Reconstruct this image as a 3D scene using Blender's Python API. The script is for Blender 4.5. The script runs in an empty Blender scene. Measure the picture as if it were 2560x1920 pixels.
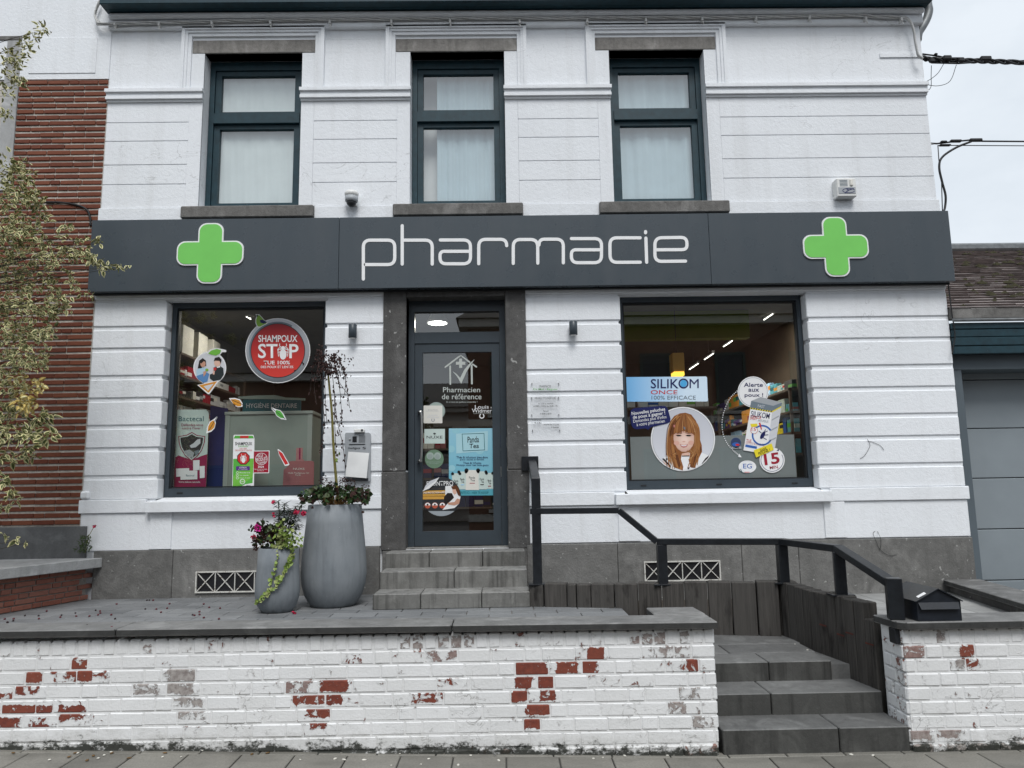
import bpy, bmesh, math, random
from mathutils import Vector, Matrix
random.seed(7)
R = math.radians
sc = bpy.context.scene
col = sc.collection

# ------------------------------------------------------------------ camera
CAMZ, FPX = 1.58, 1850.0            # eye height above the pavement (m), focal length in photo pixels (2560 wide)
def cam_basis(yaw, pitch, roll):
    rz = Matrix.Rotation(yaw, 3, 'Z') @ Matrix.Rotation(pitch, 3, 'X')
    r, f, u = rz.col[0].copy(), rz.col[1].copy(), rz.col[2].copy()
    c, s = math.cos(roll), math.sin(roll)
    return c*r + s*u, f, c*u - s*r
CR, CF, CU = cam_basis(R(-0.79), R(8.086), R(-0.93))
cam_d = bpy.data.cameras.new('camera'); cam = bpy.data.objects.new('camera', cam_d); col.objects.link(cam)
cam_d.sensor_width = 36; cam_d.lens = FPX/2560*36; cam_d.clip_end = 3000; cam_d.clip_start = .05
m3 = Matrix((CR, CU, -CF)).transposed()
cam.matrix_world = Matrix.Translation((0, 0, CAMZ)) @ m3.to_4x4()
sc.camera = cam
def ray(px, py): return CF*FPX + CR*(px-1280) - CU*(py-960)
def at(px, py, Y):                    # photo pixel -> point on the vertical plane at distance Y
    d = ray(px, py); k = Y/d.y; return Vector((d.x*k, Y, CAMZ + d.z*k))
def onz(px, py, z):                   # photo pixel -> point on the level z
    d = ray(px, py); k = (z-CAMZ)/d.z; return Vector((d.x*k, d.y*k, z))
def crop(x0, y0, s): return lambda x, y: (x0+x*s, y0+y*s)
S6 = .38879
K1, K2, K3 = crop(0,0,S6), crop(850,0,S6), crop(1700,0,S6)
K4, K5, K6 = crop(0,500,S6), crop(850,500,S6), crop(1700,500,S6)
K7, K8, K9 = crop(0,1000,S6), crop(850,1000,S6), crop(1700,1000,S6)
L1, L2, L3 = crop(0,1500,S6), crop(850,1500,S6), crop(1700,1500,S6)
QA, QB = crop(400,740,.19439), crop(400,980,.19439)
QC, QD = crop(1540,730,.23508), crop(1540,960,.23508)
QE, QF = crop(980,720,.2049), crop(980,1040,.217)
QG, QH = crop(600,860,.42204), crop(1300,940,.11754)
T3, T4, T5, T7, T8 = crop(2180,0,.33748), crop(2300,580,.22907), crop(2200,1400,.16275), crop(600,1180,.22901), crop(840,1040,.1206)

# ------------------------------------------------------------------ sky, sun, exposure
SUN_EL, SUN_AZ = R(55), R(172)        # behind the viewer, high, veiled by cloud
w = bpy.data.worlds.new('World'); sc.world = w; w.use_nodes = True
nt = w.node_tree; nt.nodes.clear()
def wn(t, **k):
    n = nt.nodes.new(t)
    for a, b in k.items(): setattr(n, a, b)
    return n
sky = wn('ShaderNodeTexSky', sky_type='NISHITA', sun_disc=False, sun_elevation=SUN_EL, sun_rotation=SUN_AZ, dust_density=3.0, air_density=1.0)
geo = wn('ShaderNodeTexCoord'); mp = wn('ShaderNodeMapping'); mp.inputs['Scale'].default_value = (1.5, 1.5, 3.2)
nz = wn('ShaderNodeTexNoise'); nz.inputs['Scale'].default_value = 2.2; nz.inputs['Detail'].default_value = 7; nz.inputs['Roughness'].default_value = .55
rp = wn('ShaderNodeValToRGB'); rp.color_ramp.elements[0].position = .34; rp.color_ramp.elements[0].color = (4.55, 5.0, 5.45, 1)
rp.color_ramp.elements[1].position = .66; rp.color_ramp.elements[1].color = (5.6, 6.0, 6.4, 1)
mx = wn('ShaderNodeMix', data_type='RGBA'); mx.inputs[0].default_value = .93
bg = wn('ShaderNodeBackground'); bg.inputs['Strength'].default_value = .10
ow = wn('ShaderNodeOutputWorld')
nt.links.new(geo.outputs['Generated'], mp.inputs[0]); nt.links.new(mp.outputs[0], nz.inputs[0]); nt.links.new(nz.outputs[0], rp.inputs[0])
nt.links.new(sky.outputs[0], mx.inputs[6]); nt.links.new(rp.outputs[0], mx.inputs[7]); nt.links.new(mx.outputs[2], bg.inputs[0]); nt.links.new(bg.outputs[0], ow.inputs[0])
sun_d = bpy.data.lights.new('sun', 'SUN'); sun_d.energy = 1.5; sun_d.angle = R(24); sun_d.color = (1, .992, .98)
sun = bpy.data.objects.new('sun', sun_d); col.objects.link(sun)
sdir = Vector((math.sin(SUN_AZ)*math.cos(SUN_EL), math.cos(SUN_AZ)*math.cos(SUN_EL), math.sin(SUN_EL)))
sun.rotation_euler = (-sdir).to_track_quat('-Z', 'Y').to_euler()
sc.view_settings.view_transform = 'Standard'; sc.view_settings.look = 'None'; sc.view_settings.gamma = 1
sc.view_settings.exposure = 0.64
sc.cycles.max_bounces = 8; sc.cycles.transparent_max_bounces = 12; sc.cycles.use_denoising = True
sc.cycles.caustics_reflective = False; sc.cycles.caustics_refractive = False

# ------------------------------------------------------------------ materials
class NT:
    def __init__(s, name):
        s.m = bpy.data.materials.new(name); s.m.use_nodes = True; s.t = s.m.node_tree; s.t.nodes.clear()
        s.out = s.n('ShaderNodeOutputMaterial'); s.b = s.n('ShaderNodeBsdfPrincipled'); s.l(s.b.outputs[0], s.out.inputs[0])
        s.pos = s.n('ShaderNodeNewGeometry').outputs['Position']
    def n(s, t, **k):
        x = s.t.nodes.new(t)
        for a, b in k.items(): setattr(x, a, b)
        return x
    def l(s, a, b): s.t.links.new(a, b)
    def vec(s, scale, src=None):
        mpn = s.n('ShaderNodeMapping'); mpn.inputs['Scale'].default_value = scale if not isinstance(scale, (int, float)) else (scale,)*3
        s.l(src or s.pos, mpn.inputs[0]); return mpn.outputs[0]
    def noise(s, scale, detail=4, rough=.55, src=None, dist=0):
        x = s.n('ShaderNodeTexNoise'); x.inputs['Scale'].default_value = 1; x.inputs['Detail'].default_value = detail
        x.inputs['Roughness'].default_value = rough; x.inputs['Distortion'].default_value = dist
        s.l(s.vec(scale, src), x.inputs[0]); return x.outputs[0]
    def ramp(s, fac, stops):
        x = s.n('ShaderNodeValToRGB'); e = x.color_ramp.elements
        while len(e) < len(stops): e.new(.5)
        for i, (p, c) in enumerate(stops):
            e[i].position = p; e[i].color = (c, c, c, 1) if isinstance(c, (int, float)) else (*c, 1)
        s.l(fac, x.inputs[0]); return x.outputs[0]
    def mix(s, fac, a, b, mode='MIX'):
        x = s.n('ShaderNodeMix', data_type='RGBA', blend_type=mode)
        for v, i in ((fac, 0), (a, 6), (b, 7)):
            if hasattr(v, 'is_linked') or hasattr(v, 'links'): s.l(v, x.inputs[i])
            else: x.inputs[i].default_value = v if isinstance(v, (int, float)) else (*v, 1)
        return x.outputs[2]
    def math(s, op, a, b=0.0, c=None):
        x = s.n('ShaderNodeMath', operation=op)
        for v, i in ((a, 0), (b, 1), (c, 2)):
            if v is None: continue
            if hasattr(v, 'links'): s.l(v, x.inputs[i])
            else: x.inputs[i].default_value = v
        return x.outputs[0]
    def attr(s, name):
        x = s.n('ShaderNodeAttribute', attribute_type='OBJECT', attribute_name=name); return x.outputs['Fac']
    def objrand(s): return s.n('ShaderNodeObjectInfo').outputs['Random']
    def z(s):
        x = s.n('ShaderNodeSeparateXYZ'); s.l(s.pos, x.inputs[0]); return x.outputs[2]
    def bump(s, h, strength=.3, dist=.01):
        x = s.n('ShaderNodeBump'); x.inputs['Strength'].default_value = strength; x.inputs['Distance'].default_value = dist
        s.l(h, x.inputs['Height']); s.l(x.outputs[0], s.b.inputs['Normal'])
    def base(s, c):
        if hasattr(c, 'links'): s.l(c, s.b.inputs['Base Color'])
        else: s.b.inputs['Base Color'].default_value = (*c, 1)
    def set(s, rough=None, metal=None, spec=None):
        if rough is not None:
            if hasattr(rough, 'links'): s.l(rough, s.b.inputs['Roughness'])
            else: s.b.inputs['Roughness'].default_value = rough
        if metal is not None: s.b.inputs['Metallic'].default_value = metal
        if spec is not None: s.b.inputs['Specular IOR Level'].default_value = spec
MAT = {}
def plain(name, c, rough=.6, metal=0, var=.08, scale=9, bump=0, bscale=120, spec=.4):
    if name in MAT: return MAT[name]
    s = NT(name)
    n = s.noise(scale, 5)
    f = s.ramp(n, [(.3, 1-var), (.7, 1+var)])
    s.base(s.mix(1.0, c, f, 'MULTIPLY') if var else c)
    s.set(rough, metal, spec)
    if bump: s.bump(s.noise(bscale, 3), bump, .004)
    MAT[name] = s.m; return s.m
def emit(name, c, st):
    s = NT(name); s.base((0, 0, 0)); s.b.inputs['Emission Color'].default_value = (*c, 1); s.b.inputs['Emission Strength'].default_value = st
    MAT[name] = s.m; return s.m
def glass(name, tint=(1, 1, 1), refl=1.0, through=1.0, r0=.13):
    s = NT(name); s.t.nodes.remove(s.b)
    tr = s.n('ShaderNodeBsdfTransparent'); tr.inputs[0].default_value = (*[x*through for x in tint], 1)
    gl = s.n('ShaderNodeBsdfGlossy'); gl.inputs['Roughness'].default_value = .005; gl.inputs[0].default_value = (refl, refl, refl, 1)
    ge = s.n('ShaderNodeNewGeometry'); dt = s.n('ShaderNodeVectorMath', operation='DOT_PRODUCT'); s.l(ge.outputs['Normal'], dt.inputs[0]); s.l(ge.outputs['Incoming'], dt.inputs[1])
    fr = s.math('ADD', s.math('MULTIPLY', s.math('POWER', s.math('SUBTRACT', 1.0, s.math('ABSOLUTE', dt.outputs['Value'])), 5.0), 1-r0), r0)     # Schlick, same from both sides
    mxs = s.n('ShaderNodeMixShader'); s.l(fr, mxs.inputs[0]); s.l(tr.outputs[0], mxs.inputs[1]); s.l(gl.outputs[0], mxs.inputs[2]); s.l(mxs.outputs[0], s.out.inputs[0])
    MAT[name] = s.m; return s.m

def m_plaster():
    s = NT('white_plaster')
    big = s.noise((.9, .9, .7), 5, .6); st = s.noise((7, 7, .5), 4, .6); fine = s.noise(95, 4, .65); sp = s.noise(26, 3, .7)
    c = s.mix(s.ramp(big, [(.35, 0), (.7, 1)]), (.82, .84, .865), (.76, .778, .80))
    c = s.mix(s.ramp(st, [(.52, 0), (.78, .30)]), c, (.56, .56, .55))
    crk = s.ramp(s.noise((1.6, 1.6, 2.4), 4, .5, dist=1.5), [(.495, 0), (.5, 1), (.505, 0)]); pat = s.ramp(s.noise(.9, 3), [(.56, 0), (.64, 1)])
    c = s.mix(s.math('MULTIPLY', s.math('MULTIPLY', crk, pat), .45), c, (.3, .3, .29))
    c = s.mix(s.ramp(sp, [(.70, 0), (.78, .12)]), c, (.5, .49, .47))
    s.base(c); s.set(.85, 0, .25)
    s.bump(s.math('ADD', s.math('MULTIPLY', fine, .7), s.noise(30, 4, .6)), .38, .012)
    return s.m
def m_painted_brick():
    s = NT('painted_brick')
    peel = s.attr('peel'); tone = s.attr('tone')
    n1 = s.noise(17, 7, .68, dist=.4); n2 = s.noise(5.5, 5, .6)
    nn = s.math('ADD', s.math('MULTIPLY', n1, 1.12), s.math('SUBTRACT', s.math('MULTIPLY', n2, .38), .25))
    px = s.n('ShaderNodeSeparateXYZ'); s.l(s.pos, px.inputs[0]); sh = s.attr('spot_half')
    ddx = s.math('DIVIDE', s.math('ABSOLUTE', s.math('SUBTRACT', px.outputs[0], s.attr('spot_x'))), s.math('ADD', sh, .001))
    ddz = s.math('DIVIDE', s.math('ABSOLUTE', s.math('SUBTRACT', px.outputs[2], s.attr('spot_z'))), s.math('ADD', s.math('MULTIPLY', sh, .02), .044))
    dsp = s.math('ADD', s.math('MAXIMUM', ddx, ddz), s.math('MULTIPLY', s.math('SUBTRACT', s.noise(28, 5, .7), .5), 1.1))
    fall = s.ramp(dsp, [(.86, 1), (1.0, .22)])          # each loss of paint keeps its own ragged outline
    v = s.math('ADD', nn, s.math('MULTIPLY', s.math('MULTIPLY', peel, fall), .30))
    mask = s.ramp(v, [(.685, 0), (.70, 1)])
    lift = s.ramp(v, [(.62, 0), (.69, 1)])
    rnd = s.objrand()
    br = s.mix(s.ramp(s.noise(30, 5, .7), [(.35, 0), (.7, 1)]), (.235, .06, .038), (.12, .036, .03))
    br = s.mix(s.math('MULTIPLY', rnd, .5), br, (.26, .08, .05))
    grey = s.mix(s.ramp(s.noise(40, 4), [(.4, 0), (.65, 1)]), (.40, .37, .35), (.23, .20, .19))
    bare = s.mix(tone, br, grey)
    bare = s.mix(s.ramp(s.noise(60, 4, .7), [(.62, 0), (.72, .5)]), bare, (.66, .64, .62))
    wh = s.mix(s.ramp(s.noise((2.5, 2.5, 2.5), 5, .6), [(.3, 0), (.75, 1)]), (.83, .835, .84), (.73, .735, .735))
    wh = s.mix(s.math('MULTIPLY', rnd, .35), wh, (.68, .68, .665))
    wh = s.mix(s.ramp(s.noise(70, 4, .75), [(.62, 0), (.74, .28)]), wh, (.36, .35, .33))
    crk = s.ramp(s.noise((7, 7, 9), 3, .5, dist=1.2), [(.485, 0), (.5, 1), (.515, 0)]); patch = s.ramp(s.noise(2.6, 4, .6), [(.55, 0), (.66, 1)])
    wh = s.mix(s.math('MULTIPLY', s.math('MULTIPLY', crk, patch), .75), wh, (.16, .15, .14))
    wh = s.mix(s.math('MULTIPLY', s.math('SUBTRACT', lift, mask), .35), wh, (.5, .49, .47))  # grey rim painted as shadow along the peeling edges
    c = s.mix(mask, wh, bare)
    # splash grime and moss along the foot of the wall
    sx = s.n('ShaderNodeSeparateXYZ'); s.l(s.pos, sx.inputs[0])
    hgt = s.math('ADD', sx.outputs[2], s.math('ADD', s.math('MULTIPLY', s.math('MINIMUM', s.math('SUBTRACT', sx.outputs[0], 1.3), 0.0), .027), .022))     # height above the sloping pavement
    g = s.math('ADD', s.math('MULTIPLY', hgt, -7.5), s.math('SUBTRACT', s.math('MULTIPLY', s.noise((11, 11, 17), 8, .78), 2.4), .34))
    gm = s.ramp(g, [(.50, 0), (.72, .96)])
    gm2 = s.ramp(g, [(.0, 0), (.62, .38)])
    c = s.mix(gm2, c, (.33, .32, .29)); c = s.mix(gm, c, (.028, .03, .024))
    s.base(c); s.set(.8, 0, .25)
    h = s.math('ADD', s.math('MULTIPLY', mask, -1.0), s.math('ADD', s.math('MULTIPLY', s.noise(60, 5, .65), .55), s.math('MULTIPLY', lift, .35)))
    s.bump(h, .7, .008)
    return s.m
def m_stone(name, a, b, scale=14, bump=.35, streak=0, rough=.75, rnd=.25, scratch=0):
    s = NT(name)
    c = s.mix(s.ramp(s.noise(scale, 6, .65), [(.3, 0), (.7, 1)]), a, b)
    c = s.mix(s.ramp(s.noise(scale*9, 3, .6), [(.35, 0), (.75, .4)]), c, tuple(x*.55 for x in a))
    c = s.mix(s.ramp(s.noise((2.2, 2.2, 1.6), 5, .6), [(.4, 0), (.7, .45)]), c, tuple(x*.62 for x in a))
    c = s.mix(s.ramp(s.noise((4.5, 4.5, 3.2), 6, .65, dist=.6), [(.52, 0), (.68, .5)]), c, tuple(min(1, x*1.45) for x in b))
    c = s.mix(s.math('MULTIPLY', s.objrand(), rnd), c, tuple(min(1, x*1.55) for x in b))
    if streak: c = s.mix(s.ramp(s.noise((16, 16, .9), 5, .6), [(.5, 0), (.72, streak)]), c, tuple(x*.38 for x in a))
    if scratch: c = s.mix(s.ramp(s.noise(22, 2, .5), [(.70, 0), (.735, scratch)]), c, (.5, .5, .48))
    s.base(c); s.set(rough, 0, .35)
    s.bump(s.math('ADD', s.noise(scale*4, 5, .7), s.math('MULTIPLY', s.noise(scale*.8, 4), .8)), bump, .01)
    MAT[name] = s.m; return s.m
def m_roman():
    s = NT('roman_brick')
    c = s.mix(s.ramp(s.noise((26, 26, 60), 6, .7), [(.3, 0), (.7, 1)]), (.168, .045, .022), (.10, .027, .015))
    c = s.mix(s.math('MULTIPLY', s.objrand(), .7), c, (.21, .07, .035))
    c = s.mix(s.ramp(s.noise(70, 3), [(.62, 0), (.7, .5)]), c, (.05, .022, .016))
    s.base(c); s.set(.7, 0, .3); s.bump(s.noise((30, 30, 90), 5, .7), .6, .006); return s.m
def m_redbrick():
    s = NT('red_brick')
    c = s.mix(s.ramp(s.noise(35, 6, .7), [(.3, 0), (.7, 1)]), (.30, .11, .075), (.19, .075, .055))
    c = s.mix(s.math('MULTIPLY', s.objrand(), .6), c, (.33, .16, .12))
    c = s.mix(s.ramp(s.noise(9, 5), [(.5, 0), (.75, .5)]), c, (.12, .085, .07))
    s.base(c); s.set(.85, 0, .2); s.bump(s.noise(80, 4), .5, .005); return s.m
def m_wood():
    s = NT('weathered_timber')
    r = s.objrand()
    g = s.noise((60, 60, 2.2), 6, .7, dist=.3); k = s.noise((9, 9, 3), 4, .6)
    c = s.mix(s.ramp(g, [(.3, 0), (.7, 1)]), (.098, .09, .082), (.024, .022, .020))
    c = s.mix(s.math('MULTIPLY', r, .6), c, (.078, .074, .069))
    c = s.mix(s.ramp(k, [(.55, 0), (.7, .8)]), c, (.014, .012, .011))
    c = s.mix(s.ramp(s.noise((120, 120, 160), 2), [(.74, 0), (.78, .6)]), c, (.3, .29, .27))
    gz = s.math('ADD', s.math('MULTIPLY', s.z(), -2.2), s.noise(6, 4))
    c = s.mix(s.ramp(gz, [(0, 0), (.3, .7)]), c, (.018, .018, .012))
    s.base(c); s.set(.8, 0, .25); s.bump(g, .7, .01); return s.m
def m_paintwood():
    s = NT('petrol_painted_wood')
    c = s.mix(s.ramp(s.noise(14, 5), [(.3, 0), (.7, 1)]), (.011, .044, .060), (.007, .027, .037))
    c = s.mix(s.ramp(s.noise((40, 40, 9), 6, .7), [(.66, 0), (.76, .5)]), c, (.12, .17, .19))
    s.base(c); s.set(.5, 0, .4); s.bump(s.noise((30, 30, 8), 4), .25, .004); return s.m
def m_sign():
    s = NT('anthracite_panel')
    c = s.mix(s.ramp(s.noise((5, 5, .6), 5, .6), [(.35, 0), (.75, 1)]), (.050, .064, .076), (.060, .072, .083))
    c = s.mix(s.ramp(s.noise((40, 40, .8), 4, .6), [(.62, 0), (.8, .25)]), c, (.035, .042, .05))
    s.base(c); s.set(s.ramp(s.noise(5, 5), [(.3, .24), (.7, .36)]), 0, .5); return s.m
def m_roof():
    s = NT('mossy_roof_tile')
    c = s.mix(s.ramp(s.noise((9, 9, 9), 4), [(.35, 0), (.7, 1)]), (.28, .24, .23), (.18, .158, .152))
    c = s.mix(s.ramp(s.noise((4, 20, 20), 6, .75), [(.58, 0), (.7, .7)]), c, (.06, .05, .038))
    c = s.mix(s.ramp(s.noise(60, 3), [(.6, 0), (.75, .35)]), c, (.28, .25, .23))
    s.base(c); s.set(.85, 0, .25); s.bump(s.noise(50, 4), .5, .01); return s.m
def m_concrete_pot():
    s = NT('grey_planter')
    c = s.mix(s.ramp(s.noise((7, 7, 4), 6, .65), [(.3, 0), (.7, 1)]), (.125, .143, .160), (.20, .22, .238))
    c = s.mix(s.ramp(s.noise((2.2, 2.2, 1.3), 5), [(.42, 0), (.66, .75)]), c, (.25, .268, .28))
    c = s.mix(s.ramp(s.noise((22, 22, 1.3), 5, .65), [(.52, 0), (.72, .35)]), c, (.09, .10, .11))
    gz = s.math('ADD', s.math('MULTIPLY', s.math('SUBTRACT', s.z(), .575), -9.0), s.noise(14, 4))
    c = s.mix(s.ramp(gz, [(.15, 0), (.6, .8)]), c, (.05, .055, .055))
    c = s.mix(s.ramp(s.noise((30, 30, 60), 2), [(.73, 0), (.77, .4)]), c, (.42, .43, .44))
    s.base(c); s.set(.6, 0, .35); s.bump(s.noise(45, 4), .12, .006); return s.m
def m_tile(name, a, b):
    s = NT(name)
    c = s.mix(s.ramp(s.noise(4, 6, .65), [(.3, 0), (.7, 1)]), a, b)
    c = s.mix(s.math('MULTIPLY', s.objrand(), .55), c, tuple(x*1.5 for x in b))
    c = s.mix(s.ramp(s.noise(90, 3, .6), [(.35, 0), (.8, .5)]), c, tuple(x*.5 for x in a))
    c = s.mix(s.ramp(s.noise((3, 9, 3), 4), [(.5, 0), (.75, .5)]), c, tuple(x*.6 for x in a))
    s.base(c); s.set(.55, 0, .4); s.bump(s.noise(70, 5, .7), .25, .004); MAT[name] = s.m; return s.m
def m_white_metal():
    s = NT('rusty_white_paint')
    c = s.mix(s.ramp(s.noise(38, 6, .7), [(.56, 0), (.64, .9)]), (.62, .61, .57), (.12, .06, .03))
    s.base(c); s.set(.6, 0, .3); s.bump(s.noise(60, 4), .4, .003); return s.m

MAT['plaster'] = m_plaster(); MAT['pbrick'] = m_painted_brick(); MAT['roman'] = m_roman(); MAT['redbrick'] = m_redbrick()
MAT['timber'] = m_wood(); MAT['petrol'] = m_paintwood(); MAT['sign'] = m_sign(); MAT['roof'] = m_roof(); MAT['pot'] = m_concrete_pot(); MAT['rusty'] = m_white_metal()
m_stone('bluestone', (.118, .116, .11), (.20, .196, .187), 12, .7, .2, .8, .2, .55)
m_stone('jamb_stone', (.075, .072, .07), (.125, .122, .118), 16, .6, .25, .8, .1, .6)
m_stone('step_stone', (.165, .162, .153), (.26, .256, .245), 9, .3, .8, .7, .25)
m_stone('stair_stone', (.105, .105, .103), (.175, .176, .172), 7, .3, .2, .65, .25)
m_stone('coping_stone', (.12, .119, .116), (.235, .233, .228), 8, .3, .0, .6, .15); m_stone('stained_shaded_edge', (.038, .038, .037), (.06, .06, .058), 12, .4, .3, .75, .1); m_stone('stained_shaded_riser', (.05, .05, .047), (.085, .085, .080), 7, .35, .75, .75, .25); m_stone('shaded_step_riser', (.115, .113, .104), (.20, .197, .186), 9, .3, .85, .75, .3)  # edge and riser stones: stain streaks plus shade painted into the colour
m_stone('sill_stone', (.125, .12, .112), (.21, .203, .194), 20, .6, .3, .85, .1)
m_stone('lintel_stone', (.20, .188, .173), (.31, .295, .275), 24, .6, .45, .85, .1)
m_stone('cap_stone', (.38, .38, .375), (.50, .505, .505), 10, .25, .35, .75, .1)
m_stone('neighbour_stone', (.10, .102, .104), (.15, .153, .156), 6, .15, .15, .65, .1)
m_tile('terrace_tile', (.14, .146, .152), (.21, .215, .22)); m_tile('paving_tile', (.145, .139, .122), (.21, .20, .176)); m_tile('yard_tile', (.26, .26, .255), (.36, .36, .35))
plain('asphalt', (.05, .05, .052), .85, 0, .25, 6, .5, 90); plain('earth', (.05, .04, .03), .95, 0, .4, 12, .8, 60)
plain('grout', (.07, .068, .063), .95, 0, .3, 30); plain('white_grout', (.52, .49, .44), .95, 0, .2, 30, .4); plain('grey_grout', (.22, .2, .18), .95, 0, .25, 30, .4)
plain('black_metal', (.012, .014, .017), .38, 0, .3, 20, .15, 60); plain('box_metal', (.012, .015, .021), .42, .0, .25, 15, .15, 80)
plain('anthracite', (.045, .058, .070), .38, 0, .08, 6); plain('dark_rebate', (.010, .012, .014), .6, 0, .1)
plain('garage_panel', (.235, .268, .29), .5, 0, .05, 3, .12, 160); plain('garage_frame', (.095, .118, .135), .5, 0, .06, 3)
plain('steel', (.42, .42, .41), .32, .9, .1, 20); plain('cable_grey', (.50, .50, .49), .6, 0, .15, 20); plain('cable_black', (.012, .012, .013), .55, 0, .2, 30)
plain('zinc', (.20, .21, .215), .5, .5, .2, 12)
plain('curtain', (.70, .75, .74), .95, 0, .05, 4); plain('curtain_blue', (.50, .62, .67), .95, 0, .05, 4); plain('blind', (.80, .81, .80), .9, 0, .05, 4); plain('dark_room', (.05, .05, .05), .9, 0, .1)
plain('white_print', (.82, .82, .82), .45, 0, 0); plain('white_plastic', (.72, .72, .70), .5, 0, .06, 20); plain('paper', (.78, .78, .77), .8, 0, .05, 8)
plain('letter_white', (.84, .84, .84), .4, 0, .03, 10)
plain('pharmacy_green', (.19, .60, .12), .35, 0, .03, 6)
for nm, c in dict(p_red=(.56, .03, .03), p_darkred=(.32, .012, .03), p_navy=(.008, .012, .09), p_black=(.012, .012, .014), p_sky=(.38, .62, .86), p_paleblue=(.62, .78, .92),
                  p_teal=(.01, .12, .15), p_tealb=(.09, .36, .44), p_aqua=(.17, .47, .60), p_aqua2=(.30, .58, .66), p_green=(.10, .42, .06), p_leafgreen=(.17, .48, .06), p_olive=(.22, .42, .05), p_orange=(.66, .28, .03), p_yellow=(.80, .66, .03),
                  p_purple=(.09, .03, .22), p_magenta=(.27, .012, .07), p_mint=(.56, .66, .62), p_rose=(.36, .13, .135), p_rose2=(.45, .2, .2), p_silver=(.36, .38, .40), p_slate=(.16, .20, .235), p_skin=(.72, .46, .36), p_skin2=(.55, .30, .21),
                  p_ginger=(.25, .09, .026), p_ginger2=(.37, .16, .05), p_ginger3=(.12, .038, .012), p_hairgold=(.50, .27, .11), p_palegrey=(.62, .63, .66), p_lip=(.55, .2, .19), p_blue=(.03, .12, .42), p_jeans=(.10, .24, .48), p_lightblue=(.42, .60, .72), p_greyprint=(.30, .36, .34), p_sage=(.15, .24, .16),
                  p_gold=(.62, .33, .06), p_hair=(.015, .01, .009), p_jumper=(.02, .028, .03), p_cream=(.74, .72, .66), p_charcoal=(.028, .03, .034), p_film=(.33, .36, .39), p_palegreen=(.36, .44, .40), p_cheek=(.70, .40, .32), p_shade=(.60, .36, .28), p_sky2=(.26, .53, .80), p_sky3=(.08, .40, .74), p_red2=(.38, .018, .022), p_portrait=(.66, .67, .71), p_aqua3=(.40, .64, .70), p_navy2=(.010, .022, .12), p_navy3=(.03, .05, .12), p_red3=(.50, .11, .06)).items():
    plain(nm, c, .45, 0, .0)
glass('shop_glass', (.93, .96, .94), 1, 1, .15); glass('window_glass', (.95, .98, .98), 1, 1, .2); glass('acrylic', (.995, .996, .997), 1, 1, .02)
def m_film():
    s = NT('frosted_film'); s.base((.30, .325, .335)); s.set(.3, 0, .5)
    tr = s.n('ShaderNodeBsdfTransparent'); mxs = s.n('ShaderNodeMixShader'); mxs.inputs[0].default_value = .9
    s.l(tr.outputs[0], mxs.inputs[1]); s.l(s.b.outputs[0], mxs.inputs[2]); s.l(mxs.outputs[0], s.out.inputs[0]); return s.m
MAT['film'] = m_film()
def m_grad(name, axis, lo, hi, a, b):      # printed colour gradient on a sticker
    s = NT(name); x = s.n('ShaderNodeSeparateXYZ'); s.l(s.pos, x.inputs[0]); t = s.math('DIVIDE', s.math('SUBTRACT', x.outputs[axis], lo), hi-lo)
    s.base(s.ramp(t, [(0, a), (1, b)])); s.set(.4, 0, .4); MAT[name] = s.m
def m_radial(name, c, rad, a, b):
    s = NT(name); v = s.n('ShaderNodeVectorMath', operation='DISTANCE'); s.l(s.pos, v.inputs[0]); v.inputs[1].default_value = c
    s.base(s.ramp(s.math('DIVIDE', v.outputs['Value'], rad), [(.15, a), (1, b)])); s.set(.4, 0, .4); MAT[name] = s.m
m_radial('g_face', tuple(at(1540+728*.23508, 960+600*.23508, 7.73)), .135, (.86, .64, .55), (.60, .36, .27))
m_grad('g_red', 2, 2.75, 3.35, (.66, .05, .035), (.30, .012, .018)); m_grad('g_silver', 2, 2.7, 3.4, (.10, .115, .125), (.56, .58, .62)); m_grad('g_banner', 0, 1.35, 1.95, (.20, .48, .80), (.66, .80, .92)); m_grad('g_portrait', 2, 1.65, 2.3, (.72, .73, .77), (.56, .57, .62)); m_grad('g_aqua', 2, 1.4, 2.35, (.10, .40, .52), (.33, .60, .72))
emit('tube_light', (1, .97, .88), 3.5); emit('downlight', (1, 1, .95), 7.0); emit('golden_lamp', (1, .62, .08), 1.2)

# ------------------------------------------------------------------ builders
def tag(o, label=None, cat=None, group=None, kind=None):
    if label: o['label'] = label
    if cat: o['category'] = cat
    if group: o['group'] = group
    if kind: o['kind'] = kind
    return o
def link(name, me, parent=None, loc=None):
    o = bpy.data.objects.new(name, me); col.objects.link(o)
    if loc is not None: o.location = loc
    if parent is not None:
        o.parent = parent
        o.matrix_parent_inverse = Matrix.Translation(-parent.location)
    return o
def thing(name, label, cat, loc=(0, 0, 0), group=None):
    o = bpy.data.objects.new(name, None); col.objects.link(o); o.location = loc; o.empty_display_size = .1
    return tag(o, label, cat, group)
def mk(name, verts, faces, mat, parent=None, smooth=False, mats=None, idx=None):
    me = bpy.data.meshes.new(name); me.from_pydata([tuple(v) for v in verts], [], faces)
    for mm in (mats or [mat]): me.materials.append(MAT[mm] if isinstance(mm, str) else mm)
    if idx: me.polygons.foreach_set('material_index', idx)
    if smooth: me.polygons.foreach_set('use_smooth', [True]*len(me.polygons))
    me.update(); return link(name, me, parent)
def bevel_mesh(me, wdt, seg=1):
    bm = bmesh.new(); bm.from_mesh(me); bmesh.ops.bevel(bm, geom=bm.edges[:], offset=wdt, segments=seg, affect='EDGES', clamp_overlap=True); bm.to_mesh(me); bm.free()
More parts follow.
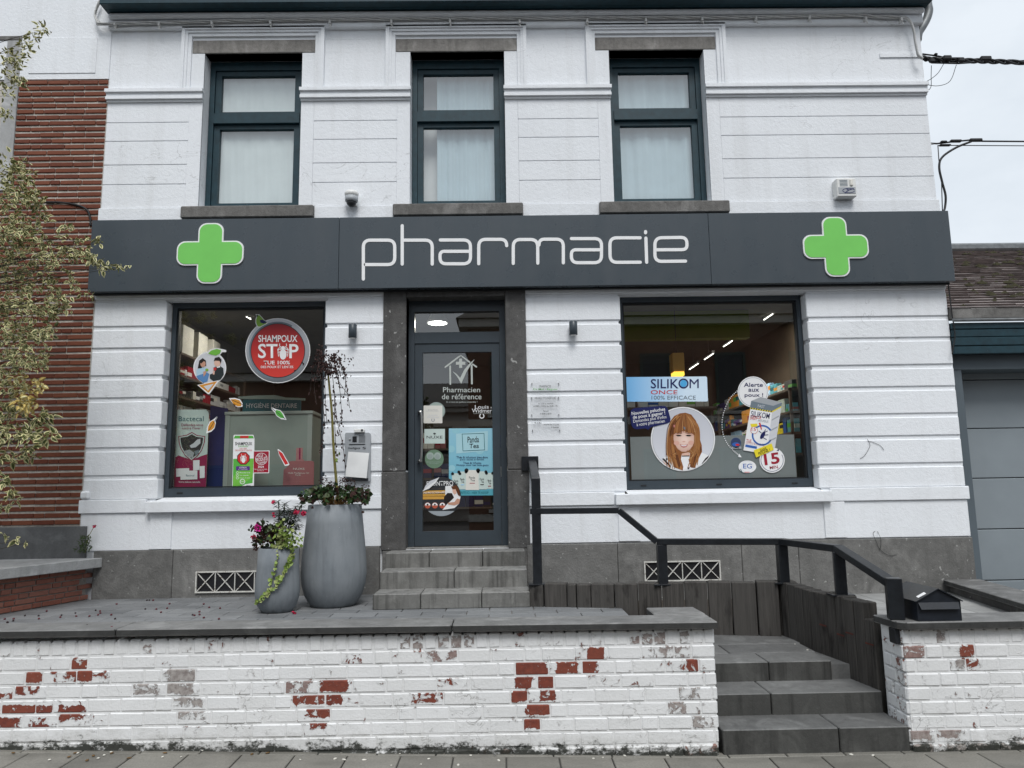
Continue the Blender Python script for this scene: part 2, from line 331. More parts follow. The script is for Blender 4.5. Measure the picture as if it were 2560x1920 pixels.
BV = lambda x0, x1, y0, y1, z0, z1: [(x0,y0,z0),(x1,y0,z0),(x1,y1,z0),(x0,y1,z0),(x0,y0,z1),(x1,y0,z1),(x1,y1,z1),(x0,y1,z1)]
BF = [(0,3,2,1),(4,5,6,7),(0,1,5,4),(1,2,6,5),(2,3,7,6),(3,0,4,7)]
def box(name, x0, x1, y0, y1, z0, z1, mat, parent=None, bev=0):
    o = mk(name, BV(x0, x1, y0, y1, z0, z1), BF, mat, parent)
    if bev: bevel_mesh(o.data, bev)
    return o
CACHE = {}
def unit(name, dx, dy, dz, mat, bev, parent, loc, rz=0, jit=0, var=0):
    """one brick/tile/slab centred at loc; alike pieces share one mesh"""
    key = (round(dx, 3), round(dy, 3), round(dz, 3), mat, bev, var)
    me = CACHE.get(key)
    if me is None:
        me = bpy.data.meshes.new(name); v = BV(-dx/2, dx/2, -dy/2, dy/2, -dz/2, dz/2)
        if var: v = [tuple(c + random.uniform(-var, var) for c in p) for p in v]
        me.from_pydata(v, [], BF)
        me.materials.append(MAT[mat])
        if bev: bevel_mesh(me, bev)
        CACHE[key] = me
    o = bpy.data.objects.new(name, me); col.objects.link(o); o.location = loc; o.rotation_euler = (random.uniform(-jit, jit), random.uniform(-jit, jit), rz + random.uniform(-jit, jit))
    if parent is not None: o.parent = parent; o.matrix_parent_inverse = Matrix.Translation(-parent.location)
    return o
def boxes(name, lst, mat, parent=None):
    vs, fs = [], []
    for b in lst:
        k = len(vs); vs += BV(*b); fs += [tuple(i+k for i in f) for f in BF]
    return mk(name, vs, fs, mat, parent)
def edge_mat(o, mat):                   # darker upright faces: water stains, plus painted shade for weaker light than on top
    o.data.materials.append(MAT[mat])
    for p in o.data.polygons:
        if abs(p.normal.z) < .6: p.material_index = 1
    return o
def bar(name, p, q, wx, wz, mat, parent=None, up=(0, 0, 1), bev=.004):
    """square tube from p to q"""
    p, q = Vector(p), Vector(q); d = (q-p).normalized(); u = Vector(up)
    if abs(d.dot(u)) > .98: u = Vector((0, 1, 0))
    s = d.cross(u).normalized(); t = s.cross(d).normalized()
    vs = [e + s*a*wx/2 + t*b*wz/2 for e in (p, q) for a, b in ((-1,-1),(1,-1),(1,1),(-1,1))]
    o = mk(name, vs, [(3,2,1,0),(4,5,6,7),(0,1,5,4),(1,2,6,5),(2,3,7,6),(3,0,4,7)], mat, parent)
    if bev: bevel_mesh(o.data, bev)
    return o
def tube_data(pts, r, n=6):
    pts = [Vector(p) for p in pts]; vs, fs = [], []
    rr = r if isinstance(r, (list, tuple)) else [r]*len(pts)
    prev = None
    for i, p in enumerate(pts):
        d = (pts[min(i+1, len(pts)-1)] - pts[max(i-1, 0)]).normalized()
        a = prev if prev else (Vector((0, 0, 1)) if abs(d.z) < .9 else Vector((1, 0, 0)))
        s = d.cross(a).normalized(); t = s.cross(d).normalized(); prev = t
        for k in range(n):
            an = 2*math.pi*k/n; vs.append(p + (s*math.cos(an) + t*math.sin(an))*rr[i])
    for i in range(len(pts)-1):
        for k in range(n): fs.append((i*n+k, i*n+(k+1) % n, (i+1)*n+(k+1) % n, (i+1)*n+k))
    fs.append(tuple(range(n-1, -1, -1))); fs.append(tuple((len(pts)-1)*n+k for k in range(n)))
    return vs, fs
def tube(name, pts, r, mat, parent=None, n=6): 
    v, f = tube_data(pts, r, n); return mk(name, v, f, mat, parent, True)
def lathe(name, prof, c, mat, parent=None, n=48):
    vs = [(c[0]+r*math.cos(2*math.pi*k/n), c[1]+r*math.sin(2*math.pi*k/n), c[2]+z) for r, z in prof for k in range(n)]
    fs = [(i*n+k, i*n+(k+1) % n, (i+1)*n+(k+1) % n, (i+1)*n+k) for i in range(len(prof)-1) for k in range(n)]
    fs.append(tuple(range(n-1, -1, -1))); fs.append(tuple((len(prof)-1)*n+k for k in range(n)))
    o = mk(name, vs, fs, mat, parent, True)
    for p in o.data.polygons[-2:]: p.use_smooth = False
    return o
def spline(pts, n=8):
    P = [Vector(p) for p in pts]; P = [P[0]*2-P[1]] + P + [P[-1]*2-P[-2]]; out = []
    for i in range(1, len(P)-2):
        for k in range(n):
            t = k/n; a, b, c, d = P[i-1], P[i], P[i+1], P[i+2]
            out.append(.5*((2*b) + (c-a)*t + (2*a-5*b+4*c-d)*t*t + (3*b-a-3*c+d)*t**3))
    out.append(P[-2]); return out
# ---- flat print, given in photo pixels on a vertical plane at Y
def poly(name, pts, Y, mat, parent=None, th=0):
    P = [at(x, y, Y) for x, y in pts]
    if not th: return mk(name, P, [tuple(range(len(P)))], mat, parent)
    n = len(P); Q = [p + Vector((0, th, 0)) for p in P]
    return mk(name, P+Q, [tuple(range(n)), tuple(range(2*n-1, n-1, -1))] + [(i, n+i, n+(i+1) % n, (i+1) % n) for i in range(n)], mat, parent)
def circ(cx, cy, rx, ry=None, n=40, a0=0, a1=360):
    ry = ry or rx
    return [(cx+rx*math.cos(R(a0+(a1-a0)*k/n)), cy+ry*math.sin(R(a0+(a1-a0)*k/n))) for k in range(n if a1-a0 == 360 else n+1)]
def disc(name, cx, cy, r, Y, mat, parent=None, ry=None): return poly(name, circ(cx, cy, r, ry), Y, mat, parent)
def ring(name, cx, cy, r0, r1, Y, mat, parent=None, a0=0, a1=360, n=48):
    A, B = circ(cx, cy, r0, None, n, a0, a1), circ(cx, cy, r1, None, n, a0, a1); m = len(A)
    P = [at(x, y, Y) for x, y in A+B]; full = a1-a0 == 360
    return mk(name, P, [(i, (i+1) % m, m+(i+1) % m, m+i) for i in range(m if full else m-1)], mat, parent)
def rrect(x0, y0, x1, y1, r, n=5):
    out = []
    for cx, cy, a in ((x1-r, y0+r, 270), (x1-r, y1-r, 0), (x0+r, y1-r, 90), (x0+r, y0+r, 180)):
        out += [(cx+r*math.cos(R(a+90*k/n)), cy+r*math.sin(R(a+90*k/n))) for k in range(n+1)]
    return out
def rotp(pts, cx, cy, deg):
    c, s = math.cos(R(deg)), math.sin(R(deg))
    return [(cx+(x-cx)*c-(y-cy)*s, cy+(x-cx)*s+(y-cy)*c) for x, y in pts]
def stroke_pts(pts, wd):
    """outline of a thick open line in 2-D"""
    L, Rr = [], []
    n = len(pts)
    for i, p in enumerate(pts):
        a, b = pts[max(i-1, 0)], pts[min(i+1, n-1)]
        dx, dy = b[0]-a[0], b[1]-a[1]; m = math.hypot(dx, dy) or 1; nx, ny = -dy/m*wd/2, dx/m*wd/2
        L.append((p[0]+nx, p[1]+ny)); Rr.append((p[0]-nx, p[1]-ny))
    def cap(c, frm):
        a = math.atan2(frm[1]-c[1], frm[0]-c[0]); return [(c[0]+wd/2*math.cos(a-math.pi*k/6), c[1]+wd/2*math.sin(a-math.pi*k/6)) for k in range(1, 6)]
    return L + cap(pts[-1], L[-1]) + Rr[::-1] + cap(pts[0], Rr[0])
def fillet(pts, r, n=7):
    out = [pts[0]]
    for i in range(1, len(pts)-1):
        p, a, b = pts[i], pts[i-1], pts[i+1]
        la, lb = math.dist(p, a), math.dist(p, b); q = min(r, la*.98 if i == 1 else la/2, lb*.98 if i == len(pts)-2 else lb/2)
        s = (p[0]+(a[0]-p[0])*q/la, p[1]+(a[1]-p[1])*q/la); e = (p[0]+(b[0]-p[0])*q/lb, p[1]+(b[1]-p[1])*q/lb)
        for k in range(n+1):
            t = k/n; out.append(((1-t)**2*s[0]+2*t*(1-t)*p[0]+t*t*e[0], (1-t)**2*s[1]+2*t*(1-t)*p[1]+t*t*e[1]))
    out.append(pts[-1]); return out
def text(name, s, bx, Y, mat, parent=None, rot=0, bold=0.0, shear=0):
    """lettering fitted into the pixel box bx=(x0,y0,x1,y1) on the plane Y"""
    cu = bpy.data.curves.new(name, 'FONT'); cu.body = s; cu.size = 1; cu.offset = bold*.5; cu.shear = shear; cu.resolution_u = 3
    o = bpy.data.objects.new('tmp', cu); col.objects.link(o)
    me = bpy.data.meshes.new_from_object(o); bpy.data.objects.remove(o); bpy.data.curves.remove(cu)
    if not me.vertices: return None
    xs = [v.co.x for v in me.vertices]; ys = [v.co.y for v in me.vertices]
    a, b, c, d = min(xs), max(xs), min(ys), max(ys); x0, y0, x1, y1 = bx; cx, cy = (x0+x1)/2, (y0+y1)/2
    for v in me.vertices:
        px = x0 + (v.co.x-a)/(b-a)*(x1-x0); py = y1 - (v.co.y-c)/(d-c)*(y1-y0)
        if rot: (px, py), = rotp([(px, py)], cx, cy, rot)
        v.co = at(px, py, Y)
    me.materials.clear(); me.materials.append(MAT[mat]); me.name = name
    return link(name, me, parent)
def qb(q, x0, y0, x1, y1):            # pixel box from a crop's own coordinates
    return (*q(x0, y0), *q(x1, y1))
def qp(q, pts): return [q(*p) for p in pts]

plain('rust_paint', (.10, .028, .02), .8, 0, .3, 40)
# ================================================================== the setting
F = 7.55                                # facade plane
TZ = .575                               # terrace level
def pz(x): return -.022 - .027*(min(x, 1.3)-1.3)*(1 if x > -6 else 0) if x > -6 else .175
tag(mk('ground', [(-400,-400,-.16),(400,-400,-.16),(400,400,-.16),(-400,400,-.16)], [(0,1,2,3)], 'asphalt'), 'dark asphalt street ground reaching to the horizon', None, None, 'structure')
# pavement: sheet + individually laid slabs
xs = [-9, -6, -4.5, -3, -1.5, 0, 1.3, 3, 6, 9]
pv = mk('pavement', [(x, y, pz(x)-.012) for x in xs for y in (2.9, 5.3)], [(2*i, 2*i+2, 2*i+3, 2*i+1) for i in range(len(xs)-1)], 'grout')
tag(pv, 'grey concrete slab pavement in front of the low white wall', None, None, 'structure')
for j in range(6):
    y0 = 4.655 - .305*j
    for i in range(-17, 16):
        x = i*.312 + .15 + (0 if j else .0)
        dy = .297
        s_ = unit('paving_slab', .304, dy, .05, 'paving_tile', .004, pv, (x, y0-dy/2, pz(x)-.025), 0, .003)
        s_.rotation_euler.y += math.atan(.027) if x < 1.3 else 0
box('kerb_strip', -9, 9, 2.72, 2.86, -.16, .02, 'step_stone', pv)
for i in range(-13, 14):                # narrow strip of cut slabs along the foot of the wall
    x = i*.35 + .1
    if x > 1.15: y1 = 4.70
    else: y1 = 4.70 + .06
    s_ = unit('cut_slab', .342, .09, .05, 'paving_tile', .004, pv, (x, 4.705, pz(x)-.026), 0, .004); s_.rotation_euler.y += math.atan(.027) if x < 1.3 else 0

# ------------------------------------------------------------------ white painted garden walls
def course(parent, x0, x1, yf, z0, z1, depth, kinds, off, spots, axis='x', plain_peel=(-.2, .1)):
    x = x0 - off
    k = 0
    while x < x1 - .02:
        L = kinds[k % len(kinds)] if not isinstance(kinds, float) else kinds
        k += 1
        a, b = max(x, x0), min(x+L, x1)
        if b-a > .025:
            d = b-a-.006; jy = random.uniform(-.002, .002)
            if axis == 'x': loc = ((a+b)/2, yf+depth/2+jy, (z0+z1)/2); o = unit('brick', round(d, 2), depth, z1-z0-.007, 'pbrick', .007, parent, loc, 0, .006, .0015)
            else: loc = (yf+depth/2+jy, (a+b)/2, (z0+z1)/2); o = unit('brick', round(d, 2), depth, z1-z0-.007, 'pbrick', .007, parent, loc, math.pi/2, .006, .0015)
            o['spot_x'] = 0.0; o['spot_z'] = 0.0; o['spot_half'] = 500.0
            o['peel'] = random.uniform(*plain_peel) + (.2 if random.random() < .16 else 0); o['tone'] = .2 if random.random() < .75 else .8
            if axis == 'x':
                best = 9.0
                for sx, sz, hw, pl, tn, half in spots:
                    if abs(loc[0]-sx) < hw + d*.42 and abs(loc[2]-sz) < (z1-z0)*.55 and abs(loc[0]-sx)/half < best: best = abs(loc[0]-sx)/half; o['peel'] = pl; o['tone'] = tn; o['spot_x'] = sx; o['spot_z'] = sz; o['spot_half'] = half
        x += L
def spot(q, x, y, hw, pl=1.0, tn=0.0):
    p = at(*q(x, y), 4.7); return (p.x, p.z, hw*S6/FPX*4.7*.5, min(pl*1.06, 1.1) + .1, tn, (hw+46)*S6/FPX*4.7)
SP = [spot(L2, *a) for a in [(1530,355,60),(1645,355,10),(1215,440,80,1.05),(1365,440,20,1.0),(1460,445,20,.85),(1580,430,30,.85),(1180,525,10,.75),(1320,520,80,1.0),(1225,605,80,1.05),(1335,605,5,.7),(1285,690,40,1.05),(1180,690,10,.7),(1240,780,40,.95),(90,390,10,.45),(560,610,60,.42),(680,510,60,.4),
      (470,270,40,.5,.9),(640,280,40,.5,.9),(790,275,40,.6,.9),(870,275,10,.45,.9),(1910,280,10,.45,.8),(2000,260,60,.5,.9),(2120,350,80,.55,.9),(640,365,150,.42,.6),(2150,690,30,.5,.9)]]
SP += [spot(L1, *a) for a in [(540,400,50,.72),(210,485,60,.78),(430,480,50,.62),(535,475,10,.95),(175,565,30,.6),(230,650,60,.75),(70,645,40,.55),(120,725,80,.95),(255,725,30,.8),(465,725,40,.8),(40,805,40,.7),(155,800,30,.65),(245,805,20,.6),(2030,540,20,.8),(2150,540,40,.95),(2000,625,80,.9),(2140,625,10,.85),(2050,710,40,.95),(2050,785,10,.5),(1900,560,40,.55,.6),
      (1190,475,60,.85,1),(1140,555,50,.8,1),(930,560,40,.65,1),(1190,640,60,.55,1),(1200,720,90,.65,1),(1350,720,20,.7,1),(1075,310,10,.6,1),(920,340,10,.5,.8)]]
SP += [spot(L3, *a) for a in [(95,425,5,.55),(90,700,5,.62),(60,610,30,.5,1),(190,600,10,.45,1),(40,250,20,.6,1),(1490,340,50,.7,.5),(1865,320,20,.62),(1870,420,20,.62),(1790,420,20,.5,1),(1690,840,60,.85,.8),(1540,850,20,.85,.8),(1570,930,60,.75,.8),(1750,930,60,.6,.9),(1950,930,60,.55,.9),(2120,930,40,.5,.9),(1660,240,20,.5,1),(110,770,60,.5,1)]]
ROWS = [.046 + .082*i for i in range(8)]
def garden_wall(name, label, x0, x1, z_off=0, yb=4.98):
    t = thing(name, label, 'garden wall', ((x0+x1)/2, 4.7, -.02))
    box('mortar_core', x0+.01, x1-.01, 4.7045, yb, -.1, .70+z_off, 'pbrick', t)['spot_half'] = 500.0
    for i in range(7):
        st = [.203, .203, .203, .104] if i % 2 else [.203, .203, .104, .203, .203]
        course(t, x0, x1, 4.7, ROWS[i]+z_off, ROWS[i+1]+z_off, .10, st, .05+.1*(i % 2) + .037*i, SP)
    course(t, x0, x1, 4.7, .62+z_off, .716+z_off, .10, .078, .03, SP, plain_peel=(-.1, .2))
    course(t, x0, x1, 4.686, -.075, .046+z_off, .11, .205, .08, SP, plain_peel=(-.05, .2))
    return t
gl = garden_wall('garden_wall', 'long low white painted brick wall with red bricks showing, left of the stairs', -4.6, 1.283)
gr = garden_wall('garden_wall', 'short white painted brick wall under the black letterbox, right of the stairs', 2.442, 6.4, -.028)
# side face of the right wall, bricks seen from the stairs; return wall beside the stairs
for i in range(8):
    z0 = -.036 if i == 0 else ROWS[i-1]-.028
    course(gr, 4.705, 4.95, 2.438, z0, ROWS[i]-.028, .10, [.104, .15] if i % 2 else [.15, .104], 0, [], 'y', (.15, .4))
course(gr, 4.705, 4.95, 2.438, .592, .686, .10, .08, 0, [], 'y', (.1, .35))
ret = box('return_wall', .99, 1.262, 4.97, 5.2, .3, .70, 'pbrick', gl); ret['peel'] = .1; ret['tone'] = .8; ret['spot_half'] = 500.0
# coping slabs
def slab(name, pts, z0, z1, mat, parent, bev=.006, dz=None):
    n = len(pts); dz = dz or [0]*n
    o = mk(name, [(x, y, z0+d) for (x, y), d in zip(pts, dz)] + [(x, y, z1+d) for (x, y), d in zip(pts, dz)], [tuple(range(n-1, -1, -1)), tuple(range(n, 2*n))] + [(i, (i+1) % n, n+(i+1) % n, n+i) for i in range(n)], mat, parent)
    if bev: bevel_mesh(o.data, bev)
    if mat == 'coping_stone': edge_mat(o, 'stained_shaded_edge')
    return o
tilt = lambda x: -.0058*(x-1.3)
cx = [-4.7, -1.985+.55, 0.0, 1.300]
cx = [-4.7, -2.35, onz(*L2(713, 190), .765).x, 1.302]
for a, b in zip(cx, cx[1:]):
    d = [tilt(a), tilt(b-.006), tilt(b-.006), tilt(a)]
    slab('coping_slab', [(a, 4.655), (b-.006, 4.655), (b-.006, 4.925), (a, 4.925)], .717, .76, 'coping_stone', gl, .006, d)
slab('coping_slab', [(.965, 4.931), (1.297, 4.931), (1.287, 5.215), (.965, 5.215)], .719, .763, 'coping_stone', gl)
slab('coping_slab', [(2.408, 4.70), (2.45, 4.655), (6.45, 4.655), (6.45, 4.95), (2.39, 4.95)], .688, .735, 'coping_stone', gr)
# ------------------------------------------------------------------ terrace
ter = tag(boxes('terrace', [(-5.2, .955, 4.99, 7.6, -.2, TZ-.012), (.955, .985, 5.225, 6.66, -.2, TZ-.012)], 'grey_grout'), 'grey slate tiled terrace between low wall and shop', None, None, 'structure')
TW, TD = .372, .186
for j in range(14):
    y = 4.935 + TD*(j+.5)
    if j == 0: y += .0
    for i in range(-15, 5):
        x = .985 - TW*(.5 + (i+15)) + (TW/2 if j % 2 else 0)
        a, b = max(x-TW/2, -5.2), min(x+TW/2, .985)
        if b-a < .04 or y > 7.56: continue
        unit('terrace_tile', round(b-a-.007, 3), TD-.007, .03, 'terrace_tile', .003, ter, ((a+b)/2, y, TZ-.015), 0, .0025)
# landing and yard levels
LZ = .378
land = tag(boxes('stair_landing', [(1.005, 2.47, 5.30, 6.7, -.1, LZ-.03)], 'stair_stone'), 'dark stone stair landing below the timber wall', None, None, 'structure')
for (a, b, c, d) in [(1.305, 1.80, 5.278, 5.56), (1.807, 2.235, 5.278, 5.56), (1.02, 1.62, 5.567, 5.86), (1.627, 2.25, 5.567, 5.86), (1.02, 1.5, 5.867, 6.4), (1.507, 2.26, 5.867, 6.3)]:
    edge_mat(box('landing_slab', a, b, c, d, LZ-.13, LZ, 'stair_stone', land, .005), 'stained_shaded_riser')
yard = tag(slab('yard', [(2.56, 4.955), (12, 4.955), (12, 7.6), (2.405, 7.6), (2.405, 6.1)], -.1, .474, 'grey_grout', None, 0), 'pale grey paved yard between stairs and garage', None, None, 'structure')
for j in range(6):
    for i in range(7):
        if 2.62+.46*i > 3.75 and False: pass
        unit('yard_tile', .452, .432, .03, 'yard_tile', .003, yard, (2.80+.46*i, 5.19+.44*j, .481), 0, .002)
tag(slab('planting_bed', [(.26, 6.69), (2.22, 6.24), (2.40, 6.2), (2.40, 7.57), (.26, 7.57)], .2, .47, 'earth', None, 0), 'strip of dark earth behind the timber wall', None, None, 'structure')

# ------------------------------------------------------------------ stairs from the pavement
st = thing('stone_stairs', 'dark stone stairs rising from the pavement between the white walls', 'stairs', (1.8, 4.9, -.03))
for a, b in ((1.302, 2.006), (2.012, 2.436)): edge_mat(box('step_slab', a, b, 4.705, 5.05, -.09, .119, 'stair_stone', st, .006), 'stained_shaded_riser')
for a, b in ((1.304, 1.70), (1.706, 2.424)): edge_mat(box('step_slab', a, b, 4.979, 5.35, -.05, .252, 'stair_stone', st, .006), 'stained_shaded_riser')
for a, b in ((1.30, 1.73), (1.736, 2.226)): edge_mat(box('riser_slab', a, b, 5.284, 5.33, .1, LZ-.132, 'stair_stone', st, .004), 'stained_shaded_riser')
# ------------------------------------------------------------------ door steps
ds = thing('door_steps', 'three grey stone steps up to the shop door', 'steps', (-.46, 7.0, TZ))
def jx(q, x, y, Y): return at(*q(x, y), Y).x
for yf, z0, z1, xa, xb, js in ((6.55, TZ, .706, -1.133, .219, (520, 912)), (6.88, .56, .858, -1.128, .210, (735,)), (7.21, .70, .998, -1.129, .202, (575, 918))):
    e = [xa] + [jx(K8, j, 1050 if len(js) == 1 else (1230 if yf < 6.6 else 970), yf) for j in js] + [xb]
    for a, b in zip(e, e[1:]): edge_mat(box('step_slab', a, b-.006, yf, 7.56 if yf > 7 else yf+.36, z0, z1-.001, 'step_stone', ds, .006), 'shaded_step_riser')

# ------------------------------------------------------------------ timber retaining wall
tw = thing('timber_retaining_wall', 'weathered dark upright timber sleepers retaining the bed beside the stairs', 'retaining wall', (1.3, 6.3, .3))
tpx = [60, 150, 287, 342, 427, 567, 705, 845, 980, 1117, 1258, 1405, 1540]       # joints in the photo (crop at 1300,1380 scale .42495)
T6 = crop(1300, 1380, .42495)
def row_y(x): return 6.58 - (x-.22)*(.46/2.0)
def xrow(px):
    d = ray(*T6(px, 300)); t = (6.58+.22*.23)/(d.y + .23*d.x); return d.x*t
xj = [xrow(p) for p in tpx]
for i, (a, b) in enumerate(zip(xj, xj[1:])):
    ztop = .76 + .02*(a-.2) + random.uniform(-.007, .009); xm = (a+b)/2; ym = row_y(xm)
    unit('timber', b-a-.004, .12, ztop-.2, 'timber', .006, tw, (xm, ym+.06, (ztop+.2)/2), -math.atan(.23)+random.uniform(-.02, .02), .004, .002)
P0, P1 = Vector((xj[-1]+.005, row_y(xj[-1])+.02, 0)), Vector((2.415, 4.99, 0))
unit('timber', .14, .14, .60, 'timber', .006, tw, (P0.x+.075, P0.y+.085, .50), -.1)
nseg = 11; dv = (P1-P0)/nseg; ang = math.atan2(dv.y, dv.x)
for i in range(nseg):
    c = P0 + dv*(i+.5); ztop = .795 + random.uniform(-.012, .012) - (.02 if i > 8 else 0) - (.09 if i == nseg-1 else 0); z0 = .2 if i < 6 else -.03
    o = unit('timber', dv.length-.003, .11, ztop-z0, 'timber', .006, tw, (c.x+.055, c.y+.02, (ztop+z0)/2), ang+random.uniform(-.05, .05), .008, .002)
    if i in (5, 7, 8, 10):
        zb = .50 + .03*(i % 3)
        nrm = Vector((math.sin(ang), -math.cos(ang), 0))
        if nrm.x > 0: nrm = -nrm
        cc = Vector((c.x+.055, c.y+.02, zb)) + nrm*.060
        mkd = unit('paint_stripe', dv.length*.8, .003, .010, 'rust_paint', 0, tw, cc, ang, .0)

# ------------------------------------------------------------------ handrail
hr = thing('handrail', 'black square tube handrail running from door steps along the timber wall to the stairs', 'handrail', (1.3, 6.4, .76))
w_ = .078
pA = Vector((.286, 6.60, 0)); zA = at(1335, 1196, 6.6).z
bar('post', (pA.x, pA.y, .755), (pA.x, pA.y, zA), w_, w_, 'black_metal', hr, (0, 1, 0))
pw = at(*K8(1222, 400), 7.49)
bar('rail', (pA.x, pA.y-.02, zA-.02), (pw.x+.02, 7.50, pw.z), w_, .05, 'black_metal', hr)
box('bracket', pw.x-.085, pw.x+.085, 7.492, 7.526, pw.z-.085, pw.z+.06, 'black_metal', hr, .004)
pB = Vector((2.262, 6.14, 0)); zL, zH = at(1800, 1346, 6.3).z, at(1430, 1275, 6.5).z
dirx = (pB-pA).normalized()
lerp = lambda a, b, t: a + (b-a)*t
def onrail(px, py):                     # point above the timber row
    d = ray(px, py); k = dirx.y/dirx.x; t = (pA.y - pA.x*k)/(d.y - k*d.x); return Vector((d.x*t, d.y*t, CAMZ+d.z*t))
r1, r2 = onrail(1547, 1276), onrail(1642, 1354)
zH = r1.z; zL = r2.z; r0 = Vector((pA.x, pA.y, zH)); r3 = Vector((pB.x, pB.y, zL))
bar('rail', r0 - dirx*.05, r1, w_, .05, 'black_metal', hr); bar('rail', r1, r2, w_, .05, 'black_metal', hr); bar('rail', r2, r3 + dirx*.03, w_, .05, 'black_metal', hr)
pm = onrail(1655, 1400); bar('post', (pm.x, pm.y, .765), (pm.x, pm.y, zL-.024), w_, w_, 'black_metal', hr, (0, 1, 0))
bar('post', (pB.x, pB.y, .79), (pB.x, pB.y, zL-.024), w_, w_, 'black_metal', hr, (0, 1, 0))
pC = onz(2104, 1488, .79); pD = Vector((2.452, 4.775, 0)); zD = at(2232, 1452, 4.78).z
r4 = Vector((pC.x, pC.y, zL-.003)); r5 = Vector((pD.x, pD.y, zD-.02))
bar('rail', r3, r4, w_, .05, 'black_metal', hr); bar('rail', r4, r5, w_, .05, 'black_metal', hr)
bar('post', (pC.x, pC.y, .79), (pC.x, pC.y, zL-.027), w_, w_, 'black_metal', hr, (.3, 1, 0))
bar('post', (pD.x, pD.y, .735), (pD.x, pD.y, zD+.02), .09, .09, 'black_metal', hr, (.3, 1, 0))
for p, z in ((pA, .757), (pm, .767), (pB, .79), (pC, .79)): unit('base_plate', .16, .11, .012, 'black_metal', .002, hr, (p.x, p.y+.01, z+.003))
box('bracket', 2.405, 2.436, 4.715, 4.79, .595, .686, 'black_metal', hr, .003)

# ------------------------------------------------------------------ letterbox on the right wall
mb0 = onz(2295, 1546, .736)
mb = thing('letterbox', 'black metal letterbox with gabled roof on the right wall coping', 'letterbox', (2.63, 4.75, .736))
x0, x1, yf, yb = at(2295, 1546, 4.675).x, at(2405, 1546, 4.675).x, 4.675, 5.02
zb, ze, zr = .736, at(*T5(1255, 625), 4.675).z, at(*T5(895, 458), 4.675).z
xm = (x0+x1)/2
mk('body', [(x0, yf, zb), (x1, yf, zb), (x1, yf, ze), (xm, yf, zr), (x0, yf, ze), (x0, yb, zb), (x1, yb, zb), (x1, yb, ze), (xm, yb, zr), (x0, yb, ze)], [(0,1,2,3,4), (9,8,7,6,5), (0,5,6,1), (1,6,7,2), (4,9,5,0)], 'box_metal', mb)
for s_ in (0, 1):
    a, b = ((x0-.010, ze-.004), (xm, zr+.004)) if s_ == 0 else ((xm, zr+.004), (x1+.010, ze-.004))
    mk('roof_panel', [(a[0], yf-.012, a[1]), (b[0], yf-.012, b[1]), (b[0], yb+.01, b[1]), (a[0], yb+.01, a[1]), (a[0], yf-.012, a[1]+.006), (b[0], yf-.012, b[1]+.006), (b[0], yb+.01, b[1]+.006), (a[0], yb+.01, a[1]+.006)], BF, 'box_metal', mb)
fz0, fz1 = at(*T5(900, 755), 4.66).z, at(*T5(900, 655), 4.66).z
fl = mk('flap', [(x0+.008, yf-.002, fz1), (x1-.012, yf-.002, fz1), (x1-.02, yf-.022, fz0), (x0+.016, yf-.022, fz0), (x0+.008, yf-.0005, fz1), (x1-.012, yf-.0005, fz1), (x1-.02, yf-.016, fz0-.003), (x0+.016, yf-.016, fz0-.003)], [(0,1,2,3), (7,6,5,4), (3,2,6,7), (0,3,7,4), (1,5,6,2)], 'box_metal', mb)
dz = (zr-ze)/(xm-x0)
lx0, lx1 = x0+.022, x0+.062
zz = lambda x: ze+(x-x0)*dz+.009
mk('name_label', [(lx0-.002, yf+.012, zz(lx0)), (lx0+.05, yf+.012, zz(lx0+.05)), (lx0+.058, yf+.052, zz(lx0+.058)), (lx0+.006, yf+.052, zz(lx0+.006))], [(0,1,2,3)], 'white_print', mb)

# ------------------------------------------------------------------ wall slab at the garage drive
dk = thing('drive_wall', 'low wall with dark stone slab on top beside the garage drive', 'low wall', (3.9, 5.8, .66))
e0, e1, e2, e3 = onz(2362, 1450, .62), onz(2560, 1509, .62), onz(2560, 1470, .62), onz(2447, 1447, .62)
x0d, x1d = e0 + (e1-e0)*1.35, e3 + (e1-e0)*1.35
slab('coping_slab', [(e0.x, 7.51), (x0d.x, x0d.y), (x1d.x, x0d.y), (e3.x, 7.51)], .572, .62, 'coping_stone', dk)
slab('wall', [(e0.x+.05, 7.5), (x0d.x+.06, x0d.y+.03), (x1d.x-.04, x0d.y+.03), (e3.x-.03, 7.5)], .40, .571, 'jamb_stone', dk, 0)

# ------------------------------------------------------------------ left boundary wall with pale cap
lb = thing('boundary_wall', 'red brick boundary wall with pale stone cap at the left neighbour', 'boundary wall', (-4.5, 6.6, TZ))
slab('cap_slab', [(-3.965, 7.52), (-4.315, 6.56), (-4.84, 5.12), (-6.2, 5.12), (-6.2, 7.52)], .882, .975, 'cap_stone', lb, .006)
A_, B_ = Vector((-4.09, 7.53, 0)), Vector((-4.42, 6.56, 0)); dd = (B_-A_).normalized(); a_ = math.atan2(dd.y, dd.x); nn_ = Vector((dd.y, -dd.x, 0)); nn_ = nn_ if nn_.x > 0 else -nn_
c1_, c2_ = A_ - nn_*.012, A_ + dd*2.4 - nn_*.012
slab('mortar_core', [(c1_.x, 7.5), (c2_.x, c2_.y), (-6.1, c2_.y), (-6.1, 7.5)], .5, .881, 'grey_grout', lb, 0)
for r_ in range(6):
    s0 = .0 - .1*(r_ % 2) - .03*r_
    k = 0
    while s0 < 2.3:
        L = .2 if (k+r_) % 3 else .1; k += 1
        c = A_ + dd*(s0+L/2) - nn_*.035+nn_*.008
        if s0 > -.03 or r_ % 2 == 0:
            unit('brick', L-.011, .07, .041, 'redbrick', .004, lb, (c.x, c.y, TZ+.027+.0515*r_), a_, .008)
        s0 += L

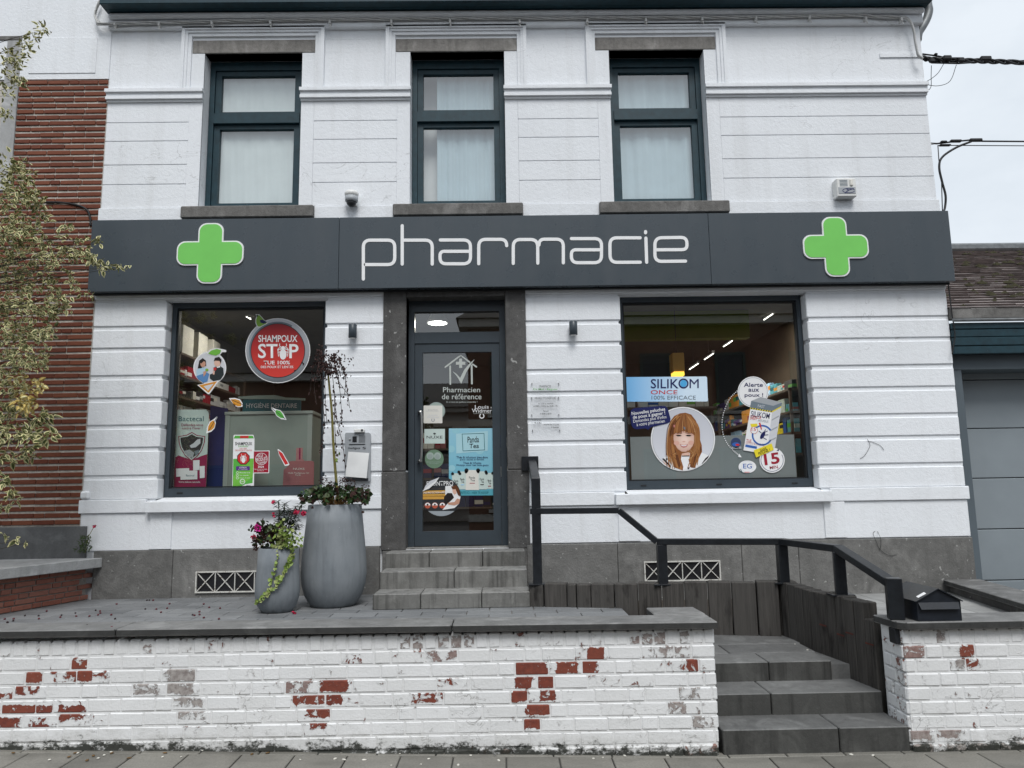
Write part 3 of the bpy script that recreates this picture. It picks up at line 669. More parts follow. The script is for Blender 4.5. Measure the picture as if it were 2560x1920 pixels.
# ================================================================== the pharmacy building
bd = thing('pharmacy_building', 'white plastered two storey pharmacy house with grooved courses and grey stone plinth', 'building', (0, 7.6, TZ))
XL, XR = -4.222, 4.706
W1, W2, W3 = (-3.20, -2.135), (-.955, .076), (1.229, 2.278)      # upper windows
WZ0, WZ1 = 4.60, 6.356
SL, SR = (-3.475, -1.828), (1.25, 3.21); SZ0, SZ1 = 1.555, 3.592   # shop windows
DX = (-.985, .045); DZ1 = 3.63
# core wall with openings (a little larger than the finished openings)
cy0, cy1 = F+.014, F+.30
def fillrow(z0, z1, holes, y0=cy0, y1=cy1):
    out = []; x = XL
    for a, b in holes: out.append((x, a, y0, y1, z0, z1)); x = b
    out.append((x, XR, y0, y1, z0, z1)); return out
e_ = .02
core = fillrow(.4, 1.0, []) + fillrow(1.0, SZ0-.05, [DX]) + fillrow(SZ0-.05, SZ1, [(SL[0]-e_, SL[1]+e_), DX, (SR[0]-e_, SR[1]+e_)]) + fillrow(SZ1, 3.70, [DX]) + fillrow(3.70, 4.40, [])
core += fillrow(4.40, WZ0, [], F+.012) + fillrow(WZ0, WZ1, [W1, W2, W3], F+.012) + fillrow(WZ1, 6.95, [], F+.012)
boxes('wall', core, 'plaster', bd)
boxes('side_wall', [(XL, XL+.3, cy1, 13.5, .4, 6.95)], 'plaster', bd); boxes('side_wall', [(XR-.3, XR, cy1, 13.5, .4, 6.95)], 'plaster', bd)
boxes('back_wall', [(XL, XR, 13.5, 13.8, .4, 6.95)], 'plaster', bd); boxes('roof_slab', [(XL, XR, cy1, 13.5, 6.80, 6.94)], 'dark_room', bd); boxes('floor_slab', [(XL+.3, XR-.3, cy1, 13.5, 3.80, 4.35)], 'dark_room', bd)  # roof and floor slabs are unseen, added to block light from above
boxes('room_partition', [(XL+.3, XR-.3, 8.7, 8.8, 4.36, 6.79)], 'dark_room', bd)
# lower rusticated courses
CZ = [(3.315, 3.566), (3.087, 3.274), (2.80, 3.048), (2.57, 2.757), (2.289, 2.528), (2.061, 2.248), (1.781, 2.021), (1.540, 1.741)]
PIERS = [(XL, SL[0]), (SL[1], -1.222), (.256, SR[0]), (SR[1], XR)]
for a, b in PIERS:
    for z0, z1 in CZ: box('plaster_course', a, b, F + random.uniform(-.001, .001), F+.14, z0, z1, 'plaster', bd, .007)
# band under the windows, head band under the sign
for a, b in ((XL-.02, SL[0]-.10), (SL[1]+.06, -1.222), (.256, SR[0]-.13), (SR[1]+.10, XR+.02)): box('plaster_band', a, b, F-.022, F+.02, 1.406, 1.538, 'plaster', bd, .006)
for a, b in ((XL, -1.222), (.256, XR)): box('lintel_band', a, b, F-.012, F+.02, 3.600, 3.70, 'plaster', bd, .004)
for a, b in ((SL[0]-.085, SL[1]+.055), (SR[0]-.125, SR[1]+.095)): box('window_sill', a, b, F-.075, F+.16, 1.405, 1.514, 'plaster', bd, .006)
for a, b in ((SL[0]+.0, SL[1]), (SR[0], SR[1])): mk('sill_slope', [(a, F-.065, 1.515), (b, F-.065, 1.515), (b, F+.16, 1.553), (a, F+.16, 1.553)], [(0,1,2,3)], 'plaster', bd)
for a, b in ((XL, -1.222), (.256, XR)): box('plaster_apron', a, b, F-.002, F+.02, 1.038, 1.404, 'plaster', bd, .004)
for xa in (SL[0]-.05, SR[0]-.10, SR[1]+.02): box('apron_strip', xa, xa+.215, F-.018, F, 1.045, 1.403, 'plaster', bd, .004)
box('corner_patch', XL-.015, XL+.08, F-.03, F+.02, 1.545, 1.63, 'plaster', bd, .02)
# plinth stones
pl = [at(*K7(650, 1100), F).x, at(*K7(1115, 1100), F).x, -2.2, at(*T7(650, 1000), F).x, -1.235]
pl = [-4.06, at(*K7(1115, 1100), F).x, at(*T7(650, 1000), F).x, -1.235]
for a, b in zip(pl, pl[1:]): box('plinth_stone', a+.002, b-.002, F-.028, F+.03, .45, 1.036, 'bluestone', bd, .005)
pr = [.225, at(*K8(1783, 1000), F).x, at(*K9(392, 1000), F).x, at(*K9(757, 1000), F).x, XR]
for a, b in zip(pr, pr[1:]): box('plinth_stone', a+.002, b-.002, F-.028, F+.03, .45, 1.028, 'bluestone', bd, .005)
# upper storey: plaster plates with fine joints
GZ = [4.592, 4.857, 5.077, 5.345, 5.558, 5.79]
UP = [(XL, W1[0], 0, .14), (W1[1], W2[0], .14, .14), (W2[1], W3[0], .14, .14), (W3[1], XR, .14, 0)]
for a, b, l, r in UP:
    if l: box('plaster_margin', a, a+l-.001, F, F+.02, GZ[0], GZ[-1], 'plaster', bd)
    if r: box('plaster_margin', b-r+.001, b, F, F+.02, GZ[0], GZ[-1], 'plaster', bd)
    for z0, z1 in zip(GZ, GZ[1:]): box('plaster_panel', a+l, b-r, F, F+.02, z0+.0035, z1-.0035, 'plaster', bd, .003)
    box('plaster_panel', a, b, F+.002, F+.02, 5.80, WZ1+.001, 'plaster', bd)
    # string course: stepped moulding
    boxes('string_course', [(a-.015 if a == XL else a-.012, b+.012, F-.055, F+.005, 5.888, 5.925), (a-.005, b+.005, F-.032, F+.005, 5.845, 5.887), (a-.008, b+.008, F-.042, F+.005, 5.812, 5.844), (a-.003, b+.003, F-.018, F+.005, 5.787, 5.811)], 'plaster', bd)
SILLX = ((-3.353, -1.963), (-1.126, .25), (1.064, 2.447))
xs_ = [XL-.015] + [v for s_ in SILLX for v in s_] + [XR+.015]
for i in range(0, 8, 2): box('sill_band', xs_[i], xs_[i+1], F-.02, F+.01, 4.38, 4.588, 'plaster', bd, .005)
box('plaster_panel', XL, XR, F+.001, F+.02, WZ1+.155, 6.70, 'plaster', bd)
LINX = ((-3.335, -1.993), (-1.113, .217), (1.081, 2.414))
for i, ((a, b), (la, lb_)) in enumerate(zip((W1, W2, W3), LINX)):
    if i == 0: box('plaster_panel', XL, la, F+.0015, F+.02, WZ1+.0, WZ1+.154, 'plaster', bd)
    nx = LINX[i+1][0] if i < 2 else XR
    box('plaster_panel', lb_, nx, F+.0015, F+.02, WZ1, WZ1+.154, 'plaster', bd)
    box('window_lintel', la, lb_, F-.004, F+.17, WZ1, WZ1+.153, 'lintel_stone', bd, .006)
    sx = SILLX[i]; box('window_sill', sx[0], sx[1], F-.07, F+.19, 4.455, 4.585, 'sill_stone', bd, .010)
    for k, (o_, wd, pr_) in enumerate(((0, .036, .050), (.034, .030, .036), (.062, .040, .022))):       # three-step moulding round the head
        xa, xb, zt = la-.105+o_, lb_+.105-o_, 6.648-o_
        mk('head_moulding', [(xa, F-pr_, 5.927), (xa+wd, F-pr_, 5.927), (xa+wd, F-pr_, zt-wd), (xb-wd, F-pr_, zt-wd), (xb-wd, F-pr_, 5.927), (xb, F-pr_, 5.927), (xb, F-pr_, zt), (xa, F-pr_, zt)] +
           [(xa, F+.002, 5.927), (xa+wd, F+.002, 5.927), (xa+wd, F+.002, zt-wd), (xb-wd, F+.002, zt-wd), (xb-wd, F+.002, 5.927), (xb, F+.002, 5.927), (xb, F+.002, zt), (xa, F+.002, zt)],
           [(0,1,2,7), (7,2,3,6), (3,4,5,6)] + [(j, 8+j, 8+(j+1) % 8, (j+1) % 8) for j in range(8)], 'plaster', bd)
# frieze, soffit and gutter
box('frieze', XL-.02, XR+.02, F-.05, F+.02, 6.625, 6.79, 'plaster', bd, .004); box('frieze_cove', XL-.01, XR+.03, F-.10, F-.0505, 6.72, 6.79, 'plaster', bd, .02)
gu = box('gutter', XL-.03, XR+.06, F-.235, F-.045, 6.792, 6.98, 'petrol', bd, .006); box('soffit', XL-.02, XR+.05, F-.14, F+.02, 6.79, 6.80, 'petrol', bd)
mk('roof', [(XL-.03, F-.2, 6.985), (XR+.06, F-.2, 6.985), (XR+.06, 10.6, 9.1), (XL-.03, 10.6, 9.1), (XL-.03, 13.8, 6.985), (XR+.06, 13.8, 6.985), (XL-.03, F-.05, 6.95), (XR+.06, F-.05, 6.95), (XL-.03, 13.8, 6.95), (XR+.06, 13.8, 6.95)], [(0,1,2,3), (3,2,5,4), (0,3,4,8,6), (1,7,9,5,2)], 'roof', bd)
dp = [at(*T3(x, y), 7.60) for x, y in ((412, 30), (420, 80), (405, 140), (375, 195), (345, 245), (335, 300))]
tube('downpipe', spline([dp[0]+Vector((0, 0, .25))] + dp, 5), .045, 'zinc', bd, 12)

# ---- upper windows
def framebox(name, x0, x1, z0, z1, y0, y1, wl, wr, wb, wt, mat, parent):
    return boxes(name, [(x0, x0+wl, y0, y1, z0, z1), (x1-wr, x1, y0, y1, z0, z1), (x0+wl, x1-wr, y0, y1, z0, z0+wb), (x0+wl, x1-wr, y0, y1, z1-wt, z1)], mat, parent)
def curtain(name, x0, x1, z0, z1, Y, mat, parent, amp=.02, waves=9, seed=0, slant=0):
    rr = random.Random(seed); n = 90; ph = [rr.uniform(0, 6.3) for _ in range(4)]; vs = []
    for j in range(9):
        t = j/8
        for i in range(n+1):
            u = i/n; y = Y + amp*(math.sin(u*waves*6.28+ph[0]+slant*t) + .6*math.sin(u*waves*2.3*6.28+ph[1]+slant*t*.7) + .5*math.sin(u*waves*.4*6.28+ph[2]))
            vs.append((x0+(x1-x0)*u, y, z0+(z1-z0)*t))
    return mk(name, vs, [(j*(n+1)+i, j*(n+1)+i+1, (j+1)*(n+1)+i+1, (j+1)*(n+1)+i) for j in range(8) for i in range(n)], mat, parent, True)
for i, (a, b) in enumerate((W1, W2, W3)):
    yw = F+.165; zt0, zt1 = 5.62, 5.735
    win = framebox('window_frame', a+.004, b-.004, WZ0-.005, WZ1-.002, yw, yw+.09, .055, .055, .055, .10, 'petrol', bd)
    boxes('transom', [(a+.06, b-.06, yw-.018, yw+.07, zt0, zt1)], 'petrol', win)
    lo = framebox('sash', a+.062, b-.062, WZ0+.052, zt0-.004, yw+.02, yw+.075, .062, .062, .058, .050, 'petrol', win)
    up = framebox('sash', a+.062, b-.062, zt1+.004, WZ1-.106, yw+.02, yw+.075, .062, .062, .03, .052, 'petrol', win)
    mk('pane', [(a+.12, yw+.05, WZ0+.105), (b-.12, yw+.05, WZ0+.105), (b-.12, yw+.05, zt0-.05), (a+.12, yw+.05, zt0-.05)], [(0,1,2,3)], 'window_glass', win)
    mk('pane', [(a+.12, yw+.05, zt1+.03), (b-.12, yw+.05, zt1+.03), (b-.12, yw+.05, WZ1-.155), (a+.12, yw+.05, WZ1-.155)], [(0,1,2,3)], 'window_glass', win)
    if i == 0: curtain('curtain', a+.02, b-.02, WZ0, WZ1, yw+.10, 'curtain', win, .0035, 6, 3, 9)
    elif i == 1:
        curtain('curtain', a+.27, b-.02, WZ0, WZ1, yw+.12, 'curtain_blue', win, .007, 5, 5); boxes('inner_jamb', [(a+.02, a+.26, yw+.24, yw+.26, WZ0, WZ1)], 'blind', win)
    else: curtain('curtain', a+.02, b-.02, WZ0, WZ1, yw+.12, 'curtain_blue', win, .008, 4, 8)

# ---- shop windows
YG = F+.185
def shop_window(x0, x1, film=None):
    y0 = F+.142
    fr = framebox('shop_window_frame', x0, x1, SZ0, SZ1, y0, y0+.09, .046, .046, .088, .055, 'anthracite', bd)
    framebox('glazing_bead', x0+.047, x1-.047, SZ0+.09, SZ1-.057, y0+.02, y0+.07, .016, .016, .012, .018, 'dark_rebate', fr)
    mk('pane', [(x0+.046, YG, SZ0+.085), (x1-.046, YG, SZ0+.085), (x1-.046, YG, SZ1-.055), (x0+.046, YG, SZ1-.055)], [(0,1,2,3)], 'shop_glass', fr)
    for u in (.10, .5, .90):
        if x0 < 0 and u == .5: continue
        xm = x0+(x1-x0)*u; box('drain_cap', xm-.03, xm+.03, y0-.006, y0+.01, SZ0+.032, SZ0+.047, 'dark_rebate', fr, .002)
    return fr
fl_ = shop_window(*SL); frr = shop_window(*SR)
zf = at(*QD(1000, 550), YG).z
box('frosted_film', SR[0]+.085, SR[1]-.15, YG+.004, YG+.006, SZ0+.102, zf, 'film', frr)
# ---- door: stone surround, frame, leaf
zj = at(*K8(350, 460), F).z
for a, b in ((-1.222, DX[0]), (DX[1], .256)):
    box('door_jamb_stone', a, b, F-.02, F+.2, zj+.002, 3.70, 'jamb_stone', bd, .007); box('door_jamb_stone', a-.005 if a < -1 else a-.002, b+.004, F-.026, F+.2, .995, zj-.002, 'jamb_stone', bd, .007)
    box('jamb_base', a+.01, b-.0, F-.022, F+.1, .56, .993, 'bluestone', bd, .005)
box('door_lintel', DX[0], DX[1], F-.01, F+.2, 3.585, 3.70, 'jamb_stone', bd, .005)
box('threshold', DX[0], DX[1], F+.02, F+.3, .995, 1.012, 'step_stone', bd)
dy = F+.17
dz_t0, dz_t1 = at(1140, 837, dy).z, at(1140, 858, dy).z
drf = framebox('door_frame', DX[0]+.003, DX[1]-.003, 1.013, 3.584, dy, dy+.09, .062, .062, .0, .115, 'anthracite', bd)
boxes('transom', [(DX[0]+.066, DX[1]-.066, dy, dy+.08, dz_t1+.003, dz_t0+.03)], 'anthracite', drf)
mk('transom_pane', [(DX[0]+.06, dy+.045, dz_t0+.02), (DX[1]-.06, dy+.045, dz_t0+.02), (DX[1]-.06, dy+.045, 3.48), (DX[0]+.06, dy+.045, 3.48)], [(0,1,2,3)], 'shop_glass', drf)
lx0, lx1 = DX[0]+.068, DX[1]-.068
leaf = framebox('door_leaf', lx0, lx1, 1.018, dz_t1-.002, dy+.012, dy+.075, .082, .082, .145, .092, 'anthracite', bd)
YD = dy+.04
mk('pane', [(lx0+.08, YD, 1.16), (lx1-.08, YD, 1.16), (lx1-.08, YD, dz_t1-.09), (lx0+.08, YD, dz_t1-.09)], [(0,1,2,3)], 'shop_glass', leaf)
h0, h1 = at(*QE(270, 1510), dy-.07), at(*QF(255, 520), dy-.07)
xh = at(*QE(358, 1600), dy-.07).x; xl = lx0+.045
tube('handle', spline([(xl, dy+.012, h0.z), (xl, dy-.03, h0.z), (xl+.03, dy-.065, h0.z), (xh-.02, dy-.07, h0.z-.005), (xh, dy-.07, h0.z-.05), (xh, dy-.07, h1.z+.05), (xh-.02, dy-.07, h1.z+.005), (xl+.03, dy-.065, h1.z), (xl, dy-.03, h1.z), (xl, dy+.012, h1.z)], 6), .013, 'steel', leaf, 10)
lk = at(*QF(247, 412), dy); box('lock_cylinder', lk.x-.007, lk.x+.007, dy+.002, dy+.013, lk.z-.017, lk.z+.017, 'steel', leaf, .003)

# ---- cellar vent grilles in the plinth
def vent(px0, px1, py0, py1, n):
    a, b = at(px0, py0, F-.03), at(px1, py1, F-.03); x0, x1, z1, z0 = a.x, b.x, a.z, b.z
    g = box('vent_grille', x0+.012, x1-.012, F-.0295, F-.028, z0+.012, z1-.012, 'p_black', bd)
    t_ = .012
    boxes('grille_frame', [(x0, x0+t_, F-.046, F-.028, z0, z1), (x1-t_, x1, F-.046, F-.028, z0, z1), (x0+t_, x1-t_, F-.046, F-.028, z0, z0+t_), (x0+t_, x1-t_, F-.046, F-.028, z1-t_, z1)], 'rusty', g)
    w1 = (x1-x0)/n
    for i in range(n):
        xa, xb = x0+w1*i, x0+w1*(i+1)
        bar('grille_bar', (xa+.01, F-.038, z0+.01), (xb-.01, F-.038, z1-.01), .008, .011, 'rusty', g, (0, 1, 0), 0); bar('grille_bar', (xa+.01, F-.034, z1-.01), (xb-.01, F-.034, z0+.01), .007, .011, 'rusty', g, (0, 1, 0), 0)
        if i: bar('grille_bar', (xa, F-.036, z0+.01), (xa, F-.036, z1-.01), .008, .012, 'rusty', g, (0, 1, 0), 0)
a_, b_ = K7(1262, 1103), K7(1262+500, 1232); vent(a_[0], b_[0], a_[1], b_[1], 4)
a_, b_ = K8(1953, 1038), K9(263, 1160); vent(a_[0], b_[0], a_[1], b_[1], 4)

# ================================================================== signboard
YS = 7.42
sg = thing('shop_sign', 'long anthracite fascia sign reading pharmacie in white letters', 'sign', (0, 7.48, 3.65))
sx0, sx1 = at(224, 640, YS).x, at(2380, 615, YS).x
sz1 = (at(229, 549, YS).z + at(2372, 528, YS).z)/2; sz0 = (at(219, 729, YS).z + at(2388, 703, YS).z)/2
j1, j2 = at(*K4(2179, 300), YS).x, at(*K6(192, 320), YS).x
for a, b in ((sx0, j1), (j1, j2), (j2, sx1)): box('sign_panel', a+.0015, b-.0015, YS, F-.013, sz0, sz1, 'sign', sg, .003)
box('sign_backing', sx0+.02, sx1-.02, F-.06, F-.0135, sz0-.012, sz0-.001, 'dark_rebate', sg)
def stroke(name, pts, wd, Y, mat, parent, th):
    return poly(name, stroke_pts(pts, wd), Y, mat, parent, th)
LET = {'p': [[(150,508),(150,258),(352,258),(352,415),(163,415)]], 'h': [[(400,165),(400,412)], [(411,258),(593,258),(593,412)]],
       'a': [[(645,257),(839,257),(839,410),(643,410),(643,330),(672,330)], [(672,330),(828,330)]], 'r': [[(892,410),(892,253),(1072,253),(1072,294)]],
       'm': [[(1114,408),(1114,254),(1271,254),(1272,406)], [(1279,290),(1279,252),(1436,252),(1436,404)]],
       'a2': [[(1488,248),(1682,248),(1681,403),(1488,403),(1488,320),(1518,320)], [(1518,320),(1670,320)]], 'c': [[(1930,243),(1735,243),(1737,401),(1931,400)]],
       'i': [[(1967,245),(1972,400)], [(1965,203),(1965,211)]], 'e': [[(2222,393),(2025,395),(2025,243),(2230,240),(2232,318),(2200,319)], [(2200,319),(2040,320)]]}
for k, ss in LET.items():
    for i, s_ in enumerate(ss):
        P = fillet([K5(*p) for p in s_], 46*S6) if len(s_) > 2 else [K5(*p) for p in s_]
        stroke('letter_'+k[0], P, 20.5*S6, YS-.004-.0006*i, 'letter_white', sg, .006)
def cross(q, cx, cy, name, label, wd=440, ht=414, arm=166):
    t = thing(name, label, 'pharmacy cross', at(*q(cx, cy), YS), 'green pharmacy crosses')
    c = at(*q(cx, cy), YS); k = S6/FPX*YS*1.0
    def out(gr, Y, mat, nm, th):
        W, H, A = wd*k/2-gr, ht*k/2-gr, arm*k/2-gr; r = .085-gr*.5
        pts = []
        def arc(x, z, a): return [(x+r*math.cos(R(a+t_*15)), z+r*math.sin(R(a+t_*15))) for t_ in range(7)]
        pts += arc(W-r, A-r, 0)[::1] + [(A, A)] + arc(A-r, H-r, 0) + arc(-A+r, H-r, 90) + [(-A, A)] + arc(-W+r, A-r, 90) + arc(-W+r, -A+r, 180) + [(-A, -A)] + arc(-A+r, -H+r, 180) + arc(A-r, -H+r, 270) + [(A, -A)] + arc(W-r, -A+r, 270)
        P = [Vector((c.x+x, Y, c.z+z)) for x, z in pts]; n = len(P); Q = [p+Vector((0, th, 0)) for p in P]
        mk(nm, P+Q, [tuple(range(n-1, -1, -1)), tuple(range(n, 2*n))] + [(i, (i+1) % n, n+(i+1) % n, n+i) for i in range(n)], mat, t)
    out(0, YS-.016, 'letter_white', 'border', .0155); out(.0145, YS-.020, 'pharmacy_green', 'face', .0035)
cross(K4, 1355, 344, 'pharmacy_cross', 'green cross with white rim at the left end of the sign'); cross(K6, 998, 302, 'pharmacy_cross', 'green cross with white rim at the right end of the sign')

# ================================================================== small fittings on the facade
for k, (q, x, y, lab) in enumerate(((K5, 82, 845, 'small dark cylinder wall lamp left of the door'), (K5, 1500, 826, 'small dark cylinder wall lamp right of the door'))):
    c = at(*q(x, y), F-.06); t = thing('wall_lamp', lab, 'lamp', (c.x, F, c.z), 'wall lamps beside the door')
    lathe('shade', [(.036, -.07), (.042, -.066), (.042, .068), (.036, .072)], (c.x, F-.065, c.z), 'anthracite', t, 24)
    box('mount', c.x-.025, c.x+.025, F-.03, F, c.z-.055, c.z+.04, 'anthracite', t, .004)
    lathe('lens', [(.03, -.073), (.03, -.0705)], (c.x, F-.065, c.z), 'white_plastic', t, 20)
# alarm box
c0, c1 = at(*K3(1005, 1145), F-.11), at(*K3(1140, 1262), F-.11)
al = thing('alarm_box', 'white square alarm siren box high on the right wall', 'alarm box', ((c0.x+c1.x)/2, F, c1.z))
box('casing', c0.x, c1.x, F-.11, F, c1.z, c0.z, 'white_plastic', al, .008)
wA, hA = c1.x-c0.x, c0.z-c1.z
for i in range(5): box('slot', c0.x+.03*wA/.2, c0.x+.55*wA, F-.1125, F-.105, c0.z-hA*(.14+.075*i), c0.z-hA*(.11+.075*i), 'p_slate', al)
box('strobe', c0.x+.66*wA, c0.x+.82*wA, F-.125, F-.105, c0.z-hA*.44, c0.z-hA*.08, 'p_cream', al, .008)
box('badge', c0.x+.06*wA, c0.x+.94*wA, F-.114, F-.108, c0.z-hA*.86, c0.z-hA*.50, 'p_silver', al, .002)
ce = K3(1085, 1225); poly('emblem', stroke_pts(circ(ce[0], ce[1], 15, 5.5, 30, 20, 340), 1.5), F-.1155, 'p_navy', al); poly('emblem_stroke', stroke_pts([K3(1062, 1240), K3(1085, 1222), K3(1115, 1212)], 2), F-.116, 'p_navy', al)
poly('emblem_stroke', stroke_pts([K3(1072, 1214), K3(1085, 1222)], 2), F-.1158, 'p_navy', al)
tube('lead', spline([at(*K3(x, y), F-.005) for x, y in ((1065, 1278), (1075, 1310), (1083, 1360))], 4), .0035, 'cable_grey', al)
# dome camera
cc = at(*K2(73, 1275), F-.1)
dm = thing('dome_camera', 'white dome security camera above the sign left of the middle window', 'camera', (cc.x, F, cc.z))
lathe('housing', [(.05, .025), (.066, .03), (.074, .052), (.074, .07), (.06, .086), (.02, .09)], (cc.x, F-.09, cc.z-.01), 'white_plastic', dm, 28)
lathe('collar', [(.055, -.028), (.066, -.02), (.070, .029)], (cc.x, F-.09, cc.z-.01), 'p_silver', dm, 28)
lathe('dome', [(.006, -.078), (.03, -.07), (.047, -.052), (.054, -.029)], (cc.x, F-.09, cc.z-.01), 'p_charcoal', dm, 24)
box('bracket', cc.x-.04, cc.x+.045, F-.06, F, cc.z-.06, cc.z+.06, 'white_plastic', dm, .006)
tube('lead', [at(*K2(x, y), F-.01) for x, y in ((98, 1325), (115, 1360), (138, 1396))], .005, 'cable_black', dm)
# night dispenser / intercom
a, b = at(*T8(185, 345), F-.045), at(*T8(710, 1355), F-.045)
ic = thing('night_bell_panel', 'grey metal night bell panel with paper taped over it', 'intercom', ((a.x+b.x)/2, F, b.z))
iw, ih = b.x-a.x, a.z-b.z
mkp = poly('panel', rrect(*T8(185, 345), *T8(710, 1355), 5), F-.045, 'p_silver', ic, .045)
ux = lambda u: a.x+iw*u
uz = lambda v: a.z-ih*v
box('screen', ux(.295), ux(.46), F-.047, F-.045, uz(.20), uz(.08), 'p_black', ic)
for i in range(7):
    for j in range(7): pass
for i in range(8): box('speaker_slot', ux(.54), ux(.79), F-.0465, F-.045, uz(.068+.019*i+.006), uz(.068+.019*i), 'p_charcoal', ic)
lathe('keyhole', [(.012, -.003), (.012, .003)], (ux(.2), F-.046, uz(.14)), 'steel', ic, 16).rotation_euler = (0, 0, 0)
box('ledge', ux(.17), ux(.79), F-.05, F-.045, uz(.25), uz(.235), 'p_charcoal', ic)
text('lettering', 'medigate', qb(T8, 250, 640, 500, 700), F-.0462, 'p_black', ic, 0, .02); text('lettering', 'S', qb(T8, 550, 640, 620, 690), F-.0462, 'p_black', ic, 0, .02)
box('top_device', ux(.37), ux(.77), F-.075, F-.02, uz(0)-.002, uz(-.065), 'white_plastic', ic, .004); box('sensor', ux(.64), ux(.72), F-.077, F-.074, uz(-.015), uz(-.06), 'p_charcoal', ic)
box('tray', ux(.06), ux(.93), F-.06, F-.044, uz(.985), uz(.93), 'p_charcoal', ic, .004)
# the sheet of paper, slightly buckled
pp = []; n = 8
c00, c10, c11, c01 = [Vector(T8(*p)) for p in ((258, 740), (690, 768), (645, 1290), (200, 1130))]
c01 = Vector(T8(205, 1255)); 
for j in range(n+1):
    for i in range(n+1):
        u, v = i/n, j/n; q_ = (c00*(1-u)+c10*u)*(1-v) + (c01*(1-u)+c11*u)*v
        p_ = at(q_.x, q_.y, F-.05); p_.y -= .008 + .018*math.sin(v*math.pi*.75)*(.4+.6*abs(u-.45)) + (.02*max(0, v-.55) if u > .4 else .035*max(0, v-.6)); pp.append(p_)
pm_ = mk('notice_paper', pp, [(j*(n+1)+i, j*(n+1)+i+1, (j+1)*(n+1)+i+1, (j+1)*(n+1)+i) for j in range(n) for i in range(n)], 'paper', None, True); tag(pm_, 'sheet of white paper taped over the night bell panel', 'paper')
# opening-hours plaques (clear acrylic on stand-offs)
def plaque(x0, y0, x1, y1, lab, lines, studs):
    a, b = at(*QH(x0, y0), F-.02), at(*QH(x1, y1), F-.02)
    t = thing('acrylic_plaque', lab, 'plaque', ((a.x+b.x)/2, F, b.z), 'plaques right of the door')
    box('plate', a.x, b.x, F-.022, F-.018, b.z, a.z, 'acrylic', t)
    for sx, sz in studs:
        c = at(*QH(sx, sz), F-.02); o = box('stud', c.x-.0045, c.x+.0045, F-.024, F, c.z-.0045, c.z+.0045, 'steel', t, .002)
    for s_, bx, m_, bo in lines: text('lettering', s_, qb(QH, *bx), F-.0235, m_, t, 0, bo)
plaque(220, 120, 860, 345, 'clear plaque naming the pharmacy in black and green, topmost of three', [('PHARMACIE', (415, 195, 655, 243), 'p_black', .0), ('De Mol - Regnier', (283, 262, 805, 312), 'p_green', .005)], [(255, 155), (825, 155)])
plaque(220, 400, 860, 860, "clear plaque headed HEURES D'OUVERTURE with opening times, middle of three", [("HEURES D'OUVERTURE", (315, 443, 765, 495), 'p_black', 0), ('du Lundi au Vendredi', (390, 570, 705, 602), 'p_black', .012), ('de 8h00 à 12h30 et de 13h30 à 19h.', (285, 622, 805, 657), 'p_black', .012), ('Samedi', (495, 728, 605, 762), 'p_black', .012), ('de 8h00 à 12h30.', (425, 783, 672, 818), 'p_black', .012)], [(248, 460), (818, 455), (252, 822), (825, 817)])
plaque(240, 900, 875, 1200, 'clear plaque with the pharmacists names, lowest of three', [('PHARMACIEN', (265, 925, 452, 960), 'p_black', 0), ('M. De Mol', (313, 982, 452, 1010), 'p_black', .015), ('PHARMACIEN TITULAIRE', (505, 1018, 830, 1052), 'p_black', 0), ('A. Seebrecht', (662, 1073, 832, 1100), 'p_black', .015)], [(270, 1155), (845, 1150)])
# grey power cable bundle along the frieze
cb = thing('cable_bundle', 'twisted grey cable bundle clipped along the frieze under the gutter', 'cable', (0, F-.06, 6.69))
ends = [at(*K1(640, 10), F-.06), at(*K1(620, 60), F-.06), at(*K1(612, 105), F-.07), at(*K1(640, 145), F-.08), at(*K1(720, 152), F-.08)]
mid = [(-2.6, 6.694), (-.9, 6.70), (.9, 6.695), (2.6, 6.69), (3.9, 6.70)]
tail = [at(*K3(x, y), F-.08) for x, y in ((1280, 108), (1420, 112), (1470, 130), (1500, 190), (1515, 280), (1530, 350), (1560, 375))]
base_ = spline(ends + [Vector((x, F-.075, z)) for x, z in mid] + tail, 22)
for k in range(3):
    pts = []
    s_acc = 0
    for i, p in enumerate(base_):
        if i: s_acc += (p-base_[i-1]).length
        an = s_acc*7.5 + k*2.094; pts.append(p + Vector((0, .011*math.cos(an), .011*math.sin(an))))
    tube('strand', pts, .0085, 'cable_grey', cb, 6)
for q, x, y in [(K1, 738, 155), (K1, 1022, 155), (K1, 1362, 150), (K1, 1738, 145), (K1, 2120, 140), (K2, 330, 140), (K2, 708, 138), (K2, 1155, 140), (K2, 1590, 135), (K2, 1967, 130), (K3, 143, 122), (K3, 490, 118), (K3, 835, 112), (K3, 1195, 118), (K3, 1425, 125)]:
    c = at(*q(x, y), F-.09)
    if c.x > 4.66: c.x = 4.66
    box('clip', c.x-.012, c.x+.012, F-.102, F-.04, c.z-.022, c.z+.024, 'cable_grey', cb, .004); bar('clip_tail', (c.x, F-.09, c.z-.015), (c.x+.012, F-.09, c.z-.06), .008, .006, 'cable_grey', cb, bev=0)
bk = at(*K3(1285, 345), F-.01), at(*K3(1540, 360), F-.01)
box('anchor_strap', bk[0].x, XR-.002, F-.012, F, bk[1].z-.012, bk[0].z+.006, 'plaster', cb, .002)
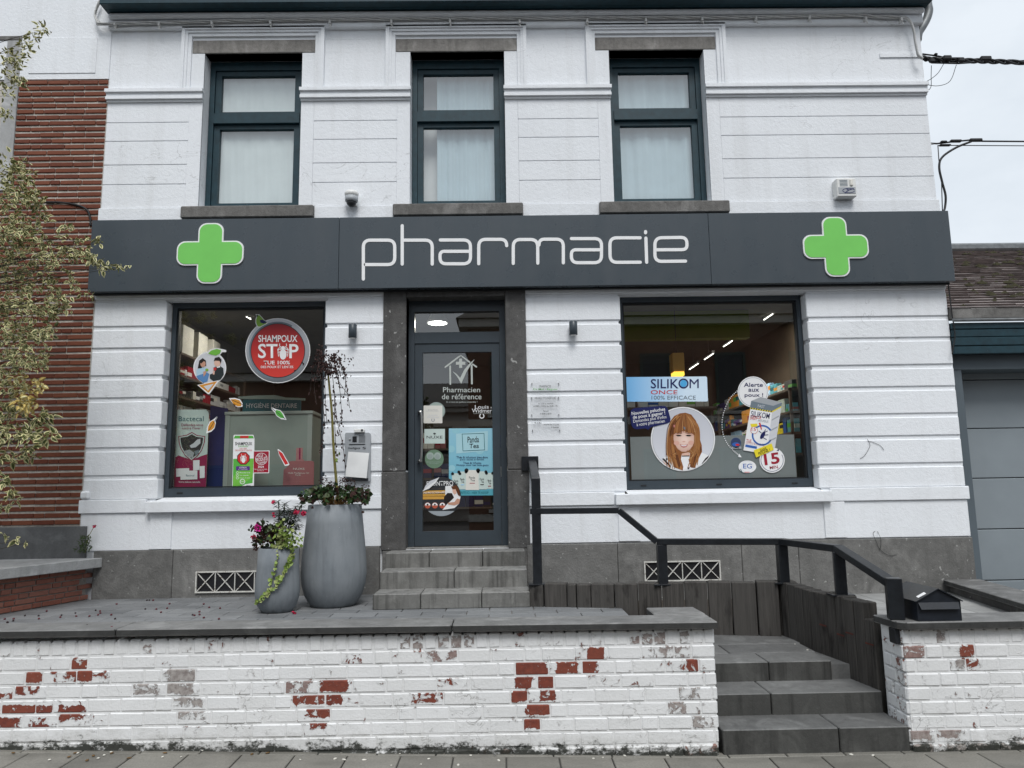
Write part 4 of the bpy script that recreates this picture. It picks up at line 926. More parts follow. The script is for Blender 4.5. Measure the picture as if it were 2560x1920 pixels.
# overhead lines on the right
ov = thing('overhead_power_line', 'thick twisted black power line with clamps at the upper right corner', 'cable', at(*T3(360, 430), 7.6))
p_ = lambda x, y, Y=7.62: at(*T3(x, y), Y)
main = spline([p_(355, 425), p_(430, 440), p_(560, 445), p_(720, 450, 7.7), p_(900, 455, 7.8), p_(1126, 464, 8.0), p_(1500, 480, 8.4), p_(2600, 500, 9.5)], 9)
for k in range(3):
    tube('strand', [q_ + Vector((0, math.cos(i*.55+k*2.1)*.018, math.sin(i*.55+k*2.1)*.018)) for i, q_ in enumerate(main)], .014, 'cable_black', ov)
for x, y, wd, hh in ((432, 462, 45, 34), (545, 440, 70, 40), (648, 455, 50, 40), (830, 445, 90, 40), (460, 415, 30, 20)):
    c = p_(x, y); k = .33748/FPX*7.62; box('clamp', c.x-wd*k/2, c.x+wd*k/2, c.y-.05, c.y-.01, c.z-hh*k/2, c.z+hh*k/2, 'cable_black', ov, .012)
tube('tie_rod', [p_(370, 400), p_(470, 412), p_(560, 430), p_(650, 430)], .009, 'cable_black', ov); tube('tie_rod', [p_(440, 465), p_(640, 470), p_(760, 462)], .009, 'cable_black', ov)
for L in ([(440, 485), (438, 560), (437, 640), (412, 670), (385, 655)], [(530, 475), (490, 540), (440, 582), (388, 612)], [(625, 480), (578, 600), (488, 636), (388, 624)]):
    tube('thin_wire', spline([p_(*q_) for q_ in L], 5), .0035, 'cable_black', ov, 5)
ov2 = thing('overhead_telephone_line', 'thin black telephone line with tensioner, lower of the two lines', 'cable', at(*T3(435, 1060), 7.6))
tube('wire', [p_(435, 1062), p_(480, 1064), p_(600, 1050), p_(720, 1038), p_(820, 1046), p_(1126, 1048, 7.9), p_(2600, 1040, 9.5)], .009, 'cable_black', ov2)
tube('wire', [p_(490, 1078), p_(580, 1077), p_(1126, 1080, 7.9), p_(2600, 1085, 9.5)], .005, 'cable_black', ov2)
for x, y, wd, hh in ((620, 1045, 90, 20), (768, 1038, 100, 24), (530, 1052, 50, 18), (540, 1076, 90, 14)):
    c = p_(x, y); k = .33748/FPX*7.62; box('tensioner', c.x-wd*k/2, c.x+wd*k/2, c.y-.02, c.y+.02, c.z-hh*k/2, c.z+hh*k/2, 'cable_black', ov2, .008)
tube('drop_wire', spline([p_(735, 1048), p_(620, 1095), p_(520, 1165), p_(498, 1240), p_(520, 1350), p_(545, 1450), p_(540, 1540), p_(525, 1570, 7.55)], 8), .012, 'cable_black', ov2, 8)
tube('drop_wire', [p_(488, 1075), p_(495, 1180), p_(515, 1350), p_(522, 1570, 7.55)], .005, 'cable_black', ov2)
tube('eyelet', [p_(425, 1066), p_(455, 1066)], .008, 'steel', ov2)
cv = tag(tube('garage_lead', spline([at(*T4(x, y), 7.50) for x, y in ((305, 540), (325, 700), (350, 900), (375, 1050), (382, 1150), (365, 1250), (352, 1330))], 5), .006, 'cable_black'), 'thin dark lead hanging below the sign at the right corner', 'cable')
nl = tag(tube('neighbour_lead', spline([at(*K1(x, y), F-.02) for x, y in ((290, 1300), (400, 1303), (500, 1320), (560, 1350), (580, 1400), (582, 1425))] + [at(*K4(583, 165), F-.02)], 5), .011, 'cable_black'), 'black cable curving across the red brick wall into the sign', 'cable')
# stray dead ivy stems / loose wire on the right pier
for q, L in ((K9, [(1205, 250), (1222, 290), (1210, 320), (1185, 360), (1158, 377)]), (K9, [(1208, 262), (1250, 275), (1290, 295), (1312, 322)]), (K9, [(1255, 843), (1242, 860), (1262, 910), (1285, 960), (1345, 1000), (1400, 990)]), (K9, [(1270, 845), (1290, 890), (1292, 930), (1285, 965)])):
    o = tag(tube('loose_wire', spline([at(*q(*p), F-.006 - (.03 if p[1] > 880 else 0)) for p in L], 4), .0018, 'cable_black'), 'thin loose wire dangling on the right pier', 'wire', 'loose wires on the right pier')

# ================================================================== left neighbour
nb = thing('neighbour_house', 'neighbour house at the left, white plaster above thin dark red bricks', 'house', (-5, 7.6, TZ))
box('upper_wall', -9, XL-.001, F-.012, F+.3, 6.062, 8.5, 'plaster', nb)
box('upper_wall_panel', at(80, 100, F).x, at(246, 100, F).x, F-.019, F-.0125, at(200, 185, F).z, 6.55, 'plaster', nb, .003)
box('brick_backing', -9, XL-.001, F+.001, F+.3, 1.285, 6.06, 'white_grout', nb)
pitch = (6.06-1.292)/71
for r_ in range(71):
    z = 1.292 + pitch*(r_+.5); x = XL - .004
    while x > -5.27:
        L = random.choice((.105, .21, .23, .25, .25))
        lo = at(46, 250, F).x if z > at(46, 400, F).z-.35 else -5.3
        if x-L < lo+.07: L = x-lo
        if L < .02: break
        o = unit('brick', L-.005, .05, pitch-.023, 'roman', .004, nb, (x-L/2, F+.014+random.uniform(-.004, .003), z), 0, .006, .002)
        x -= L
xw = at(46, 250, F).x
box('window_surround', xw-.16, xw-.002, F-.02, F+.10, at(46, 400, F).z-.35, at(30, 103, F).z, 'cap_stone', nb, .005)
box('window_head', -8, xw-.003, F-.022, F+.10, at(20, 103, F).z+.001, at(20, 103, F).z+.05, 'sill_stone', nb, .004)
box('window_frame', -8, xw-.161, F+.05, F+.12, 4.6, at(20, 120, F).z, 'white_plastic', nb); mk('window_pane', [(-8, F+.045, 4.7), (xw-.22, F+.045, 4.7), (xw-.22, F+.045, 6.2), (-8, F+.045, 6.2)], [(0,1,2,3)], 'window_glass', nb); box('window_blind', -8, xw-.2, F+.047, F+.049, 4.7, 6.2, 'p_lightblue', nb)
box('stone_plinth', -9, at(*K7(558, 900), F).x, F-.03, F+.2, .9, 1.284, 'neighbour_stone', nb, .004)

# ================================================================== garage on the right
ga = thing('garage', 'garage with grey sectional door, petrol blue fascia boards and mossy tiled roof', 'garage', (6.2, 7.8, .6))
GY = F+.10
gx0 = XR + .004
zl0, zl1 = at(2450, 924, GY).z, at(2450, 886, GY).z
xj0 = at(*K9(1860, 300), GY).x
box('door_jamb', gx0, xj0, GY, GY+.3, .45, zl0-.001, 'garage_frame', ga, .004); box('door_header', gx0, 9.2, GY-.006, GY+.3, zl0, zl1, 'garage_frame', ga, .004)
box('door_jamb', 8.9, 9.2, GY, GY+.3, .45, zl0-.001, 'garage_frame', ga)
gd = box('garage_door', xj0-.06, 8.95, GY+.345, GY+.37, .40, zl0+.3, 'dark_rebate', ga)
zp = [at(*K9(2050, y), GY+.3).z for y in (182, 502, 830, 1160)]; hp = (zp[0]-zp[3])/3
lines = [zp[0]+hp*2, zp[0]+hp] + zp + [zp[3]-hp]
for a, b in zip(lines[1:], lines): box('door_panel', xj0-.05, 8.94, GY+.30, GY+.343, a+.004, min(b, zl0+.15)-.004, 'garage_panel', gd, .006)
zb_ = [at(2450, y, GY-.12).z for y in (885, 862, 842, 822, 803)]
tt = [at(*T4(700, y), GY-.13).z for y in (1330, 1240, 1145, 1058, 985)]
for i, (a, b) in enumerate(zip(tt, tt[1:])): box('fascia_board', gx0, 9.4, GY-.13-.006*(i % 2), GY-.09, a+.003, b-.002, 'petrol', ga, .006)
box('fascia_backing', gx0, 9.4, GY-.09, GY+.1, tt[0]+.01, tt[-1], 'dark_rebate', ga)
ze = tt[-1]
tube('gutter_roll', [(gx0, GY-.16, ze+.02), (9.4, GY-.16, ze+.02)], .018, 'zinc', ga, 8); box('gutter_lip', gx0, 9.4, GY-.15, GY-.05, ze+.035, ze+.155, 'sill_stone', ga, .01)
rz0, ry0 = ze+.14, GY-.13
ry1 = 10.6; rz1 = at(2500, 628, ry1).z
sl = math.atan2(rz1-rz0, ry1-ry0); ln = math.hypot(rz1-rz0, ry1-ry0)
rf = mk('roof', [(gx0, ry0+.05, rz0-.05), (9.6, ry0+.05, rz0-.05), (9.6, ry1, rz1-.04), (gx0, ry1, rz1-.04)], [(0,1,2,3)], 'dark_rebate', ga)
vs, fs = [], []; rr = random.Random(4); nr = 30; th = ln/nr
for r_ in range(nr):
    x = gx0 - rr.uniform(0, .2)
    while x < 9.5:
        L = .27+rr.uniform(-.01, .01); lift = rr.uniform(0, .010); s0 = th*r_ - .015 + rr.uniform(-.008, .008); s1 = s0+th*1.25
        a, b = max(x, gx0)+.003, x+L-.003
        if b > a+.02:
            k = len(vs)
            for s_, hz in ((s0, .026+lift), (s1, .004)):
                for xx in (a, b):
                    vs.append((xx, ry0+math.cos(sl)*s_-math.sin(sl)*hz, rz0+math.sin(sl)*s_+math.cos(sl)*hz))
            for xx in (a, b): vs.append((xx, ry0+math.cos(sl)*s0-math.sin(sl)*(hz-.012), rz0+math.sin(sl)*s0+math.cos(sl)*(.008+lift)))
            fs += [(k, k+1, k+3, k+2), (k+4, k+5, k+1, k), (k+4, k, k+2), (k+5, k+3, k+1)]
        x += L
tag(mk('roof_tiles', vs, fs, 'roof', ga), None, None, None, 'stuff')
# moss cushions on the tiles
vs, fs = [], []
for _ in range(230):
    s_ = ln*rr.random()**.8; xx = gx0+rr.uniform(.05, 4.2); rr_ = rr.uniform(.012, .045); k = len(vs)
    c = Vector((xx, ry0+math.cos(sl)*s_-math.sin(sl)*.03, rz0+math.sin(sl)*s_+math.cos(sl)*.03))
    for a in range(6): vs.append(c + Vector((math.cos(a*1.047)*rr_*1.8*rr.uniform(.7, 1.2), math.sin(a*1.047)*rr_*.8, math.sin(a*1.047)*rr_*.5)))
    vs.append(c+Vector((0, -rr_*.2, rr_*.8))); fs += [(k+a, k+(a+1) % 6, k+6) for a in range(6)]
plain('moss', (.035, .032, .014), .95, 0, .4, 30, .6, 80)
tag(mk('roof_moss', vs, fs, 'moss', ga), None, None, None, 'stuff')
box('ridge_cap', gx0, 9.6, ry1-.12, ry1+.12, rz1-.02, rz1+.10, 'zinc', ga, .03)
boxes('side_wall', [(gx0, gx0+.1, GY+.3, ry1, .4, rz0+.2)], 'plaster', ga)
for k, y in enumerate((0,)): pass

# ================================================================== planters and plants
plain('leaf_dark', (.028, .062, .018), .5, 0, .35, 40); plain('leaf_olive', (.05, .07, .025), .55, 0, .35, 40); plain('leaf_ivy', (.19, .27, .055), .55, 0, .3, 40); plain('leaf_ivy2', (.33, .37, .14), .55, 0, .2, 40)
plain('leaf_brown', (.055, .022, .018), .7, 0, .4, 40); plain('leaf_deadbrown', (.035, .015, .013), .8, 0, .4, 40); plain('stem_olive', (.16, .14, .035), .6, 0, .25, 30); plain('twig', (.03, .018, .014), .8, 0, .3, 30)
plain('petal_magenta', (.62, .02, .30), .5, 0, .15, 60); plain('petal_red', (.55, .03, .09), .5, 0, .15, 60); plain('straw', (.22, .12, .04), .8, 0, .3, 50); plain('bark', (.045, .036, .026), .85, 0, .35, 30, .5, 60)
plain('cream_leaf', (.63, .58, .31), .55, 0, .2, 40); plain('green_leaf', (.10, .125, .04), .5, 0, .3, 40); plain('yellow_leaf', (.50, .38, .12), .6, 0, .2, 40); plain('olive_leaf', (.16, .17, .062), .55, 0, .25, 40)
LEAF = [(0, 0), (.5, .22), (.46, .58), (0, 1), (-.46, .58), (-.5, .22)]
class Leaves:
    def __init__(s): s.v, s.f, s.i = [], [], []
    def add(s, p, d, L, W, mi, rng, up=None, fold=.25, var=None):
        d = Vector(d).normalized(); u = Vector(up) if up else Vector((rng.uniform(-1, 1), rng.uniform(-1, 1), rng.uniform(-.2, 1)))
        sd = d.cross(u)
        if sd.length < 1e-3: sd = d.cross(Vector((1, 0, .3)))
        sd.normalize(); n = sd.cross(d); k = len(s.v)
        for a, b in LEAF: s.v.append(Vector(p) + sd*a*W + d*b*L + n*(abs(a)*fold*W*2 - .25*b*b*L*.5))
        if var is None:
            s.f += [(k, k+1, k+2, k+3), (k, k+3, k+4, k+5)]; s.i += [mi, mi]
        else:                                # pale margin round a green heart
            for a, b in LEAF: s.v.append(Vector(p) + sd*a*W*.56 + d*(.08+b*.78)*L + n*(abs(a)*fold*W*1.1 - .25*b*b*L*.5 + .0012))
            s.f += [(k+j, k+(j+1) % 6, k+6+(j+1) % 6, k+6+j) for j in range(6)] + [(k+6, k+7, k+8, k+9), (k+6, k+9, k+10, k+11)]; s.i += [mi]*6 + [var]*2
    def build(s, name, mats, parent): return mk(name, s.v, s.f, None, parent, False, mats, s.i)
rng = random.Random(11)
def rv(s=1): return Vector((rng.uniform(-1, 1), rng.uniform(-1, 1), rng.uniform(-1, 1)))*s
# big planter
bc = Vector((-1.54, 6.87, TZ)); top_big = at(840, 1262, 6.66).z - TZ
bp = thing('planter', 'tall grey rounded planter, the larger one left of the door steps', 'planter', bc, 'grey planters on the terrace')
prof = [(.195, .0), (.205, .012), (.252, .09), (.282, .19), (.291, .28), (.286, .40), (.272, .56), (.255, .72), (.238, top_big), (.215, top_big), (.212, top_big-.05)]
lathe('pot', prof, bc, 'pot', bp, 64); lathe('soil', [(.212, top_big-.05), (.21, top_big-.045), (.05, top_big-.03)], bc, 'earth', bp, 24)
scx = Vector((-1.955, 6.575, TZ)); top_s = at(690, 1372, 6.42).z - TZ
sp_ = thing('planter', 'short grey rounded planter beside the taller one', 'planter', scx, 'grey planters on the terrace')
prof = [(.125, 0), (.133, .010), (.163, .055), (.182, .12), (.187, .18), (.184, .27), (.175, .38), (.168, top_s), (.150, top_s), (.148, top_s-.03)]
lathe('pot', prof, scx, 'pot', sp_, 56); lathe('soil', [(.148, top_s-.03), (.146, top_s-.026), (.04, top_s-.02)], scx, 'earth', sp_, 24)
# withered standard tree in the big planter
tz = TZ+top_big
wt = thing('withered_tree', 'withered weeping tree with a green stake in the tall planter', 'tree', (bc.x, bc.y, tz-.04))
tpt = at(*QG(520, 160), bc.y)
stem = spline([Vector((bc.x+.035, bc.y, tz-.05)), at(*QG(556, 640), bc.y), at(*QG(545, 420), bc.y), at(*QG(530, 260), bc.y), tpt], 5)
tube('trunk', stem, [.013-.004*i/len(stem) for i in range(len(stem))], 'stem_olive', wt, 8)
lv = Leaves(); br = []
def weep(pts, lo=.6):
    P = spline(pts, 5); br.append(P)
    for i, p in enumerate(P):
        for _ in range(rng.choice((0, 1, 1, 2))): lv.add(p+rv(.012), Vector((rng.uniform(-.6, .6), rng.uniform(-.6, .6), -1)), rng.uniform(.02, .036), rng.uniform(.012, .02), rng.choice((0, 0, 1)), rng, None, .5)
gpath = lambda L, y0=None: [at(*QG(x, y), bc.y + (y0 or 0) + .04*(k % 2)) for k, (x, y) in enumerate(L)]
for L, yo in [([(520,160),(500,90),(470,50),(458,30)], 0), ([(520,160),(545,80),(580,90),(610,150),(630,240),(650,380)], -.05), ([(520,170),(560,95),(600,120),(625,200),(620,300)], .05),
              ([(515,165),(480,110),(450,180),(440,260),(455,360)], -.06), ([(518,160),(490,140),(478,240),(490,350),(500,470),(485,580),(480,660)], .02), ([(520,165),(545,180),(560,300),(570,420),(590,520),(610,600),(625,740)], -.03),
              ([(520,165),(505,200),(505,330),(515,480)], .06), ([(520,165),(570,140),(590,260),(600,380),(605,480)], .03), ([(520,165),(550,130),(585,220),(640,300)], -.08), ([(520,165),(470,100),(430,150),(415,290)], .04), ([(560,300),(560,430),(565,560),(570,650)], .0), ([(520,160),(480,70),(440,130)], .03), ([(520,160),(560,60),(600,100)], -.03), ([(545,160),(575,170),(580,200)], -.05)]:
    weep(gpath(L, yo))
for _ in range(260):
    c = at(*QG(rng.gauss(525, 55), rng.gauss(120, 40)), bc.y+rng.uniform(-.12, .12)); lv.add(c, rv()+Vector((0, 0, -.6)), rng.uniform(.02, .035), rng.uniform(.012, .02), rng.choice((0, 0, 1)), rng, None, .5)
vs, fs = [], []
for P in br:
    v, f = tube_data(P, .0028, 4); k = len(vs); vs += v; fs += [tuple(i+k for i in q) for q in f]
mk('branches', vs, fs, 'twig', wt); lv.build('dry_leaves', ['leaf_deadbrown', 'leaf_brown'], wt)
ll = Leaves()
for (x, y) in ((580, 685), (572, 690), (590, 660), (575, 675)): ll.add(at(*QG(x, y), bc.y-.01), rv()+Vector((.5, 0, .4)), .04, .022, 0, rng)
ll.build('green_shoot', ['leaf_ivy'], wt)
def tuft(name, label, cat, c, z0, specs, mats, parts=None, group=None):
    t = thing(name, label, cat, (c[0], c[1], z0), group); return t
# geraniums in the big planter
ge = thing('geranium', 'dark green geraniums with dried maroon heads in the tall planter', 'plant', (bc.x, bc.y, tz-.04))
g = Leaves()
for _ in range(520):
    a, r_ = rng.uniform(0, 6.28), .27*math.sqrt(rng.random()); h = .02 + (.17-.25*r_)*rng.random() + .02
    p = Vector((bc.x+r_*math.cos(a)*1.12, bc.y+r_*math.sin(a), tz+h-.02)); d = Vector((math.cos(a)*.7, math.sin(a)*.7, rng.uniform(-.3, .8))) + rv(.5)
    L = rng.uniform(.03, .055); g.add(p, d, L, L*.95, rng.choice((0, 0, 0, 1, 1, 2)), rng, None, .12)
g.build('foliage', ['leaf_dark', 'leaf_olive', 'leaf_brown'], ge)
for (x, y, s_) in ((490, 808, 30), (540, 830, 22), (610, 805, 25), (655, 830, 36), (740, 860, 34), (738, 890, 26), (640, 850, 25), (430, 900, 25)):
    c = at(*QG(x, y), bc.y-.08); h = Leaves(); k = s_*.42204/FPX*6.8
    for _ in range(40): h.add(c+rv(k*.75), rv(), .016, .013, rng.choice((0, 1)), rng)
    h.build('dried_head', ['leaf_brown', 'leaf_deadbrown'], ge); tube('stalk', [c, Vector((bc.x+(c.x-bc.x)*.6, bc.y-.03, tz+.02))], .002, 'twig', ge, 4)
for (x, y) in ((727, 945), (740, 950), (728, 995), (430, 968)):
    h = Leaves(); c = at(*QG(x, y), bc.y-.25)
    for _ in range(5): h.add(c+Vector((0, 0, .012)), Vector((rng.uniform(-.5, .5), rng.uniform(-.5, .5), -1)), .028, .016, 0, rng)
    h.build('hanging_leaf', ['leaf_deadbrown'], ge)
stw = Leaves()
for _ in range(150):
    p = Vector((bc.x+.03+rng.gauss(0, .05), bc.y-.14+rng.uniform(-.05, .06), tz-.02)); stw.add(p, Vector((rng.gauss(0, .35), rng.gauss(0, .3), 1)), rng.uniform(.06, .13), .005, 0, rng)
stw.build('straw_tuft', ['straw'], ge)
# oleander + geranium + ivy in the small planter
sz_ = TZ+top_s
ol = thing('oleander', 'dark spiky oleander with small red flowers in the short planter', 'plant', (scx.x, scx.y, sz_-.03))
o_ = Leaves(); tops = [(225, 930), (265, 945), (330, 960), (370, 945), (300, 985), (225, 1010), (250, 1030), (330, 1040), (300, 1055), (350, 1070)]
brs = []
for (x, y) in tops:
    c = at(*QG(x, y), scx.y+rng.uniform(-.07, .07)); b0 = Vector((scx.x+.03, scx.y, sz_)); P = spline([b0, b0.lerp(c, .5)+Vector((0, 0, .02)), c], 5); brs.append(P)
    for i in range(34):
        t = 1-.35*rng.random()**1.3; p = b0.lerp(c, t); an = rng.uniform(0, 6.28); o_.add(p, Vector((math.cos(an), math.sin(an), rng.uniform(-.5, .7))), rng.uniform(.05, .085), .0115, rng.choice((0, 0, 1)), rng, (0, 0, 1), .1)
vs, fs = [], []
for P in brs:
    v, f = tube_data(P, .004, 5); k = len(vs); vs += v; fs += [tuple(i+k for i in q) for q in f]
mk('stems', vs, fs, 'bark', ol); plain('leaf_oleander', (.022, .04, .022), .45, 0, .3, 40); plain('leaf_oleander2', (.035, .05, .03), .45, 0, .3, 40); o_.build('foliage', ['leaf_oleander', 'leaf_oleander2'], ol)
def flower(x, y, s_, mat, par, n=26, q=QG, Y=None):
    c = at(*q(x, y), Y or scx.y-.1); h = Leaves(); k = s_*.42204/FPX*6.5
    for _ in range(n): h.add(c+rv(k*.6), rv(), .022, .02, 0, rng)
    return h.build('flower', [mat], par)
flower(333, 998, 14, 'petal_red', ol); flower(375, 1004, 13, 'petal_red', ol); flower(198, 938, 6, 'petal_red', ol, 8); flower(198, 1012, 6, 'petal_red', ol, 8)
pg = thing('geranium', 'magenta flowered geranium at the left of the short planter', 'plant', (scx.x-.05, scx.y, sz_-.03))
g = Leaves()
for _ in range(300):
    x, y = rng.gauss(170, 45), rng.gauss(1130, 38)
    if y > 1205: continue
    p = at(*QG(x, y), scx.y+rng.uniform(-.13, .10)); L = rng.uniform(.025, .048); g.add(p, rv()+Vector((0, -.3, .2)), L, L*.95, rng.choice((0, 1, 1, 2, 2)), rng, None, .12)
g.build('foliage', ['leaf_dark', 'leaf_olive', 'leaf_brown'], pg)
flower(108, 1092, 22, 'petal_magenta', pg, 42); flower(100, 1080, 14, 'petal_magenta', pg, 20); flower(80, 1140, 12, 'petal_red', pg, 16)
h = Leaves()
for _ in range(60): h.add(at(*QG(rng.gauss(92, 7), rng.uniform(1150, 1215)), scx.y-.05), rv()+Vector((0, 0, -.5)), .022, .016, 0, rng)
h.build('withered_leaves', ['leaf_brown'], pg)
tube('stalk', [at(*QG(108, 1100), scx.y-.1), at(*QG(150, 1170), scx.y-.05)], .0025, 'stem_olive', pg, 4); tube('stalk', [at(*QG(85, 1145), scx.y-.1), at(*QG(150, 1180), scx.y-.05)], .0025, 'stem_olive', pg, 4); tube('stalk', [at(*QG(95, 1210), scx.y-.05), at(*QG(150, 1185), scx.y-.05)], .0025, 'stem_olive', pg, 4)
iv = thing('ivy', 'pale variegated ivy trailing down the short planter', 'plant', (scx.x+.05, scx.y-.1, sz_-.03))
g = Leaves()
for _ in range(210):
    x, y = rng.gauss(262, 38), rng.gauss(1150, 36)
    p = at(*QG(x, min(y, 1205)), scx.y-.10+rng.uniform(-.08, .06)); L = rng.uniform(.022, .038); g.add(p, rv()+Vector((0, -.5, -.1)), L, L*1.0, rng.choice((0, 0, 1)), rng, None, .1)
for (x, y) in ((345, 1160), (355, 1150), (335, 1165), (372, 1140)): g.add(at(*QG(x, y), scx.y-.08), rv()+Vector((.5, 0, .3)), .026, .022, 0, rng)
def on_pot(x, y):                       # a point on the skin of the short planter
    z = at(*QG(x, y), scx.y-.18).z - TZ
    ks = [(0, .13), (.055, .165), (.12, .184), (.2, .189), (.28, .186), (.38, .178), (top_s, .171), (9, .171)]
    for (z0, r0), (z1, r1) in zip(ks, ks[1:]):
        if z0 <= z <= z1: rr_ = r0+(r1-r0)*(z-z0)/(z1-z0); break
    else: rr_ = .13
    xx = at(*QG(x, y), scx.y-.17).x - scx.x; xx = max(-rr_*.96, min(rr_*.96, xx)); return Vector((scx.x+xx, scx.y-math.sqrt(rr_**2-xx*xx)-.006, z+TZ))
vines = []
for L, sz in (([(285, 1190), (300, 1240), (290, 1290), (265, 1350), (240, 1400), (200, 1450), (160, 1480), (125, 1510), (92, 1540)], (.024, .036)), ([(225, 1230), (222, 1290), (210, 1340), (195, 1400), (180, 1450)], (.016, .026))):
    P = spline([on_pot(*p) for p in L], 8); vines.append(P)
    for i, p in enumerate(P):
        for _ in range(rng.choice((1, 1, 2)) if sz[0] > .02 else rng.choice((0, 1, 1))):
            L_ = rng.uniform(*sz)*(1.25 if 8 < i < 34 else .8); g.add(p+rv(.012)+Vector((0, -.012, 0)), rv()+Vector((0, -.6, -.3)), L_, L_*1.05, rng.choice((0, 0, 1)), rng, (0, -1, .2), .1)
g.build('foliage', ['leaf_ivy', 'leaf_ivy2'], iv)
for P in vines: tube('vine', P, .0025, 'stem_olive', iv, 4)
# weed at the left corner
wd = thing('weed', 'green weed with a red tipped stalk growing at the left corner', 'plant', at(*K7(550, 985), F-.06))
g = Leaves(); b0 = at(*K7(548, 985), F-.08)
for _ in range(110):
    h = rng.random(); p = at(*K7(545+rng.gauss(0, 26)*(1.1-h*.6), 985-105*h), F-.08+rng.uniform(-.05, .03)); g.add(p, rv()+Vector((0, -.2, .5)), rng.uniform(.025, .05), .012, rng.choice((0, 0, 1)), rng)
plain('leaf_weed', (.055, .085, .03), .6, 0, .3, 40); g.build('foliage', ['leaf_weed', 'leaf_olive'], wd)
tube('stalk', spline([b0, at(*K7(565, 890), F-.08), at(*K7(585, 850), F-.08), at(*K7(606, 812), F-.08)], 4), .003, 'stem_olive', wd, 5); flower(0, 0, 5, 'petal_red', wd, 8, lambda x, y: K7(608, 814), F-.08)

# ================================================================== variegated shrub at the left
sh = thing('variegated_shrub', 'large shrub with cream edged green leaves in front of the red brick wall', 'shrub', (-5.35, 6.35, .975))
g = Leaves(); root = Vector((-5.35, 6.35, .96))
CL = [(110,72,14,46),(85,95,16,55),(62,118,20,75),(40,150,24,95),(12,150,26,85),(30,200,22,70),(10,235,22,60),(55,205,14,34),(5,285,16,30),(20,282,14,30),(-40,180,55,160),
      (30,420,38,230),(60,440,26,130),(20,480,44,270),(70,490,30,190),(40,540,46,280),(95,510,24,120),(105,545,18,70),(10,580,46,260),(70,585,38,200),(110,610,22,80),(165,568,13,46),(150,590,12,30),(30,640,46,280),(95,640,34,170),(140,650,20,80),
      (160,625,20,80),(185,640,18,75),(205,625,18,80),(225,648,16,70),(245,655,13,45),(258,668,10,30),(275,668,8,16),(300,662,8,14),(318,664,6,8),(240,605,9,22),(250,606,7,12),(225,600,8,18),(190,605,10,22),
      (20,700,50,300),(80,700,40,230),(120,690,20,70),(170,680,12,30),(190,715,12,30),(160,745,16,50),(180,705,9,20),(230,738,7,12),(205,730,10,16),(165,770,14,45),(145,735,20,70),(140,760,22,85),
      (20,770,50,300),(80,770,42,240),(120,780,22,100),(20,840,48,280),(75,830,40,210),(110,840,22,90),(130,825,14,40),(20,900,46,260),(70,895,34,170),(100,905,20,70),(112,885,12,30),
      (15,960,40,200),(60,960,32,150),(95,965,18,60),(20,1020,36,150),(60,1010,26,100),(105,1040,14,40),(125,1042,8,14),(90,1055,14,40),(20,1080,34,130),(65,1090,20,60),(90,1085,14,34),(112,1092,12,24),(135,1088,10,14),(80,1120,14,30),(88,1140,8,12),(60,1130,18,50),
      (15,1140,24,70),(10,1200,16,40),(25,1235,13,30),(40,1255,10,18),(5,1270,10,16),(12,1335,8,10),(40,1350,9,12),(65,1355,8,10)]
CL += [(-60, y, 60, 260) for y in range(420, 1160, 80)] + [(-150, y, 80, 260) for y in range(380, 1200, 110)] + [(-250, y, 80, 170) for y in range(420, 1100, 130)] + [(-90, 300, 60, 150), (-60, 1250, 30, 60)]
twigs = []
for (x, y, r_, n) in CL:
    Yc = 6.35 + rng.uniform(-.25, .3); c = at(x, y, Yc); k = r_/FPX*Yc
    hub = Vector((-5.2 + .12*rng.random(), Yc, c.z - .25 - .3*rng.random()))
    twigs.append((spline([hub, hub.lerp(c, .55)+Vector((0, 0, .06)), c+Vector((k*.6, 0, -k*.1))], 4), .004))
    big = 1.35 if y > 980 else 1.0
    for _ in range(int(n*.5)):
        v = rv(); v = v/max(v.length, .3)*rng.random()**.5; p = c + Vector((v.x*k, v.y*min(k*1.4, .34), v.z*k))
        L = rng.choice((rng.uniform(.028, .045), rng.uniform(.04, .07)))*big; mi, va = (0, 1) if rng.random() < .72 else ((0, 3) if rng.random() < .7 else (3, 3))
        if 930 < y < 1030 and x > 50: mi, va = (2, 0) if rng.random() < .6 else (2, 2)
        d = Vector((v.x*.6+.25, v.y*.5-.3, v.z*.4-.25)) + rv(.75)
        g.add(p, d, L, L*rng.uniform(.42, .56), mi, rng, None, .22, va)
g.build('crown', ['cream_leaf', 'green_leaf', 'yellow_leaf', 'olive_leaf'], sh)
for k, (dx, top) in enumerate(((-.05, 6.0), (.1, 4.8), (.18, 3.6), (-.2, 5.2))):
    tube('trunk', spline([root+Vector((dx*.3, 0, -.02)), root+Vector((dx, .05, (top-1)*.35)), root+Vector((dx*1.4+.05, -.05, (top-1)*.7)), root+Vector((.15+dx, 0, top-1))], 6), [.035-.0011*i for i in range(19)], 'bark', sh, 8)
vs, fs = [], []
for P, r_ in twigs:
    v, f = tube_data(P, [r_*(1.4-1.1*i/len(P)) for i in range(len(P))], 4); k = len(vs); vs += v; fs += [tuple(i+k for i in q) for q in f]
mk('branches', vs, fs, 'bark', sh)

